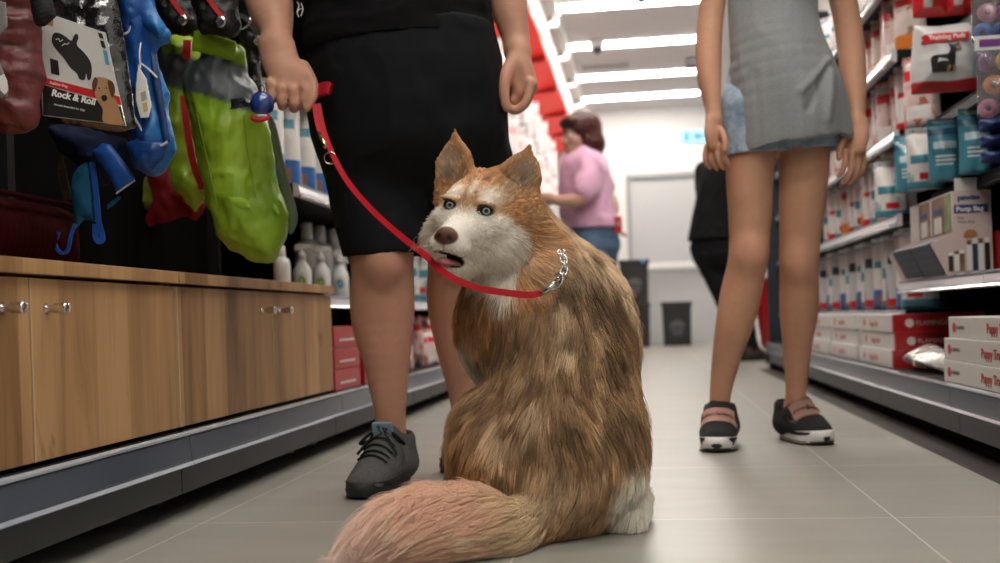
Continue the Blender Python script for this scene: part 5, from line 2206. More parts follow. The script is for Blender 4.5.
# ================================================================== goods along the left side
M_cloth = attr_mat('garment_cloth', 0.75, 0.2, bump=0.25, bscale=240)
M_matte = attr_mat('matte_fabric', 0.9, 0.05, bump=0.3, bscale=200)
M_nylon = attr_mat('garment_nylon', 0.42, 0.45, bump=0.2, bscale=160)
M_gloss = attr_mat('glossy_print', 0.28, 0.5)
M_film = mat('black_polybag', (0.010, 0.010, 0.011), 0.10, spec=0.9, coat=1.0, bump=0.7, bscale=38)
M_redstrap = mat('red_webbing', (0.52, 0.010, 0.014), 0.55, bump=0.15, bscale=500)


def flat_col(*c):
    k = np.array(c)

    def f(u, v, w):
        return np.repeat(k[None, :], len(u), 0)
    return f


def hang(name, part, label, cat, pts, c, d, t, rad, m, col, group=None, yaw=0.0, h=0.004, seed=1, fold=0.2, fscale=14, stretch=(1, 1), smooth=True):
    """a garment hung facing the aisle: its outline in metres about c at distance d"""
    T = view_frame(U(c[0], c[1], d), yaw)
    root = bpy.data.objects.new(name, None)
    COL.objects.link(root)
    root.empty_display_size = 0.05
    root.matrix_world = T
    tag(root, label, cat, group)
    me = cushion_mesh(part, pix_poly(pts, c[0], c[1], d), t, rad, h, col, seed, fold, fscale, stretch, smooth)
    if m is not M_film:
        wrinkle(me, min(0.0045, t * 0.12), 17, (1.2, 1, 0.7), seed + 60)
    me.materials.append(m)
    o = link(part, me, root)
    return root, o, (lambda x, y, w=0.0: V(((x - c[0]) * d / FPX, -w, -(y - c[1]) * d / FPX)))


def piece(name, pts, L, parent, t, m, col=None, w=0.0, rad=0.004, h=0.003, seed=2, fold=0.0, smooth=False, fscale=14):
    """a part with its own outline, given in the parent's picture frame"""
    loc = [L(x, y) for x, y in pts]
    me = cushion_mesh(name, [(p.x, p.z) for p in loc], t, rad, h, col, seed, fold, fscale, (1, 1), smooth)
    me.transform(Matrix.Translation((0, -w, 0)))
    me.materials.append(m)
    return link(name, me, parent)


def plate(name, pts, L, parent, w, m, t=0.0012):
    """a thin printed card piece lying on the front of its parent"""
    bm = BM()
    P = [L(x, y) for x, y in pts]
    a = [bm.verts.new((p.x, -w, p.z)) for p in P]
    q = [bm.verts.new((p.x, -w + t, p.z)) for p in P]
    n = len(P)
    bm.faces.new(a); bm.faces.new(q[::-1])
    for k in range(n):
        bm.faces.new((a[k], q[k], q[(k + 1) % n], a[(k + 1) % n]))
    return obj(name, bm, m, parent)


# ---- wine-red quilted coat with a grey hang tag
def quilt(u, v, w):
    s = np.abs(((v * 24 + u * 5) % 1) - 0.5)
    c = np.array([0.105, 0.022, 0.022])[None, :] * (0.65 + 0.7 * sstep(0.0, 0.12, s))[:, None]
    return c


r, o, L = hang('quilted_coat', 'padding', 'wine-red quilted dog coat with a grey hang tag at the picture edge', 'dog coat',
               [(-24, -12), (34, -12), (43, 20), (45, 60), (44, 100), (38, 126), (22, 134), (0, 131), (-24, 126)], (12, 60), 1.66, 0.030, 0.02, M_nylon, quilt, fold=0.25, fscale=30, stretch=(0.5, 1.2))
M_taggrey = mat('hang_tag_grey', (0.20, 0.195, 0.19), 0.5)
tg = piece('hang_tag', [(-8, 4), (22, 12), (24, 36), (16, 44), (15, 66), (25, 94), (24, 104), (16, 107), (11, 92), (7, 72), (-4, 52), (-10, 30)], L, r, 0.0015, M_taggrey, None, 0.052, smooth=False, h=0.002, rad=0.001)
plate('white_label', [(4, 38), (14, 43), (15, 60), (6, 56)], L, tg, 0.0545, M_ticket)
plate('care_oval', [(16, 84), (20, 82), (23, 88), (24, 98), (21, 102), (17, 98), (15, 90)], L, tg, 0.0545, M_ticket)
plate('white_print', [(6, 14), (10, 15), (10, 32), (6, 30)], L, tg, 0.0545, M_ticket)
plate('yellow_print', [(13, 16), (15.5, 17), (15.5, 37), (13, 35)], L, tg, 0.0545, mat('yellow_ink', (0.62, 0.50, 0.08), 0.6))

# ---- black ribbed knit sleeve
def rib(u, v, w):
    s = np.abs(((v * 160 - u * 60) % 1) - 0.5)
    return np.array([0.022, 0.022, 0.024])[None, :] * (0.45 + 1.3 * s)[:, None]


hang('knit_sleeve', 'knit', 'black ribbed knit sleeve between the wine coat and the boxed hoodie', 'dog sweater', [(30, -14), (48, -14), (58, 14), (52, 21), (40, 27), (34, 20)], (44, 6), 1.62, 0.016, 0.012, M_cloth, rib, h=0.003)

# ---- packaged dog hoodie
r, o, L = hang('packaged_dog_hoodie', 'polybag', 'dog hoodie in a black shiny bag with a white picture card', 'packaged clothing',
               [(40, -14), (112, -14), (120, 10), (128, 60), (137, 128), (120, 133), (60, 124), (47, 120), (42, 60)], (88, 60), 1.72, 0.022, 0.012, M_film, None, h=0.0035, fold=0.28, fscale=26, smooth=False)
M_card = mat('card_white', (0.62, 0.62, 0.60), 0.3, coat=0.6)
M_cardblk = mat('card_black', (0.020, 0.018, 0.018), 0.3, coat=0.6)
M_cardred = mat('card_red', (0.55, 0.025, 0.030), 0.3, coat=0.6)
W0 = 0.0385
cd_ = plate('picture_card', [(46, 16), (114, 39), (134, 130), (53, 120)], L, r, W0, M_card, 0.0025)
plate('black_band', [(53.2, 90), (130, 112), (134, 129.5), (53.4, 119.5)], L, cd_, W0 + 0.0006, M_cardblk, 0.0005)
plate('red_band', [(53, 82.5), (128, 101.5), (130, 110), (53.2, 89.5)], L, cd_, W0 + 0.0006, M_cardred, 0.0005)
# the garment shown on the card: a four-legged hoodie laid on its side
hood = [(63, 41), (67, 39), (74, 42), (81, 47), (83, 43), (86, 40), (88, 44), (86.5, 51), (93, 58), (99, 66), (101, 74), (100, 84), (97, 85), (95.5, 79), (94, 85), (89, 84.5), (86.5, 79), (80, 73), (73, 63), (66, 55), (62, 48)]
plate('hoodie_picture', smooth_poly(hood, 4), L, cd_, W0 + 0.0006, mat('hoodie_ink', (0.030, 0.027, 0.028), 0.35, coat=0.6), 0.0005)
bm = BM()
for pts in ([(66, 46), (69, 45), (70, 48), (73, 46)], [(72, 52), (75, 50), (77, 51), (79, 49)]):
    tube(bm, [L(x, y, W0 + 0.001) for x, y in pts], 0.0008, 5)
obj('hoodie_print', bm, M_ticket, cd_)
plate('small_picture', [(60, 64), (68, 66.5), (69.5, 81), (61.5, 79)], L, cd_, W0 + 0.0006, M_cardblk, 0.0005)
plate('hand_picture', [(49, 24), (57, 19), (63, 24), (63.5, 33), (50, 29)], L, cd_, W0 + 0.0006, mat('skin_ink', (0.45, 0.20, 0.09), 0.3, coat=0.6), 0.0005)
# dog portrait: ears, head and neck as flat printed shapes
M_doga = mat('dog_ink_tan', (0.42, 0.24, 0.12), 0.3, coat=0.6)
M_dogb = mat('dog_ink_brown', (0.115, 0.050, 0.026), 0.3, coat=0.6)
dp = plate('dog_picture', smooth_poly([(105, 84), (112, 83), (119, 86), (122, 92), (122, 100), (126, 108), (131, 124), (131.5, 129), (113, 127), (112, 114), (107, 106), (104, 97)], 4), L, cd_, W0 + 0.0012, M_doga, 0.0005)
plate('dog_ear', smooth_poly([(104, 83), (101.5, 90), (103, 98), (106, 92), (107, 85)], 3), L, dp, W0 + 0.0018, M_dogb, 0.0005)
plate('dog_ear', smooth_poly([(117, 86), (122, 88), (124, 96), (121.5, 103), (118.5, 96)], 3), L, dp, W0 + 0.0018, M_dogb, 0.0005)
plate('dog_nose', smooth_poly([(111, 101), (115, 100.5), (116.5, 104), (113.5, 106.5), (111, 104.5)], 3), L, dp, W0 + 0.0018, M_cardblk, 0.0005)
for x, y in ((108.5, 93.5), (115.5, 93.5)):
    plate('dog_eye', [(x - .9, y), (x, y - .8), (x + .9, y), (x, y + .9)], L, dp, W0 + 0.0018, M_cardblk, 0.0005)


def card_text(body, px, py, size, m, w, name, ang, parent):
    p = L(px, py, w)
    T = Matrix.Translation(p) @ Matrix.Rotation(ang, 4, 'Y')
    return text_mesh(body, size, m, name, parent, T, 0.0003, 'LEFT', 0.0, 0.0005 if size > 0.01 else 0)


card_text('Rock & Roll', 61.5, 100.5, 0.0148, M_ticket, W0 + 0.0010, 'title_lettering', math.radians(12.5), cd_)
card_text('Fashion Dog', 60, 89, 0.0058, M_ticket, W0 + 0.0010, 'band_lettering', math.radians(13), cd_)
card_text('Hooded Sweatshirt for dogs', 64, 110, 0.0044, M_ticket, W0 + 0.0010, 'small_lettering', math.radians(11), cd_)
M_size = mat('size_ink', (0.03, 0.03, 0.03), 0.4)
plate('size_code', [(107, 39), (111, 40), (112.5, 45), (108.5, 44)], L, cd_, W0 + 0.0006, M_size, 0.0005)
plate('size_code', [(109, 46.5), (112.8, 47.5), (115, 54.5), (111, 53.5)], L, cd_, W0 + 0.0006, M_size, 0.0005)
plate('size_code', [(112, 56), (116, 57), (118.5, 71), (114.5, 70)], L, cd_, W0 + 0.0006, mat('blue_ink', (0.10, 0.32, 0.50), 0.4), 0.0005)

# ---- blue jackets
BLUE, NAVY, AZUR = np.array([0.006, 0.070, 0.30]), np.array([0.008, 0.022, 0.075]), np.array([0.022, 0.20, 0.50])


def bluej(u, v, w):
    n = vnoise(np.stack([u, w, v], 1), 20, 3)
    c = lerp(np.repeat(BLUE[None, :], len(u), 0), NAVY[None, :], 0.5 * sstep(0.2, 0.8, n))
    return lerp(c, AZUR[None, :], 0.6 * sstep(0.010, 0.02, u))


r, o, L = hang('blue_dog_jacket', 'shell', 'bright blue dog jacket with white piping and a white hang tag', 'dog coat',
               [(116, -14), (148, -14), (158, 6), (171, 33), (168, 43), (160, 52), (166, 76), (171, 110), (177, 145), (170, 160), (157, 177), (142, 171), (133, 150), (129, 100), (125, 50)], (148, 80), 1.95, 0.045, 0.022, M_nylon, bluej, fold=0.45, fscale=16, stretch=(1.6, 0.5), h=0.005)
bm = BM()
for pts in ([(130, 42), (137, 40), (141, 33), (142, 26)], [(131, 112), (140, 117), (147, 128), (152, 138)], [(150, 70), (158, 76), (166, 84)], [(163, 150), (170, 150), (176, 146)]):
    tube(bm, catmull([L(x, y, 0.050) for x, y in pts], 4), 0.0022, 6)
obj('piping', bm, mat('white_piping', (0.50, 0.58, 0.66), 0.6), r)
piece('hood', [(124, -10), (148, -10), (160, 10), (172, 34), (167, 46), (157, 38), (146, 34), (138, 44), (130, 38), (127, 14)], L, r, 0.020, M_nylon, bluej, 0.036, rad=0.012, fold=0.5, smooth=True, fscale=30, h=0.004)
piece('side_panel', [(158, 54), (167, 76), (173, 112), (178, 146), (170, 150), (164, 118), (157, 82)], L, r, 0.008, M_nylon, flat_col(0.004, 0.030, 0.12), 0.040, rad=0.006, fold=0.4)
piece('hem_panel', [(133, 146), (150, 140), (177, 147), (171, 162), (158, 178), (142, 172)], L, r, 0.012, M_nylon, flat_col(0.005, 0.045, 0.20), 0.042, rad=0.008, fold=0.5, fscale=26)
tg = piece('hang_tag', [(149, 70), (153, 78), (158, 86), (163, 112), (160, 124), (151, 125), (146, 106), (147, 88)], L, r, 0.0015, M_ticket, None, 0.060, h=0.002, rad=0.001)
bm = tube(BM(), catmull([L(150, 50, 0.05), L(151, 62, 0.062), L(152, 76, 0.062)], 4), 0.0012, 6)
obj('tag_string', bm, M_ticket, tg)
plate('tag_print', [(152, 100), (157, 98), (158, 106), (153, 108)], L, tg, 0.0625, mat('tag_grey_ink', (0.38, 0.37, 0.33), 0.6))
plate('tag_print', [(154, 110), (158, 109), (159, 117), (155, 118)], L, tg, 0.0625, mat('tag_ochre_ink', (0.55, 0.42, 0.15), 0.6))

NV = NAVY * 0.5
r, o, L = hang('navy_dog_vest', 'shell', 'dark navy dog vest with bright blue flap and hanging straps under the boxed hoodie', 'dog coat',
               [(52, 126), (84, 128), (122, 136), (128, 150), (118, 172), (104, 186), (90, 176), (72, 160), (56, 146)], (95, 185), 1.98, 0.04, 0.02, M_cloth, flat_col(*NV), fold=0.4, seed=2)
piece('flap', [(101, 156), (112, 147), (121, 148), (136, 168), (146, 183), (137, 191), (126, 197), (120, 182), (110, 168)], L, r, 0.008, M_nylon, flat_col(0.012, 0.10, 0.45), 0.050, rad=0.006, fold=0.3)
piece('lining', [(100, 158), (102, 190), (104, 222), (96, 223), (90, 222), (83, 231), (80, 218), (77, 196), (79, 176), (90, 164)], L, r, 0.010, M_cloth, flat_col(0.014, 0.105, 0.22), 0.030, rad=0.008, fold=0.35, smooth=True)
piece('flap', [(112, 206), (126, 196), (128, 200), (118, 209), (112, 213)], L, r, 0.004, M_cloth, flat_col(0.014, 0.14, 0.28), 0.030)
bm = BM()
for pts, wd_ in (([(100, 160), (104, 190), (107, 222), (111, 240), (107, 243), (104, 238), (104, 226)], 0.010), ([(84, 226), (80, 238), (77, 252), (70, 254), (65, 246), (68, 234)], 0.006)):
    ribbon(bm, catmull([L(x, y, 0.042) for x, y in pts], 4), wd_, 0.0025, (0.9, 0, 0.2))
    s_ = obj('strap', bm, mat('blue_webbing', (0.012, 0.10, 0.50), 0.5), r)
    bm = BM()
bm.free()
bm = tube(BM(), catmull([L(127, 197, 0.056), L(136, 191, 0.058), L(145, 184, 0.056)], 4), 0.0016, 6)
obj('piping', bm, _mats['white_piping'], r)

# ---- lime and grey coats
LIME, LIMEY, GREY = np.array([0.22, 0.38, 0.016]), np.array([0.33, 0.49, 0.035]), np.array([0.070, 0.085, 0.092])


def lime_fn(top, mid):
    def f(u, v, w):
        n = vnoise(np.stack([u, w, v], 1), 9, 7)
        c = lerp(np.repeat(LIME[None, :], len(u), 0), LIMEY[None, :], np.clip(0.4 + 0.6 * n, 0, 1))
        g = sstep(mid - 0.003, mid + 0.003, v + 0.35 * u) * sstep(top + 0.003, top - 0.003, v + 0.25 * u)
        return lerp(c, GREY[None, :], g)
    return f


r, o, L = hang('lime_dog_coat', 'shell', 'lime green dog coat with grey chest panel, in front and lowest of the two', 'dog coat',
               [(200, 37), (213, 35), (243, 48), (247, 74), (262, 95), (269, 130), (276, 165), (286, 205), (287, 233), (279, 257), (264, 263), (240, 255), (216, 235), (207, 205), (196, 150), (188, 108), (183, 80), (191, 66), (199, 58)], (236, 150), 2.30, 0.060, 0.030, M_nylon, lime_fn(0.185, 0.088), fold=0.30, fscale=9, stretch=(1.3, 0.8), h=0.0055, seed=4)
piece('pocket_flap', [(233, 197), (244, 199), (256, 203), (259, 212), (248, 213), (238, 208)], L, r, 0.006, M_nylon, flat_col(0.34, 0.55, 0.03), 0.068, rad=0.005)
piece('pocket_flap', [(274, 202), (280, 206), (285, 215), (281, 219), (276, 212)], L, r, 0.006, M_nylon, flat_col(0.30, 0.50, 0.03), 0.040, rad=0.005)
piece('mesh_lining', [(262, 112), (272, 120), (283, 170), (293, 205), (294, 222), (284, 232), (274, 180)], L, r, 0.012, M_cloth, flat_col(0.16, 0.20, 0.13), -0.045, rad=0.01, smooth=True)
piece('collar', [(200, 37), (213, 35), (243, 48), (242, 68), (226, 64), (204, 58), (198, 58)], L, r, 0.012, M_nylon, flat_col(0.30, 0.52, 0.022), 0.052, rad=0.008, smooth=False, fold=0.2)
bm = BM()
for pts in ([(222, 130), (226, 160), (236, 190), (242, 225)], [(250, 120), (255, 160), (262, 200)], [(205, 120), (214, 160), (226, 215)]):
    tube(bm, catmull([L(x, y, 0.060) for x, y in pts], 4), 0.0012, 5)
obj('seam', bm, mat('lime_seam', (0.16, 0.28, 0.012), 0.7), r)
r, o, L = hang('lime_dog_coat', 'shell', 'lime green dog coat with grey yoke hanging half hidden behind the other', 'dog coat',
               [(165, 34), (180, 33), (200, 44), (204, 80), (200, 110), (203, 150), (206, 190), (197, 214), (182, 200), (171, 178), (166, 140), (164, 60)], (185, 120), 2.46, 0.045, 0.025, M_nylon, lime_fn(0.142, 0.062), fold=0.30, fscale=9, h=0.0055, seed=9)
bm = ribbon(BM(), catmull([L(190, 100, 0.05), L(194, 130, 0.056), L(200, 165, 0.056), L(209, 192, 0.05)], 4), 0.016, 0.003, (1, 0, 0.2))
obj('red_strap', bm, M_redstrap, r)
bm = ribbon(BM(), [L(194, 46, 0.052), L(194, 64, 0.056)], 0.018, 0.006, (1, 0, 0))
obj('red_tab', bm, M_redstrap, r)

# ---- red coat below, olive lined
r, o, L = hang('red_dog_coat', 'shell', 'red dog coat hanging low beneath the lime green coats', 'dog coat',
               [(146, 172), (170, 162), (186, 178), (198, 190), (205, 205), (196, 224), (184, 216), (166, 222), (142, 226), (150, 200)], (175, 196), 2.64, 0.030, 0.02, M_cloth, flat_col(0.16, 0.006, 0.009), fold=0.4, h=0.005)
piece('olive_lining', [(115, 186), (130, 182), (152, 176), (161, 190), (158, 206), (146, 213), (128, 211), (117, 200)], L, r, 0.02, M_cloth, flat_col(0.10, 0.11, 0.014), 0.01, rad=0.012, smooth=True, fold=0.3, h=0.005)

# ---- black harnesses with red straps on the top hooks
M_harn = attr_mat('harness_mesh', 0.45, 0.5, bump=0.8, bscale=120)
for label, pts, c, d in (('black padded dog harness with red trim left of the lime coats', [(150, -16), (196, -16), (202, 10), (200, 34), (186, 36), (168, 30), (156, 14)], (178, 10), 2.3),
                         ('black dog harness with shiny buckle above the lime green coat', [(192, -16), (236, -16), (240, 20), (236, 40), (216, 34), (200, 32), (194, 10)], (216, 12), 2.20),
                         ('black dog harness with grey webbing at the wrist of the leash hand', [(234, -16), (262, -16), (268, 24), (262, 60), (262, 92), (254, 94), (246, 66), (238, 30)], (252, 30), 2.46)):
    r, o, L = hang('dog_harness', 'padding', label, 'dog harness', pts, c, d, 0.035, 0.02, M_harn, flat_col(0.010, 0.010, 0.011), fold=0.5, fscale=22, h=0.005)
    x, y = c
    bm = ribbon(BM(), catmull([L(x - 24, y - 14, 0.030), L(x - 4, y - 8, 0.045), L(x + 6, y + 4, 0.046), L(x + 14, y + 14, 0.042)], 4), 0.009, 0.004, (0.3, 0, 1))
    obj('strap', bm, M_redstrap if 'grey' not in label else mat('grey_webbing', (0.10, 0.105, 0.11), 0.4), r)
    bm = BM()
    lathe(bm, [(0.008, -0.003), (0.012, -0.003), (0.012, 0.003), (0.008, 0.003)], 14, mtx=Matrix.Translation(L(x + 10, y + 16, 0.045)) @ Matrix.Rotation(PI / 2, 4, 'X'))
    obj('buckle', bm, M_chrome, r, smooth=True)

# ---- brown tag and the dark red panel box at the back
r, o, L = hang('cardboard_tag', 'card', 'brown cardboard tag dangling below the boxed hoodie', 'tag', [(57, 150), (63, 149), (73, 196), (71, 203), (62, 204), (56, 172)], (64, 178), 2.0, 0.003, 0.003, M_cloth, flat_col(0.085, 0.055, 0.032), h=0.003, smooth=False, fold=0)
plate('tag_print', [(60, 170), (66, 169), (69, 190), (63, 191)], L, r, 0.0045, mat('tag_dark_ink', (0.03, 0.02, 0.014), 0.6))


def ribred(u, v, w):
    return np.array([0.040, 0.0025, 0.0035])[None, :] * (0.55 + 0.9 * np.abs(((u * 110) % 1) - 0.5))[:, None]


pb = UX(58, 236, -1.10)
bxr = thing('dog_bed', 'dark red ribbed cushion lying on the wooden cabinet in the shade', 'cushion', (-1.125, 1.50, CZ1))
me = cushion_mesh('cushion', [(-0.30, 0.003), (0.42, 0.003), (0.435, 0.02), (0.435, 0.125), (0.42, 0.14), (-0.30, 0.14)], 0.06, 0.02, 0.006, ribred, fold=0.05, smooth=False)
me.transform(Matrix.Rotation(PI / 2, 4, 'Z'))
me.materials.append(M_matte)
link('cushion', me, bxr)
bm = BM()
tube(bm, [(0.055, -0.28, 0.135), (0.055, 0.42, 0.135)], 0.005, 8)
obj('piping', bm, mat('dark_red_piping', (0.03, 0.002, 0.003), 0.9, spec=0.05), bxr)

# ---- chrome display hooks that carry the garments
for x, y, d, l in ((88, -22, 1.74, 'boxed hoodie'), (140, -22, 2.0, 'blue jacket'), (222, 30, 2.36, 'lime green coats')):
    p = U(x, y, d)
    t = thing('display_hook', 'long chrome display hook carrying the ' + l, 'hook', (p.x + 0.05, p.y, p.z))
    bm = tube(BM(), [(-1.195 - p.x - 0.05 + 0.0, 0, 0), (0, 0, 0), (0.014, 0, 0.010), (0.016, 0, 0.022)], 0.003, 8)
    obj('rod', bm, M_chrome, t, smooth=True)
    obj('mount_plate', box(-1.20 - p.x - 0.05, -1.194 - p.x - 0.05, -0.02, 0.02, -0.03, 0.03), M_shelf, t, bevel=0.002)
# ================================================================== packs, bottles and boxes on the shelves
def pack_material(name, base, bands, blot=None, rough=0.28, words=0.0):
    """printed film: bands = [(z0, z1, colour)] over the generated height; blot = (colour, amount)"""
    if name in _mats:
        return _mats[name]
    m, nt, b = new_mat(name)
    N, L = nt.nodes, nt.links
    tc = N.new('ShaderNodeTexCoord')
    sp = N.new('ShaderNodeSeparateXYZ')
    L.new(tc.outputs['Generated'], sp.inputs[0])
    cur = None

    def mixc(fac, col):
        nonlocal cur
        x = N.new('ShaderNodeMix'); x.data_type = 'RGBA'
        L.new(fac, x.inputs[0])
        if cur is None:
            x.inputs[6].default_value = c4(base)
        else:
            L.new(cur, x.inputs[6])
        x.inputs[7].default_value = c4(col)
        cur = x.outputs[2]

    def win(sock, a, q):
        g = N.new('ShaderNodeMath'); g.operation = 'GREATER_THAN'; g.inputs[1].default_value = a
        l = N.new('ShaderNodeMath'); l.operation = 'LESS_THAN'; l.inputs[1].default_value = q
        L.new(sock, g.inputs[0]); L.new(sock, l.inputs[0])
        mu = N.new('ShaderNodeMath'); mu.operation = 'MULTIPLY'
        L.new(g.outputs[0], mu.inputs[0]); L.new(l.outputs[0], mu.inputs[1])
        return mu.outputs[0]
    if blot:
        n = N.new('ShaderNodeTexNoise'); n.inputs['Scale'].default_value = 3.2; n.inputs['Detail'].default_value = 2
        L.new(tc.outputs['Generated'], n.inputs['Vector'])
        mr = N.new('ShaderNodeMapRange'); mr.inputs[1].default_value = 0.60 - blot[1]; mr.inputs[2].default_value = 0.64 - blot[1]
        L.new(n.outputs['Fac'], mr.inputs[0])
        mixc(mr.outputs[0], blot[0])
    for bd in bands:
        f = win(sp.outputs[2], bd[0], bd[1])
        if len(bd) > 3:
            w = win(sp.outputs[0], bd[3], bd[4])
            mu = N.new('ShaderNodeMath'); mu.operation = 'MULTIPLY'
            L.new(f, mu.inputs[0]); L.new(w, mu.inputs[1])
            f = mu.outputs[0]
        mixc(f, bd[2])
    if cur is None:
        b.inputs['Base Color'].default_value = c4(base)
    else:
        L.new(cur, b.inputs['Base Color'])
    b.inputs['Roughness'].default_value = rough
    b.inputs['Coat Weight'].default_value = 0.5
    b.inputs['Coat Roughness'].default_value = 0.12
    nn = N.new('ShaderNodeTexNoise'); nn.inputs['Scale'].default_value = 22; nn.inputs['Detail'].default_value = 3
    L.new(tc.outputs['Object'], nn.inputs['Vector'])
    bp = N.new('ShaderNodeBump'); bp.inputs['Strength'].default_value = 0.45; bp.inputs['Distance'].default_value = 0.012
    L.new(nn.outputs['Fac'], bp.inputs['Height']); L.new(bp.outputs[0], b.inputs['Normal'])
    _mats[name] = m
    return m


WHT, OFF, REDC, TEAL, BLUEC, PINKC, ORG, DKB, GRN = (0.72, 0.70, 0.68), (0.55, 0.52, 0.48), (0.55, 0.018, 0.022), (0.05, 0.24, 0.32), (0.03, 0.13, 0.36), (0.62, 0.36, 0.34), (0.62, 0.19, 0.03), (0.02, 0.022, 0.03), (0.10, 0.30, 0.06)


def pouch_parts(w, h, t, seed=0, gusset=True):
    """a pillow bag standing on its base: sealed fin at the top, fuller at the bottom"""
    rg = random.Random(seed)
    bm = BM()
    nu, nv = 10, 14
    side = []
    for sgn in (-1, 1):
        g = []
        for j in range(nv + 1):
            v = j / nv
            row = []
            for i in range(nu + 1):
                u = i / nu * 2 - 1
                full = (1 - abs(u) ** 2.6) ** 0.6 if abs(u) < 1 else 0.0
                prof = min(1.0, (1 - v) * 2.2) ** 0.75 * (0.86 + 0.14 * min(1, v * 6))
                yy = sgn * (t / 2) * (full * prof if j < nv else 0) + sgn * 0.001
                yy += sgn * 0.004 * math.sin(6 * u + seed) * math.sin(5 * v + seed * 2) * prof * full
                xx = u * w / 2 * (1 - 0.05 * math.sin(PI * v))
                row.append(bm.verts.new((xx, yy, v * h)))
            g.append(row)
        side.append(g)
    for k, g in enumerate(side):
        for j in range(nv):
            for i in range(nu):
                q = (g[j][i], g[j][i + 1], g[j + 1][i + 1], g[j + 1][i])
                bm.faces.new(q if k == 0 else q[::-1])
    a, c = side
    for j in range(nv):
        bm.faces.new((a[j][0], a[j + 1][0], c[j + 1][0], c[j][0]))
        bm.faces.new((a[j][nu], c[j][nu], c[j + 1][nu], a[j + 1][nu]))
    for i in range(nu):
        bm.faces.new((a[0][i], c[0][i], c[0][i + 1], a[0][i + 1]))
        bm.faces.new((a[nv][i], a[nv][i + 1], c[nv][i + 1], c[nv][i]))
    return bm


_proto = {}


def pouch(kind, w, h, t, m, seed, label, cat, loc, rotz, group=None, name='pet_food_pouch'):
    key = (kind, w, h, t)
    if key not in _proto:
        r = thing(name, label, cat, loc, rotz, group)
        obj('bag', pouch_parts(w, h, t, seed), m, r, smooth=True)
        bm = BM()
        bx(bm, -w / 2 * 0.98, w / 2 * 0.98, -0.0022, 0.0022, h - 0.006, h + 0.016)
        obj('seal', bm, m, r)
        _proto[key] = r
        return r
    return dup(_proto[key], loc, rotz, label, group)


P_WR = pack_material('print_white_red', WHT, [(0.0, 0.16, REDC), (0.55, 0.64, REDC, 0.2, 0.8)], ((0.50, 0.30, 0.20), 0.06))
P_PK = pack_material('print_pinkish', (0.66, 0.52, 0.50), [(0.70, 0.86, REDC), (0.10, 0.30, (0.75, 0.72, 0.70), 0.15, 0.85)], ((0.42, 0.14, 0.10), 0.08))
P_BL = pack_material('print_white_blue', WHT, [(0.0, 0.30, BLUEC), (0.06, 0.22, (0.22, 0.11, 0.06), 0.25, 0.75), (0.62, 0.72, TEAL, 0.15, 0.85)], None)
P_TL = pack_material('print_teal', TEAL, [(0.80, 0.92, (0.03, 0.10, 0.18)), (0.40, 0.43, WHT, 0.2, 0.8), (0.33, 0.36, WHT, 0.2, 0.8), (0.26, 0.29, WHT, 0.2, 0.7), (0.55, 0.68, (0.45, 0.60, 0.66), 0.15, 0.85)], None)
P_OR = pack_material('print_orange', (0.62, 0.55, 0.50), [(0.05, 0.28, ORG), (0.75, 0.88, REDC, 0.1, 0.9)], ((0.30, 0.20, 0.12), 0.05))
P_TW = pack_material('print_teal_white', WHT, [(0.0, 0.13, TEAL), (0.45, 0.60, TEAL, 0.1, 0.9), (0.16, 0.28, REDC, 0.3, 0.7)], ((0.30, 0.42, 0.45), 0.03))
P_SL = pack_material('print_silver', (0.50, 0.51, 0.52), [(0.65, 0.80, DKB, 0.15, 0.85), (0.05, 0.16, REDC)], ((0.28, 0.28, 0.28), 0.06))
P_WH = pack_material('print_white_soft', (0.80, 0.77, 0.78), [(0.68, 0.84, (0.75, 0.45, 0.46), 0.1, 0.9), (0.10, 0.20, (0.55, 0.42, 0.42), 0.2, 0.8)], ((0.62, 0.60, 0.62), 0.04))

# ---- spray bottles on the shelf past the cabinets
M_bott = mat('bottle_white', (0.72, 0.73, 0.72), 0.3, coat=0.4)
M_labg = mat('bottle_label_green', (0.25, 0.36, 0.10), 0.5)
M_labb = mat('bottle_label_blue', (0.10, 0.28, 0.45), 0.5)
M_laby = mat('bottle_label_cream', (0.60, 0.55, 0.33), 0.5)


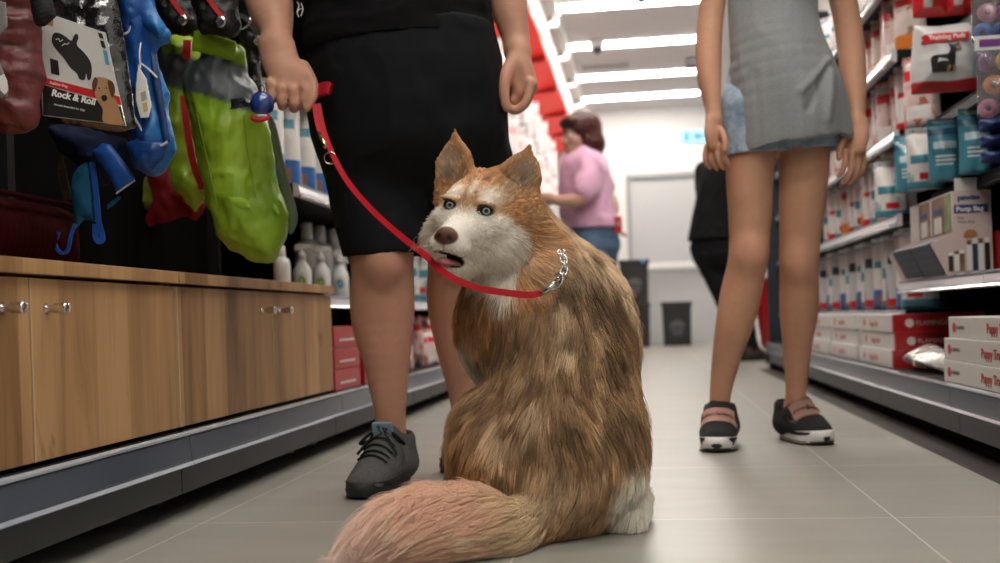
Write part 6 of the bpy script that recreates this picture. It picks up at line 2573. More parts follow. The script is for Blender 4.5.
def spray(label, loc, rotz, s=1.0, lm=M_labg, group=None):
    t = thing('spray_bottle', label, 'bottle', loc, rotz, group)
    Z = lambda p: [(r * s, z * s) for r, z in p]
    bm = BM(); lathe(bm, Z([(0.030, 0), (0.033, 0.004), (0.033, 0.075), (0.030, 0.095), (0.020, 0.115), (0.013, 0.125), (0.013, 0.135)]), 20, sy=0.72)
    obj('bottle_body', bm, M_bott, t, smooth=True)
    bm = BM()
    lathe(bm, Z([(0.015, 0.130), (0.015, 0.148), (0.010, 0.152), (0.010, 0.165)]), 14)
    obj('collar', bm, M_bott, t, smooth=True)
    bm = BM()
    prism(bm, [(x * s, z * s) for x, z in [(-0.022, 0.160), (-0.024, 0.178), (-0.010, 0.186), (0.030, 0.182), (0.036, 0.176), (0.036, 0.166), (0.014, 0.162)]], -0.009 * s, 0.009 * s)
    h = obj('spray_head', bm, M_bott, t, bevel=0.002 * s)
    bm = BM()
    prism(bm, [(x * s, z * s) for x, z in [(0.016, 0.164), (0.024, 0.164), (0.030, 0.146), (0.034, 0.132), (0.029, 0.131), (0.023, 0.146)]], -0.005 * s, 0.005 * s)
    obj('trigger', bm, M_bott, h)
    bm = BM()
    n = 16
    pts = [(0.020 * math.cos(2 * PI * k / n), 0.052 + 0.030 * math.sin(2 * PI * k / n)) for k in range(n)]
    bm2 = BM()
    for sc, mi, off in ((1.0, 0, 0.0), (0.66, 1, 0.0006)):
        vs = []
        for x, z in pts:
            x, z = x * sc, 0.052 + (z - 0.052) * sc
            yq = -0.72 * math.sqrt(max(0.033 ** 2 - x * x, 0)) - 0.0008 - off
            vs.append(bm2.verts.new((x * s, yq * s, z * s)))
        bm2.faces.new(vs).material_index = mi
    bm.free()
    obj('label', bm2, [M_laby, lm], t)
    return t


def tall_bottle(label, loc, s=1.0, group=None):
    t = thing('shampoo_bottle', label, 'bottle', loc, 0, group)
    Z = lambda p: [(r * s, z * s) for r, z in p]
    bm = BM(); lathe(bm, Z([(0.027, 0), (0.030, 0.005), (0.030, 0.105), (0.026, 0.125), (0.015, 0.135), (0.013, 0.140)]), 20)
    obj('bottle_body', bm, M_bott, t, smooth=True)
    bm = BM(); lathe(bm, Z([(0.014, 0.138), (0.0145, 0.142), (0.0135, 0.172), (0.010, 0.176)]), 18)
    obj('cap', bm, M_bott, t, smooth=True)
    return t


ZS1 = 0.44


def on_shelf(px, X, z):
    r = ray(px, 300)
    return V((X, X / r.x * r.y, z))


g = 'spray bottles on the shelf past the cabinets'
p = on_shelf(283, -1.02, ZS1); tall_bottle('small white bottle with a conical cap beside the lime coat', p, 0.80)
sprays = [(303, -1.02, 'white spray bottle second from the lime coat', M_labg), (322, -1.005, 'white spray bottle with green oval label, third from the lime coat', M_labg), (341, -0.995, 'white spray bottle with blue oval label by the bare calf', M_labb)]
for x, X, l, m_ in sprays:
    spray(l, on_shelf(x, X, ZS1), 0.25, 0.86, m_)
for x, X, l in ((309, -1.12, 'taller white bottle behind the spray bottles, leftmost'), (322, -1.12, 'taller white bottle behind the spray bottles, in the middle'), (335, -1.11, 'taller white bottle behind the spray bottles, nearest the black shorts')):
    tall_bottle(l, on_shelf(x, X, ZS1), 1.48)
# ---- white and blue packs on the shelf above, leftmost to rightmost
for i, (x, l) in enumerate(((268, 'white and blue pack leftmost on the upper shelf, beside the lime coat'), (285, 'white and blue pack second on the upper shelf'), (301, 'white and blue pack third on the upper shelf'), (316, 'white and blue pack nearest the black shorts on the upper shelf'))):
    p = on_shelf(x, -1.06, 0.757)
    pouch('bl', 0.125, 0.29, 0.075, P_BL, 1, l, 'pet pad pack', p, 0.35, name='pet_pad_pack')
# ---- red boxes on the base deck
M_redbox = mat('carton_red', (0.42, 0.012, 0.016), 0.4, coat=0.3)
M_whtbox = mat('carton_white', (0.66, 0.65, 0.62), 0.45, coat=0.2)
M_redink = mat('red_ink', (0.50, 0.02, 0.03), 0.5)
for k in range(3):
    for j, y in enumerate((3.02, 3.34)):
        t = thing('red_carton', ('red carton %s of the stack at the end of the oak cabinet' if j == 0 else 'red carton %s of the stack hidden behind the first beside the bare calf') % ('at the bottom', 'in the middle', 'on top')[k], 'box', (-0.98, y, 0.160 + k * 0.062))
        obj('carton', box(-0.12, 0.11, -0.135, 0.135, 0.0005, 0.060), M_redbox, t, bevel=0.0015)
        obj('white_band', box(0.1098, 0.1106, -0.08, 0.08, 0.018, 0.024), M_whtbox, t)
# ---- teal pack between the legs and pink packets below
p = on_shelf(421, -1.02, ZS1)
pouch('tl2', 0.13, 0.25, 0.06, P_TW, 3, 'teal and white pack glimpsed between the bare legs', 'pet pad pack', p, 0.2)
rg = random.Random(5)
k = 0
for y in np.arange(4.05, 4.95, 0.17):
    for X in (-0.93, -1.06):
        z = 0.161 + (0.055 if (k % 3 == 2) else 0)
        pouch('pk', 0.15, 0.14, 0.05, P_PK, 4, 'pinkish treat packet lying on the low left shelf behind the bare legs', 'treat packet', (X, float(y) + rg.uniform(-.02, .02), z), rg.uniform(0.8, 2.2), 'pinkish packets on the low left shelf', name='treat_packet')
        k += 1
# ---- goods on the middle shelves farther along
for z, y0, y1, st, m_, key, w, h in ((0.441, 4.44, 5.0, 0.17, P_TW, 'tl2', 0.13, 0.25), (0.756, 4.38, 4.9, 0.17, P_WR, 'wr', 0.14, 0.26), (1.101, 7.0, 7.9, 0.19, P_WH, 'wh', 0.16, 0.30)):
    for y in np.arange(y0, y1, st):
        lb = {'tl2': 'teal and white pack on the left shelf beyond the bare legs', 'wr': 'white and red pouch on the left shelf behind the dog', 'wh': 'white pouch on the left shelf before the person in pink'}[key]
        pouch(key, w, h, 0.06, m_, 5, lb, 'pouch', (-1.05, float(y), z), 0.5 + rg.uniform(-.1, .1), 'left shelf packs ' + key)
# ---- large white packs hanging on hooks, seen between the hand and the person in pink
k = 0
for z in (1.42, 1.80):
    for y in np.arange(6.7, 11.3, 0.30):
        pouch('hang', 0.24, 0.34, 0.06, P_WH, 6, 'white and pink pack hanging under the red canopy', 'hanging pack', (-0.98 + 0.03 * ((k * 7) % 3), float(y), z + rg.uniform(-.02, .02)), 0.55 + rg.uniform(-.12, .12), 'white packs hanging under the red canopy', name='hanging_pack')
        k += 1
# ================================================================== the right-hand shelves
ZBR = (0.040, 0.098, 0.160)
RBAYS = [(1.75, 2.62, 'near right shelving bay with the puppy pad cartons on its base'), (2.62, 3.45, 'right shelving bay with the waste bag display box'),
         (3.45, 4.40, 'right shelving bay with white rails just past the display box'), (4.40, 5.40, 'right shelving bay behind the person in grey'), (5.40, 6.40, 'farthest right shelving bay ending at the red trolley')]
for i, (a, b_, l) in enumerate(RBAYS):
    near = i < 2
    bay(l, 1, a, b_, [(0.425, 0.80), (0.695, 0.905), (0.905, 0.88), (1.115, 0.88), (1.40, 0.88)] if near else [(0.335, 0.80), (0.64, 0.80), (0.905, 0.80), (1.157, 0.80), (1.40, 0.80)], ZBR, 2.1, XR, 1.22, dark=(0.695, 0.905, 1.115, 1.40) if near else ())
M_end = mat('gondola_end_panel', (0.016, 0.022, 0.034), 0.5)
struct('trim_1', box(0.74, 1.24, 6.40, 6.43, 0.0, 2.1), M_end)

# ---- puppy pad cartons
M_puptext = mat('puppy_red_lettering', (0.36, 0.03, 0.035), 0.5)
TXT_X = Matrix(((0, 1, 0, 0), (-1, 0, 0, 0), (0, 0, 1, 0), (0, 0, 0, 1)))


def side_text(body, size, m, name, parent, x, y, z, bold=0.0):
    """lettering on a face that looks into the aisle (towards -x), reading along -y"""
    return text_mesh(body, size, m, name, parent, Matrix.Translation((x, y, z)) @ Matrix.Rotation(-PI / 2, 4, 'Z'), 0.0004, 'LEFT', 0.0, bold)


def ring_logo(parent, x, y, z, r, m, name='round_logo'):
    bm = BM()
    T = Matrix.Translation((x, y, z)) @ Matrix.Rotation(-PI / 2, 4, 'Y')
    lathe(bm, [(r * 0.62, -0.0004), (r, -0.0004), (r, 0.0006), (r * 0.62, 0.0006)], 18, mtx=T)
    return obj(name, bm, m, parent)


pos = ['on the bottom of the stack of three', 'in the middle of the stack of three', 'on top of the stack of three']
cz = 0.160
for k in range(3):
    y1 = 2.700 - (0.0, 0.0, 0.022)[k]
    x0 = 0.728 + (0.0, 0.002, 0.008)[k]
    t = thing('puppy_pad_carton', 'white carton of puppy training pads ' + pos[k], 'box', (x0, y1, cz))
    hh = (0.053, 0.053, 0.050)[k]
    obj('carton', box(0, 0.32, -0.62, 0, 0.0005, hh), M_whtbox, t, bevel=0.0015)
    side_text('Puppy Training Pads', 0.030, M_puptext, 'title_lettering', t, -0.0005, -0.285, 0.0155, 0.0006)
    ring_logo(t, -0.0004, -0.045, hh * 0.5, 0.0125, M_redink)
    side_text('FLAMINGO', 0.0125, mat('grey_ink', (0.16, 0.15, 0.15), 0.5), 'brand_lettering', t, -0.0005, -0.064, hh * 0.5 - 0.004)
    cz += hh + 0.001

# ---- red ended cartons with white sides, three high, and the white stacks beyond
stk = [(3.30, 'beside the clear bag', True), (3.86, 'second from the clear bag', False), (4.42, 'third from the clear bag', False), (5.00, 'farthest along the aisle', False)]
for y, where, red in stk:
    for k in range(3):
        t = thing('flat_carton', ('red-ended white carton %s of the stack ' if red else 'white carton %s of the stack ') % ('at the bottom', 'in the middle', 'on top')[k] + where, 'box', (0.745 + 0.004 * ((k * 5) % 3), y, 0.160 + k * 0.0545))
        obj('carton', box(0, 0.26, 0, 0.50, 0.0005, 0.0535), M_whtbox, t, bevel=0.0015)
        if red:
            e = obj('red_end', box(-0.0006, 0.2606, -0.0012, 0.020, 0.0, 0.054), M_redbox, t)
            bm = BM()
            lathe(bm, [(0.008, -0.0005), (0.013, -0.0005), (0.013, 0.0006), (0.008, 0.0006)], 18, mtx=Matrix.Translation((0.045, -0.0016, 0.027)) @ Matrix.Rotation(PI / 2, 4, 'X'))
            obj('round_logo', bm, M_whtbox, e)
            text_mesh('FLAMINGO', 0.020, M_whtbox, 'brand_lettering', e, Matrix.Translation((0.064, -0.0016, 0.020)), 0.0004)
        side_text('Puppy Pads', 0.027, mat('pale_red_lettering', (0.55, 0.20, 0.17), 0.5), 'title_lettering', t, -0.0007, 0.34, 0.017)
        ring_logo(t, -0.0006, 0.42, 0.027, 0.011, M_redink)

# ---- clear bag of pale pellets lying in front
def clear_mat():
    m, nt, b = new_mat('clear_film')
    b.inputs['Base Color'].default_value = (0.80, 0.78, 0.76, 1)
    b.inputs['Roughness'].default_value = 0.12
    b.inputs['Transmission Weight'].default_value = 0.45
    b.inputs['IOR'].default_value = 1.12
    b.inputs['Coat Weight'].default_value = 1.0
    b.inputs['Coat Roughness'].default_value = 0.08
    N, L = nt.nodes, nt.links
    tc = N.new('ShaderNodeTexCoord')
    n = N.new('ShaderNodeTexNoise'); n.inputs['Scale'].default_value = 45; n.inputs['Detail'].default_value = 3
    L.new(tc.outputs['Object'], n.inputs['Vector'])
    bp = N.new('ShaderNodeBump'); bp.inputs['Strength'].default_value = 0.9; bp.inputs['Distance'].default_value = 0.012
    L.new(n.outputs['Fac'], bp.inputs['Height']); L.new(bp.outputs[0], b.inputs['Normal'])
    return m


M_clear = clear_mat()
cb = thing('clear_bag', 'crinkled clear plastic bag of pale chews on the low right shelf', 'bag', (0.812, 3.115, 0.1605), PI / 2)
me = cushion_mesh('bag_film', [(-0.155, 0.002), (0.14, 0.002), (0.165, 0.02), (0.14, 0.055), (0.05, 0.078), (-0.06, 0.070), (-0.14, 0.052), (-0.165, 0.02)], 0.085, 0.04, 0.006, None, fold=0.35, fscale=24)
me.materials.append(M_clear)
link('bag_film', me, cb)
M_pale = mat('pale_chew', (0.58, 0.52, 0.48), 0.6)
rg = random.Random(8)
for k in range(16):
    bm = BM()
    a = V((rg.uniform(-.075, .07), rg.uniform(-.05, .05), rg.uniform(0.018, 0.052)))
    d = V((rg.uniform(-1, 1), rg.uniform(-1, 1), rg.uniform(-.2, .2))).normalized() * 0.022
    tube(bm, [a - d, a - d * .6, a + d * .6, a + d], [0.006, 0.009, 0.009, 0.006], 10)
    obj('chew', bm, M_pale, cb, smooth=True)

# ---- display box of waste bags, its stepped end to the viewer
M_poop = mat('display_pink_card', (0.62, 0.49, 0.47), 0.45, coat=0.3)
M_poopw = mat('display_white_card', (0.70, 0.67, 0.64), 0.45, coat=0.3)
M_navy = mat('display_blue_label', (0.03, 0.05, 0.20), 0.45)
DBX, DBY, DBZ = 0.777, 2.975, 0.4255
db = thing('display_box', 'pinkish display box of dog waste bags with a stepped end', 'display box', (DBX, DBY, DBZ), 0.0)
DL = 0.45
prof = [(0.043, 0.0), (0.160, 0.0), (0.160, 0.228), (0.062, 0.228), (0.060, 0.118), (0.0, 0.088)]
ep = None
for nm, a, b_ in (('end_panel', 0.0, 0.004), ('end_panel', DL - 0.004, DL)):
    e_ = obj(nm, prism(BM(), prof, a, b_), M_poop, db)
    ep = ep or e_
obj('tray_base', box(0.043, 0.160, 0.004, DL - 0.004, 0.0, 0.004), M_poopw, db)
obj('back_panel', box(0.156, 0.160, 0.004, DL - 0.004, 0.004, 0.226), M_poop, db)
# raised header across the inner step, showing pictures of dogs
hd = obj('header_panel', box(0.060, 0.063, 0.004, DL - 0.004, 0.085, 0.228), M_poopw, db)
M_hp1 = mat('picture_brown', (0.20, 0.12, 0.07), 0.45, coat=0.3, var=0.6, vscale=18)
M_hp2 = mat('picture_green', (0.20, 0.26, 0.11), 0.45, coat=0.3, var=0.5, vscale=14)
for y0, y1, m_ in ((0.01, 0.07, M_hp2), (0.07, 0.20, M_hp1), (0.22, 0.34, M_hp1)):
    pp = obj('picture', box(0.0585, 0.0600, y0, y1, 0.120, 0.224), m_, hd)
    if y1 - y0 > 0.1:
        obj('picture_label', box(0.0577, 0.0586, y0 + 0.03, y1 - 0.025, 0.176, 0.192), M_navy, pp)
        obj('picture_card', box(0.0577, 0.0586, y0 + 0.03, y1 - 0.025, 0.122, 0.168), M_poopw, pp)
# dark blue roll packs leaning in the tray, their faces tipped towards the aisle
M_solar = mat('dark_blue_pack', (0.022, 0.040, 0.085), 0.5)
M_grid = mat('pack_grid_line', (0.06, 0.09, 0.14), 0.5)
ang = math.atan2(0.043, 0.088)
sl = Matrix.Translation((0.043, 0, 0.0)) @ Matrix.Rotation(-ang, 4, 'Y')
for i in range(2):
    y0 = 0.006 + i * 0.215
    bm = BM(); bx(bm, -0.003, 0.012, y0, y0 + 0.206, 0.006, 0.100, mtx=sl)
    rp = obj('roll_pack', bm, M_solar, db, bevel=0.003)
    for k in range(1, 7):
        bm = BM(); bx(bm, -0.0038, -0.0028, y0 + k * 0.0294 - 0.0007, y0 + k * 0.0294 + 0.0007, 0.010, 0.096, mtx=sl)
        obj('grid_line', bm, M_grid, rp)
    for k in range(1, 4):
        bm = BM(); bx(bm, -0.0038, -0.0028, y0 + 0.004, y0 + 0.202, 0.006 + k * 0.0235 - 0.0007, 0.006 + k * 0.0235 + 0.0007, mtx=sl)
        obj('grid_line', bm, M_grid, rp)
bm = BM(); prism(bm, [(0.000, 0.086), (0.006, 0.086), (0.048, 0.002), (0.043, 0.0)], DL, DL + 0.05)
obj('side_flap', bm, M_poop, db)
obj('top_tab', box(0.068, 0.124, 0.0, 0.003, 0.228, 0.262), M_poopw, ep)
obj('blue_band', box(0.064, 0.152, -0.0012, 0, 0.168, 0.190), M_navy, ep)
text_mesh('Poop Bag', 0.0185, M_ticket, 'title_lettering', ep, Matrix.Translation((0.069, -0.0016, 0.1725)), 0.0004, bold=0.0006)
text_mesh('pawise', 0.021, M_navy, 'brand_lettering', ep, Matrix.Translation((0.074, -0.0006, 0.203)), 0.0004, bold=0.0008)
for i, l in enumerate(('Dog', 'Waste Bags')):
    text_mesh(l, 0.0095, mat('grey_ink', (0.16, 0.15, 0.15), 0.5), 'small_lettering', ep, Matrix.Translation((0.072, -0.0006, 0.152 - i * 0.011)), 0.0003)
# printed rolls standing along the foot of the end panel, and a dog's face above them
for i, (x, h, m_) in enumerate(((0.052, 0.052, M_cardblk), (0.067, 0.056, M_ticket), (0.081, 0.058, M_hp1), (0.100, 0.086, M_ticket), (0.115, 0.090, M_solar), (0.130, 0.090, M_ticket), (0.146, 0.092, M_cardblk))):
    rl = obj('roll_picture', box(x - 0.0065, x + 0.0065, -0.0010, 0, 0.012, 0.012 + h * 0.80), m_, ep)
    obj('roll_cap', box(x - 0.0055, x + 0.0055, -0.0010, 0, 0.013 + h * 0.80, 0.015 + h * 0.92), M_ticket if m_ is not M_ticket else M_hp1, rl)
bm = BM(); prism(bm, smooth_poly([(0.090, 0.100), (0.088, 0.112), (0.098, 0.122), (0.114, 0.121), (0.122, 0.110), (0.118, 0.102)], 4), -0.0010, 0.0)
obj('dog_picture', bm, mat('dog_ink_orange', (0.42, 0.17, 0.07), 0.4), ep)
# the next display beside it, only its red corner in view
nb = thing('red_display_carton', 'red carton at the right edge beside the pinkish display box', 'box', (0.945, 2.95, 0.4255))
obj('carton', box(0, 0.16, 0, 0.3, 0, 0.115), M_redbox, nb, bevel=0.002)
obj('white_print', box(0.012, 0.14, -0.0008, 0, 0.045, 0.062), M_whtbox, nb)

# ---- tall teal bags on the shelf behind and above the display box
zt = 0.6955
for px, X, l, s_ in ((909, 0.93, 'teal bag of pads standing apart, left of the tall pair', 0), (944, 0.94, 'tall teal bag of pads, left one of the pair above the display box', 1), (976, 0.99, 'tall teal bag of pads, right one of the pair above the display box', 2)):
    y = {909: 3.36, 944: 3.10, 976: 2.96}[px]
    p = UY(px, 150, y)
    pouch('teal', 0.088, 0.160, 0.07, P_TL, 2, l, 'pet pad pack', (p.x, p.y, zt), -0.12, name='pet_pad_bag')
for px, y, l in ((925, 3.30, 'pale teal bag of pads behind the tall teal pair'), (890, 3.62, 'teal and white bag beside the standing teal one')):
    p = UY(px, 150, y)
    pouch('tl6', 0.11, 0.170, 0.06, P_TW, 3, l, 'pet pad pack', (p.x, p.y, zt if y < 3.45 else 0.641), -0.1)
for k in range(3):
    p = UY(1006, 150, 2.78 + k * 0.003)
    t = thing('folded_pad_pack', ('dark blue folded pack at the right edge, lowest of three', 'dark blue folded pack at the right edge, middle of three', 'dark blue folded pack at the right edge, top of three')[k], 'pack', (p.x + 0.02, p.y, zt + k * 0.040))
    me = cushion_mesh('pack', [(-0.07, 0.002), (0.09, 0.002), (0.10, 0.019), (0.09, 0.037), (-0.07, 0.037), (-0.08, 0.019)], 0.06, 0.02, 0.005, flat_col(0.02, 0.045, 0.17), fold=0.15)
    me.materials.append(M_nylon)
    link('pack', me, t)
    obj('label_strip', box(-0.05, 0.05, -0.0645, -0.0630, 0.014, 0.024), M_ticket, t)

# ---- training pads pack with a dog on it
tp_y = 2.92
c = UY(948, 98, tp_y)
tp = thing('training_pad_pack', 'white and red pack of training pads with a small black dog picture', 'pet pad pack', (c.x, tp_y, 0.9055), -0.10)
W2, H2 = 0.092, 0.190
me = cushion_mesh('bag', [(-W2, 0.004), (W2 - .002, 0.002), (W2 + .002, 0.05), (W2 - .002, 0.14), (W2 - .004, H2 - .012), (W2 * .5, H2 - .004), (-W2 * .2, H2 - .008), (-W2 + .012, H2), (-W2 + .006, 0.13), (-W2 - .002, 0.06)], 0.055, 0.028, 0.004,
                  lambda u, v, w: lerp(lerp(np.repeat(np.array([[0.60, 0.60, 0.60]]), len(u), 0), K(0.50, 0.022, 0.026), sstep(0.029, 0.026, v - 0.06 * np.abs(u))), K(0.30, 0.48, 0.60), sstep(0.055, 0.060, u - 0.12 * (v - 0.06)) * sstep(0.032, 0.036, v) * sstep(0.15, 0.14, v)), fold=0.10, smooth=False)
me.materials.append(M_gloss)
bg = link('bag', me, tp)
from mathutils.bvhtree import BVHTree


def front_of(me):
    t = BVHTree.FromPolygons([v.co.copy() for v in me.vertices], [tuple(p.vertices) for p in me.polygons])

    def f(x, z, up=0.0008):
        r = t.ray_cast(V((x, -0.5, z)), V((0, 1, 0)))
        return V((x, (r[0].y if r[0] is not None else -0.03) - up, z))
    return f


ff = front_of(me)


def decal(name, poly, m, parent, up=0.0008, sm=3, th=0.0006):
    up = up + 0.0035
    th = up + 0.001
    P = smooth_poly(poly, sm) if sm else poly
    bm = BM()
    a = [bm.verts.new(ff(x, z, up)) for x, z in P]
    q = [bm.verts.new(ff(x, z, up - th)) for x, z in P]
    bm.faces.new(a)
    bm.faces.new(q[::-1])
    for k in range(len(P)):
        bm.faces.new((a[k], q[k], q[(k + 1) % len(P)], a[(k + 1) % len(P)]))
    bmesh.ops.triangulate(bm, faces=[f for f in bm.faces if len(f.verts) > 4])
    return obj(name, bm, m, parent)


pill = [(-0.060, 0.128), (-0.062, 0.140), (-0.058, 0.152), (0.040, 0.150), (0.046, 0.143), (0.044, 0.130), (0.036, 0.127)]
pl = decal('red_title_pill', pill, M_cardred, bg, 0.0010)
yp = min(ff(x, z).y for x, z in pill)
tx = text_mesh('Training Pads', 0.0165, M_ticket, 'title_lettering', bg, Matrix.Translation((-0.052, yp - 0.0052, 0.134)), 0.0006, bold=0.0004)
dogp = [(-0.046, 0.052), (-0.043, 0.068), (-0.048, 0.080), (-0.046, 0.090), (-0.036, 0.094), (-0.010, 0.093), (-0.002, 0.100), (0.000, 0.112), (-0.004, 0.122), (0.004, 0.117), (0.012, 0.118), (0.022, 0.124), (0.022, 0.114), (0.026, 0.110), (0.020, 0.104), (0.012, 0.100), (0.012, 0.084), (0.010, 0.070), (0.013, 0.052), (0.006, 0.051), (0.003, 0.066), (-0.002, 0.052), (-0.008, 0.052), (-0.004, 0.068), (-0.010, 0.076), (-0.026, 0.076), (-0.034, 0.070), (-0.036, 0.052)]
dg = decal('dog_picture', dogp, M_cardblk, bg, 0.0012, 2)
decal('dog_paw', [(0.005, 0.050), (0.013, 0.050), (0.012, 0.064), (0.006, 0.066)], M_doga, dg, 0.0018, 0)
decal('dog_paw', [(-0.010, 0.050), (-0.002, 0.050), (-0.004, 0.062), (-0.008, 0.062)], M_doga, dg, 0.0018, 0)
decal('dog_muzzle', [(0.014, 0.104), (0.025, 0.106), (0.026, 0.111), (0.016, 0.112)], M_doga, dg, 0.0018, 0)

# ---- red packs on the shelf above it
for px, l in ((930, 'red pack at the top of the picture, left of the pair'), (960, 'red pack at the top of the picture, right of the pair')):
    c = UY(px, 14, 2.95)
    t = thing('red_pad_pack', l, 'pet pad pack', (c.x, c.y, 1.116))
    me = cushion_mesh('bag', [(-0.045, 0.002), (0.045, 0.002), (0.047, 0.06), (0.045, 0.15), (-0.045, 0.15), (-0.047, 0.06)], 0.05, 0.02, 0.004,
                      lambda u, v, w: lerp(np.repeat(np.array([[0.52, 0.02, 0.024]]), len(u), 0), K(0.62, 0.60, 0.58), sstep(0.020, 0.024, v) * sstep(0.012, 0.008, np.abs(u + 0.014))), fold=0.1, smooth=False)
    me.materials.append(M_gloss)
    link('bag', me, t)
    obj('label', box(-0.030, 0.030, -0.0535, -0.052, 0.055, 0.075), M_ticket, t)

# ---- net bags of coloured chew rings at the right edge
CH = {'brown': (0.17, 0.10, 0.06), 'red': (0.50, 0.03, 0.03), 'purple': (0.20, 0.06, 0.26), 'blue': (0.03, 0.16, 0.55), 'yellow': (0.70, 0.42, 0.03), 'orange': (0.62, 0.17, 0.03), 'green': (0.04, 0.26, 0.15), 'pink': (0.60, 0.20, 0.35)}
M_net = mat('clear_wrap', (0.75, 0.73, 0.76), 0.15, trans=0.85, ior=1.08, coat=1.0, bump=0.6, bscale=40)


def chew_bag(label, px, py, y, cols, w, h):
    c = UY(px, py, y)
    t = thing('chew_toy_bag', label, 'toy bag', (c.x, c.y, c.z))
    rows = int(math.ceil(len(cols) / 2))
    for i, cn_ in enumerate(cols):
        x = (-0.5 + (i % 2)) * 0.042 + (0.006 if (i // 2) % 2 else -0.006)
        z = h / 2 - 0.03 - (i // 2) * (h - 0.055) / max(rows - 1, 1)
        bm = BM()
        ring = [V((0.015 * math.cos(2 * PI * k / 16), 0, 0.015 * math.sin(2 * PI * k / 16))) for k in range(17)]
        T = Matrix.Translation((x, -0.004 * (i % 3), z)) @ Matrix.Rotation(0.3 * math.sin(i * 3.1), 4, 'X') @ Matrix.Rotation(0.4 * math.cos(i * 2.3), 4, 'Z')
        tube(bm, [T @ p for p in ring], 0.0085, 8, cap=False)
        obj('chew_ring', bm, mat('toy_' + cn_, CH[cn_], 0.35, coat=0.4), t, smooth=True)
    hdr = obj('header_card', box(-w / 2, w / 2, -0.002, 0.002, h / 2, h / 2 + 0.035), M_ticket, t)
    obj('header_print', box(-w / 2 + .01, w / 2 - .01, -0.0028, -0.002, h / 2 + .008, h / 2 + .026), mat('toy_purple', CH['purple'], 0.35, coat=0.4), hdr)
    me = cushion_mesh('wrap', [(-w / 2, -h / 2), (w / 2, -h / 2), (w / 2, h / 2), (-w / 2, h / 2)], 0.032, 0.015, 0.005, None, fold=0.15, smooth=False)
    me.materials.append(M_net)
    link('wrap', me, t)
    hk = thing('display_hook', 'chrome hook holding the bag of ' + ('yellow, orange and green' if 'yellow' in label else 'brown, red and purple') + ' chew rings', 'hook', (c.x, c.y + 0.006, c.z + h / 2 + 0.024))
    obj('rod', tube(BM(), [(1.20 - c.x, 0.0, 0), (-0.05, 0.0, 0), (-0.056, 0.0, 0.012)], 0.0025, 8), M_chrome, hk, smooth=True)
    obj('mount_plate', box(1.195 - c.x, 1.20 - c.x, -0.02, 0.02, -0.03, 0.03), M_shelf, hk, bevel=0.002)
    return t


chew_bag('bag of brown, red and purple chew rings at the top right corner', 993, 12, 2.70, ['brown', 'red', 'pink', 'purple', 'blue', 'blue'], 0.105, 0.150)
chew_bag('bag of yellow, orange and green chew rings below the corner bag', 999, 84, 2.66, ['purple', 'yellow', 'orange', 'orange', 'pink', 'green'], 0.105, 0.165)

# ---- rows of pouches deeper along the right shelves
rg = random.Random(21)
ROWS = [(0.336, 3.50, 5.15, 0.115, ('tw', 0.13, 0.245, P_TW, 'teal and white pouch on the low right shelf past the display box'), ('bl3', 0.13, 0.245, P_BL, 'white pouch with a blue foot on the low right shelf'), ('sv3', 0.12, 0.24, P_SL, 'silver pouch on the low right shelf past the display box'), ('tl7', 0.12, 0.24, P_TL, 'dark teal pouch on the low right shelf past the display box')),
        (0.641, 3.72, 5.10, 0.120, ('wr3', 0.125, 0.215, P_WR, 'white and red pouch on the middle right shelf by the hand'), ('or3', 0.125, 0.215, P_OR, 'orange footed pouch on the middle right shelf by the hand'), ('tl3', 0.12, 0.215, P_TW, 'white pouch with teal bands on the middle right shelf'), ('sv4', 0.115, 0.20, P_SL, 'silver pouch on the middle right shelf by the hand')),
        (0.906, 3.42, 4.85, 0.120, ('pk3', 0.125, 0.205, P_PK, 'pinkish pouch on the right shelf left of the training pads'), ('wr4', 0.125, 0.205, P_WR, 'white and red pouch on the right shelf left of the training pads')),
        (1.158, 3.52, 4.70, 0.120, ('sl3', 0.12, 0.20, P_OR, 'clear and orange pouch on the high right shelf'), ('pk4', 0.12, 0.20, P_PK, 'pinkish pouch on the high right shelf')),
        (1.401, 3.76, 4.85, 0.130, ('bl4', 0.13, 0.22, P_BL, 'blue and white pouch on the topmost right shelf'),)]
for row in ROWS:
    z, y0, y1, st = row[:4]
    kinds = row[4:]
    y = y0
    i = 0
    while y < y1:
        kd_, w, h, m_, lb = kinds[(i * 5 + i // 3) % len(kinds)]
        pouch(kd_, w, h, 0.055, m_, hash(kd_) % 7 if False else len(kd_), lb, 'pouch', (0.885 + rg.uniform(-0.012, 0.012), y, z), -0.75 + rg.uniform(-0.12, 0.12), 'pouches: ' + lb)
        y += st
        i += 1

# ---- a red shopping trolley past the end of the shelves
c = UZ(772, 372)
c = UY(769, 330, 6.95)
tr_ = thing('shopping_trolley', 'red shopping basket trolley standing past the end of the right shelves', 'trolley', (c.x + 0.10, 6.95, 0.0))
bm = BM()
a = [bm.verts.new(V(p)) for p in ((-0.13, -0.17, 0.10), (0.13, -0.17, 0.10), (0.13, 0.17, 0.10), (-0.13, 0.17, 0.10))]
q_ = [bm.verts.new(V(p)) for p in ((-0.18, -0.23, 0.55), (0.18, -0.23, 0.55), (0.18, 0.23, 0.55), (-0.18, 0.23, 0.55))]
for k in range(4):
    bm.faces.new((a[k], a[(k + 1) % 4], q_[(k + 1) % 4], q_[k]))
bm.faces.new(a[::-1])
bmesh.ops.solidify(bm, geom=bm.faces[:], thickness=0.006)
obj('basket', bm, mat('basket_red', (0.50, 0.012, 0.016), 0.35), tr_, bevel=0.004)
bm = BM()
tube(bm, catmull([(-0.17, -0.22, 0.55), (-0.17, -0.30, 0.80), (-0.10, -0.34, 0.95), (0.10, -0.34, 0.95), (0.17, -0.30, 0.80), (0.17, -0.22, 0.55)], 5), 0.010, 8)
obj('handle', bm, M_black, tr_, smooth=True)
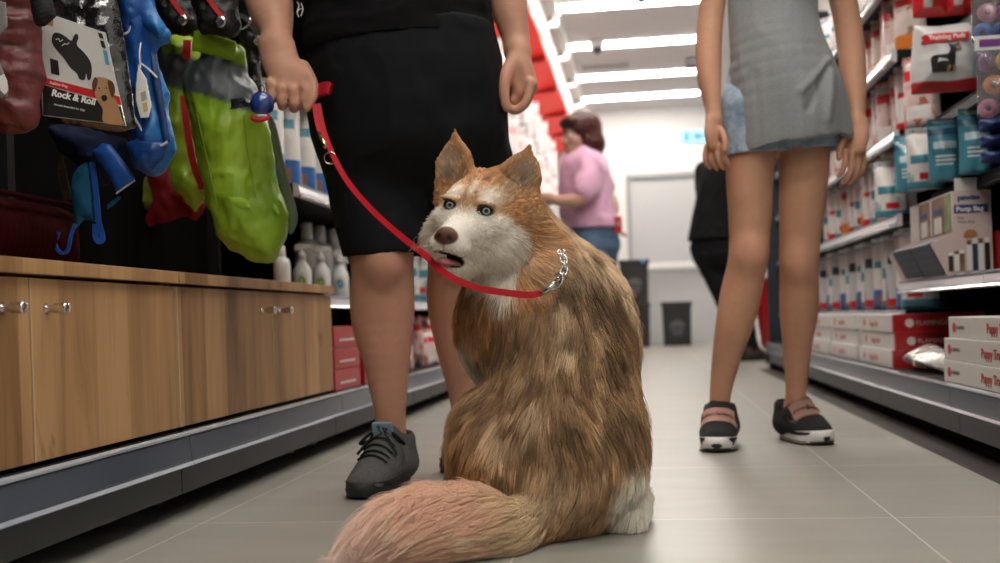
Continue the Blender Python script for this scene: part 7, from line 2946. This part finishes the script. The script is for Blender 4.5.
for x in (-0.10, 0.10):
    for y in (-0.13, 0.13):
        bm = BM(); lathe(bm, [(0.04, -0.012), (0.048, -0.008), (0.048, 0.008), (0.04, 0.012)], 16, mtx=Matrix.Translation((x, y, 0.048)) @ Matrix.Rotation(PI / 2, 4, 'Y'))
        obj('wheel', bm, M_black, tr_, smooth=True)
        
# ================================================================== leash, collar, waste bag holder
M_leash = mat('red_leash_webbing', (0.50, 0.006, 0.018), 0.5, bump=0.2, bscale=700)
ls = thing('leash', 'red webbing leash running from the fist to the chain collar', 'leash', U(318, 96, 2.12))
o = ls.location.copy()
lp = [(318, 104, 2.115), (323, 128, 2.09), (332, 153, 2.05), (348, 182, 2.00), (374, 212, 1.92), (402, 237, 1.80), (424, 254, 1.68), (437, 267, 1.615), (453, 278, 1.59), (478, 288, 1.60), (508, 293, 1.625), (530, 295, 1.645), (541, 293, 1.655)]
pts = catmull([U(*p) - o for p in lp], 6)
sd = []
for i, p in enumerate(pts):
    d = (pts[min(i + 1, len(pts) - 1)] - pts[max(i - 1, 0)]).normalized()
    sd.append(d.cross(FW).normalized())
obj('webbing', ribbon(BM(), pts, 0.0105, 0.0028, sd), M_leash, ls)
# the doubled tail with the second snap beside the hand
lp2 = [(314, 104, 2.118), (318, 126, 2.095), (326, 146, 2.062)]
pts = catmull([U(*p) - o for p in lp2], 6)
obj('webbing', ribbon(BM(), pts, 0.0085, 0.0026, (UP.cross(FW)).normalized() * -1), M_leash, ls)
# the handle loop through the fist, its end sticking out on the right
lp3 = [(256, 110, 2.150), (268, 98, 2.150), (290, 97, 2.152), (314, 92, 2.140), (326, 88, 2.125), (331, 89, 2.122)]
pts = catmull([U(*p) - o for p in lp3], 6)
obj('handle', ribbon(BM(), pts, [0.010] * 12 + [0.024] * (len(pts) - 12), 0.012, UP), M_leash, ls, bevel=0.003)
M_brass = mat('brass_snap', (0.62, 0.50, 0.28), 0.22, metal=1.0)
M_nick = mat('nickel_chain', (0.55, 0.54, 0.52), 0.18, metal=1.0)
q = lambda x, y, d: U(x, y, d) - o
bm = BM()
tube(bm, [q(319, 132, 2.085), q(323, 141, 2.070), q(326, 148, 2.060)], [0.0035, 0.0048, 0.0040], 10)
obj('snap_hook', bm, M_brass, ls, smooth=True)
bm = BM()
cr = q(330, 158, 2.045)
tube(bm, [cr + RT * (0.0115 * math.cos(2 * PI * k / 20)) + UP * (0.0115 * math.sin(2 * PI * k / 20)) for k in range(21)], 0.0016, 8, cap=False)
obj('ring', bm, M_brass, ls, smooth=True)
# snap at the collar
bm = BM()
tube(bm, [q(541, 293, 1.648), q(546, 291, 1.645), q(552, 286, 1.645), q(556, 281, 1.648)], [0.0042, 0.0048, 0.0040, 0.0030], 10)
sp_ = obj('snap_hook', bm, M_nick, ls, smooth=True)
bm = BM()
tube(bm, catmull([q(550, 290, 1.644), q(558, 287, 1.642), q(563, 279, 1.644), q(560, 273, 1.648), q(555, 277, 1.648)], 5), 0.0022, 8)
obj('hook_gate', bm, M_nick, sp_, smooth=True)

# ---- chain collar lying in the fur
cc = thing('chain_collar', 'chunky steel chain collar half sunk in the ruff of the dog', 'collar', U(563, 272, 1.66))
o2 = cc.location.copy()
path = catmull([U(*p) for p in ((556, 284, 1.650), (562, 276, 1.652), (565, 266, 1.660), (563, 257, 1.672), (560, 250, 1.69))], 6)
acc, last, nl = 0.0, path[0], 0
for i in range(1, len(path)):
    acc += (path[i] - path[i - 1]).length
    if acc >= 0.0095 or i == 1:
        acc = 0
        c = path[i] - o2
        d = (path[i] - path[i - 1]).normalized()
        s = d.cross(FW).normalized()
        n = d.cross(s).normalized()
        w_ = s if nl % 2 == 0 else (s * 0.35 + n * 0.94).normalized()
        bm = BM()
        tube(bm, [c + d * (0.0085 * math.cos(2 * PI * k / 16)) + w_ * (0.0052 * math.sin(2 * PI * k / 16)) for k in range(17)], 0.0017, 7, cap=False)
        obj('chain_link', bm, M_nick, cc, smooth=True)
        nl += 1

# ---- blue waste bag holder hanging from the fist
hb_ = thing('waste_bag_holder', 'shiny blue barrel shaped waste bag holder hanging under the fist', 'bag holder', U(262, 104, 2.11))
M_bluep = mat('blue_shiny_plastic', (0.012, 0.045, 0.22), 0.18, coat=1.0)
bm = BM()
n = 28
prof = [(0.004, 0.024), (0.012, 0.0225), (0.019, 0.016), (0.0235, 0.006), (0.0240, -0.004), (0.021, -0.014), (0.013, -0.0215), (0.004, -0.023)]
rings = []
for r_, z in prof:
    rings.append([bm.verts.new(V((r_ * (1 + 0.045 * math.cos(9 * 2 * PI * k / n * 1.0)) * math.cos(2 * PI * k / n), r_ * (1 + 0.045 * math.cos(9 * 2 * PI * k / n)) * math.sin(2 * PI * k / n), z))) for k in range(n)])
for a, b_ in zip(rings, rings[1:]):
    for k in range(n):
        bm.faces.new((a[k], a[(k + 1) % n], b_[(k + 1) % n], b_[k]))
bm.faces.new(rings[0]); bm.faces.new(rings[-1][::-1])
obj('barrel', bm, M_bluep, hb_, smooth=True)
bm = BM()
tube(bm, [V((0.018 * math.cos(a), -0.010 + 0.006 * math.sin(a), -0.022 + 0.010 * math.sin(a) - 0.004)) for a in [PI + PI * k / 10 for k in range(11)]], 0.004, 8)
obj('red_rim', bm, M_redstrap, hb_)
bm = BM()
lathe(bm, [(0.016, -0.024), (0.015, -0.0275), (0.006, -0.030)], 18)
obj('white_cap', bm, M_ticket, hb_, smooth=True)
bm = BM()
c0_ = V((0, 0, 0.030))
tube(bm, [c0_ + V((0.006 * math.cos(2 * PI * k / 14), 0, 0.008 * math.sin(2 * PI * k / 14))) for k in range(15)], 0.0014, 7, cap=False)
obj('carabiner', bm, M_shelf, hb_, smooth=True)
# black bag end pulled out to the left
me = cushion_mesh('bag_end', [(-0.018, 0.008), (-0.036, 0.018), (-0.068, 0.014), (-0.066, 0.002), (-0.070, -0.010), (-0.040, -0.006), (-0.020, -0.008)], 0.004, 0.006, 0.003, None, fold=0.5, fscale=60, smooth=False)
me.materials.append(M_film)
link('bag_end', me, hb_)
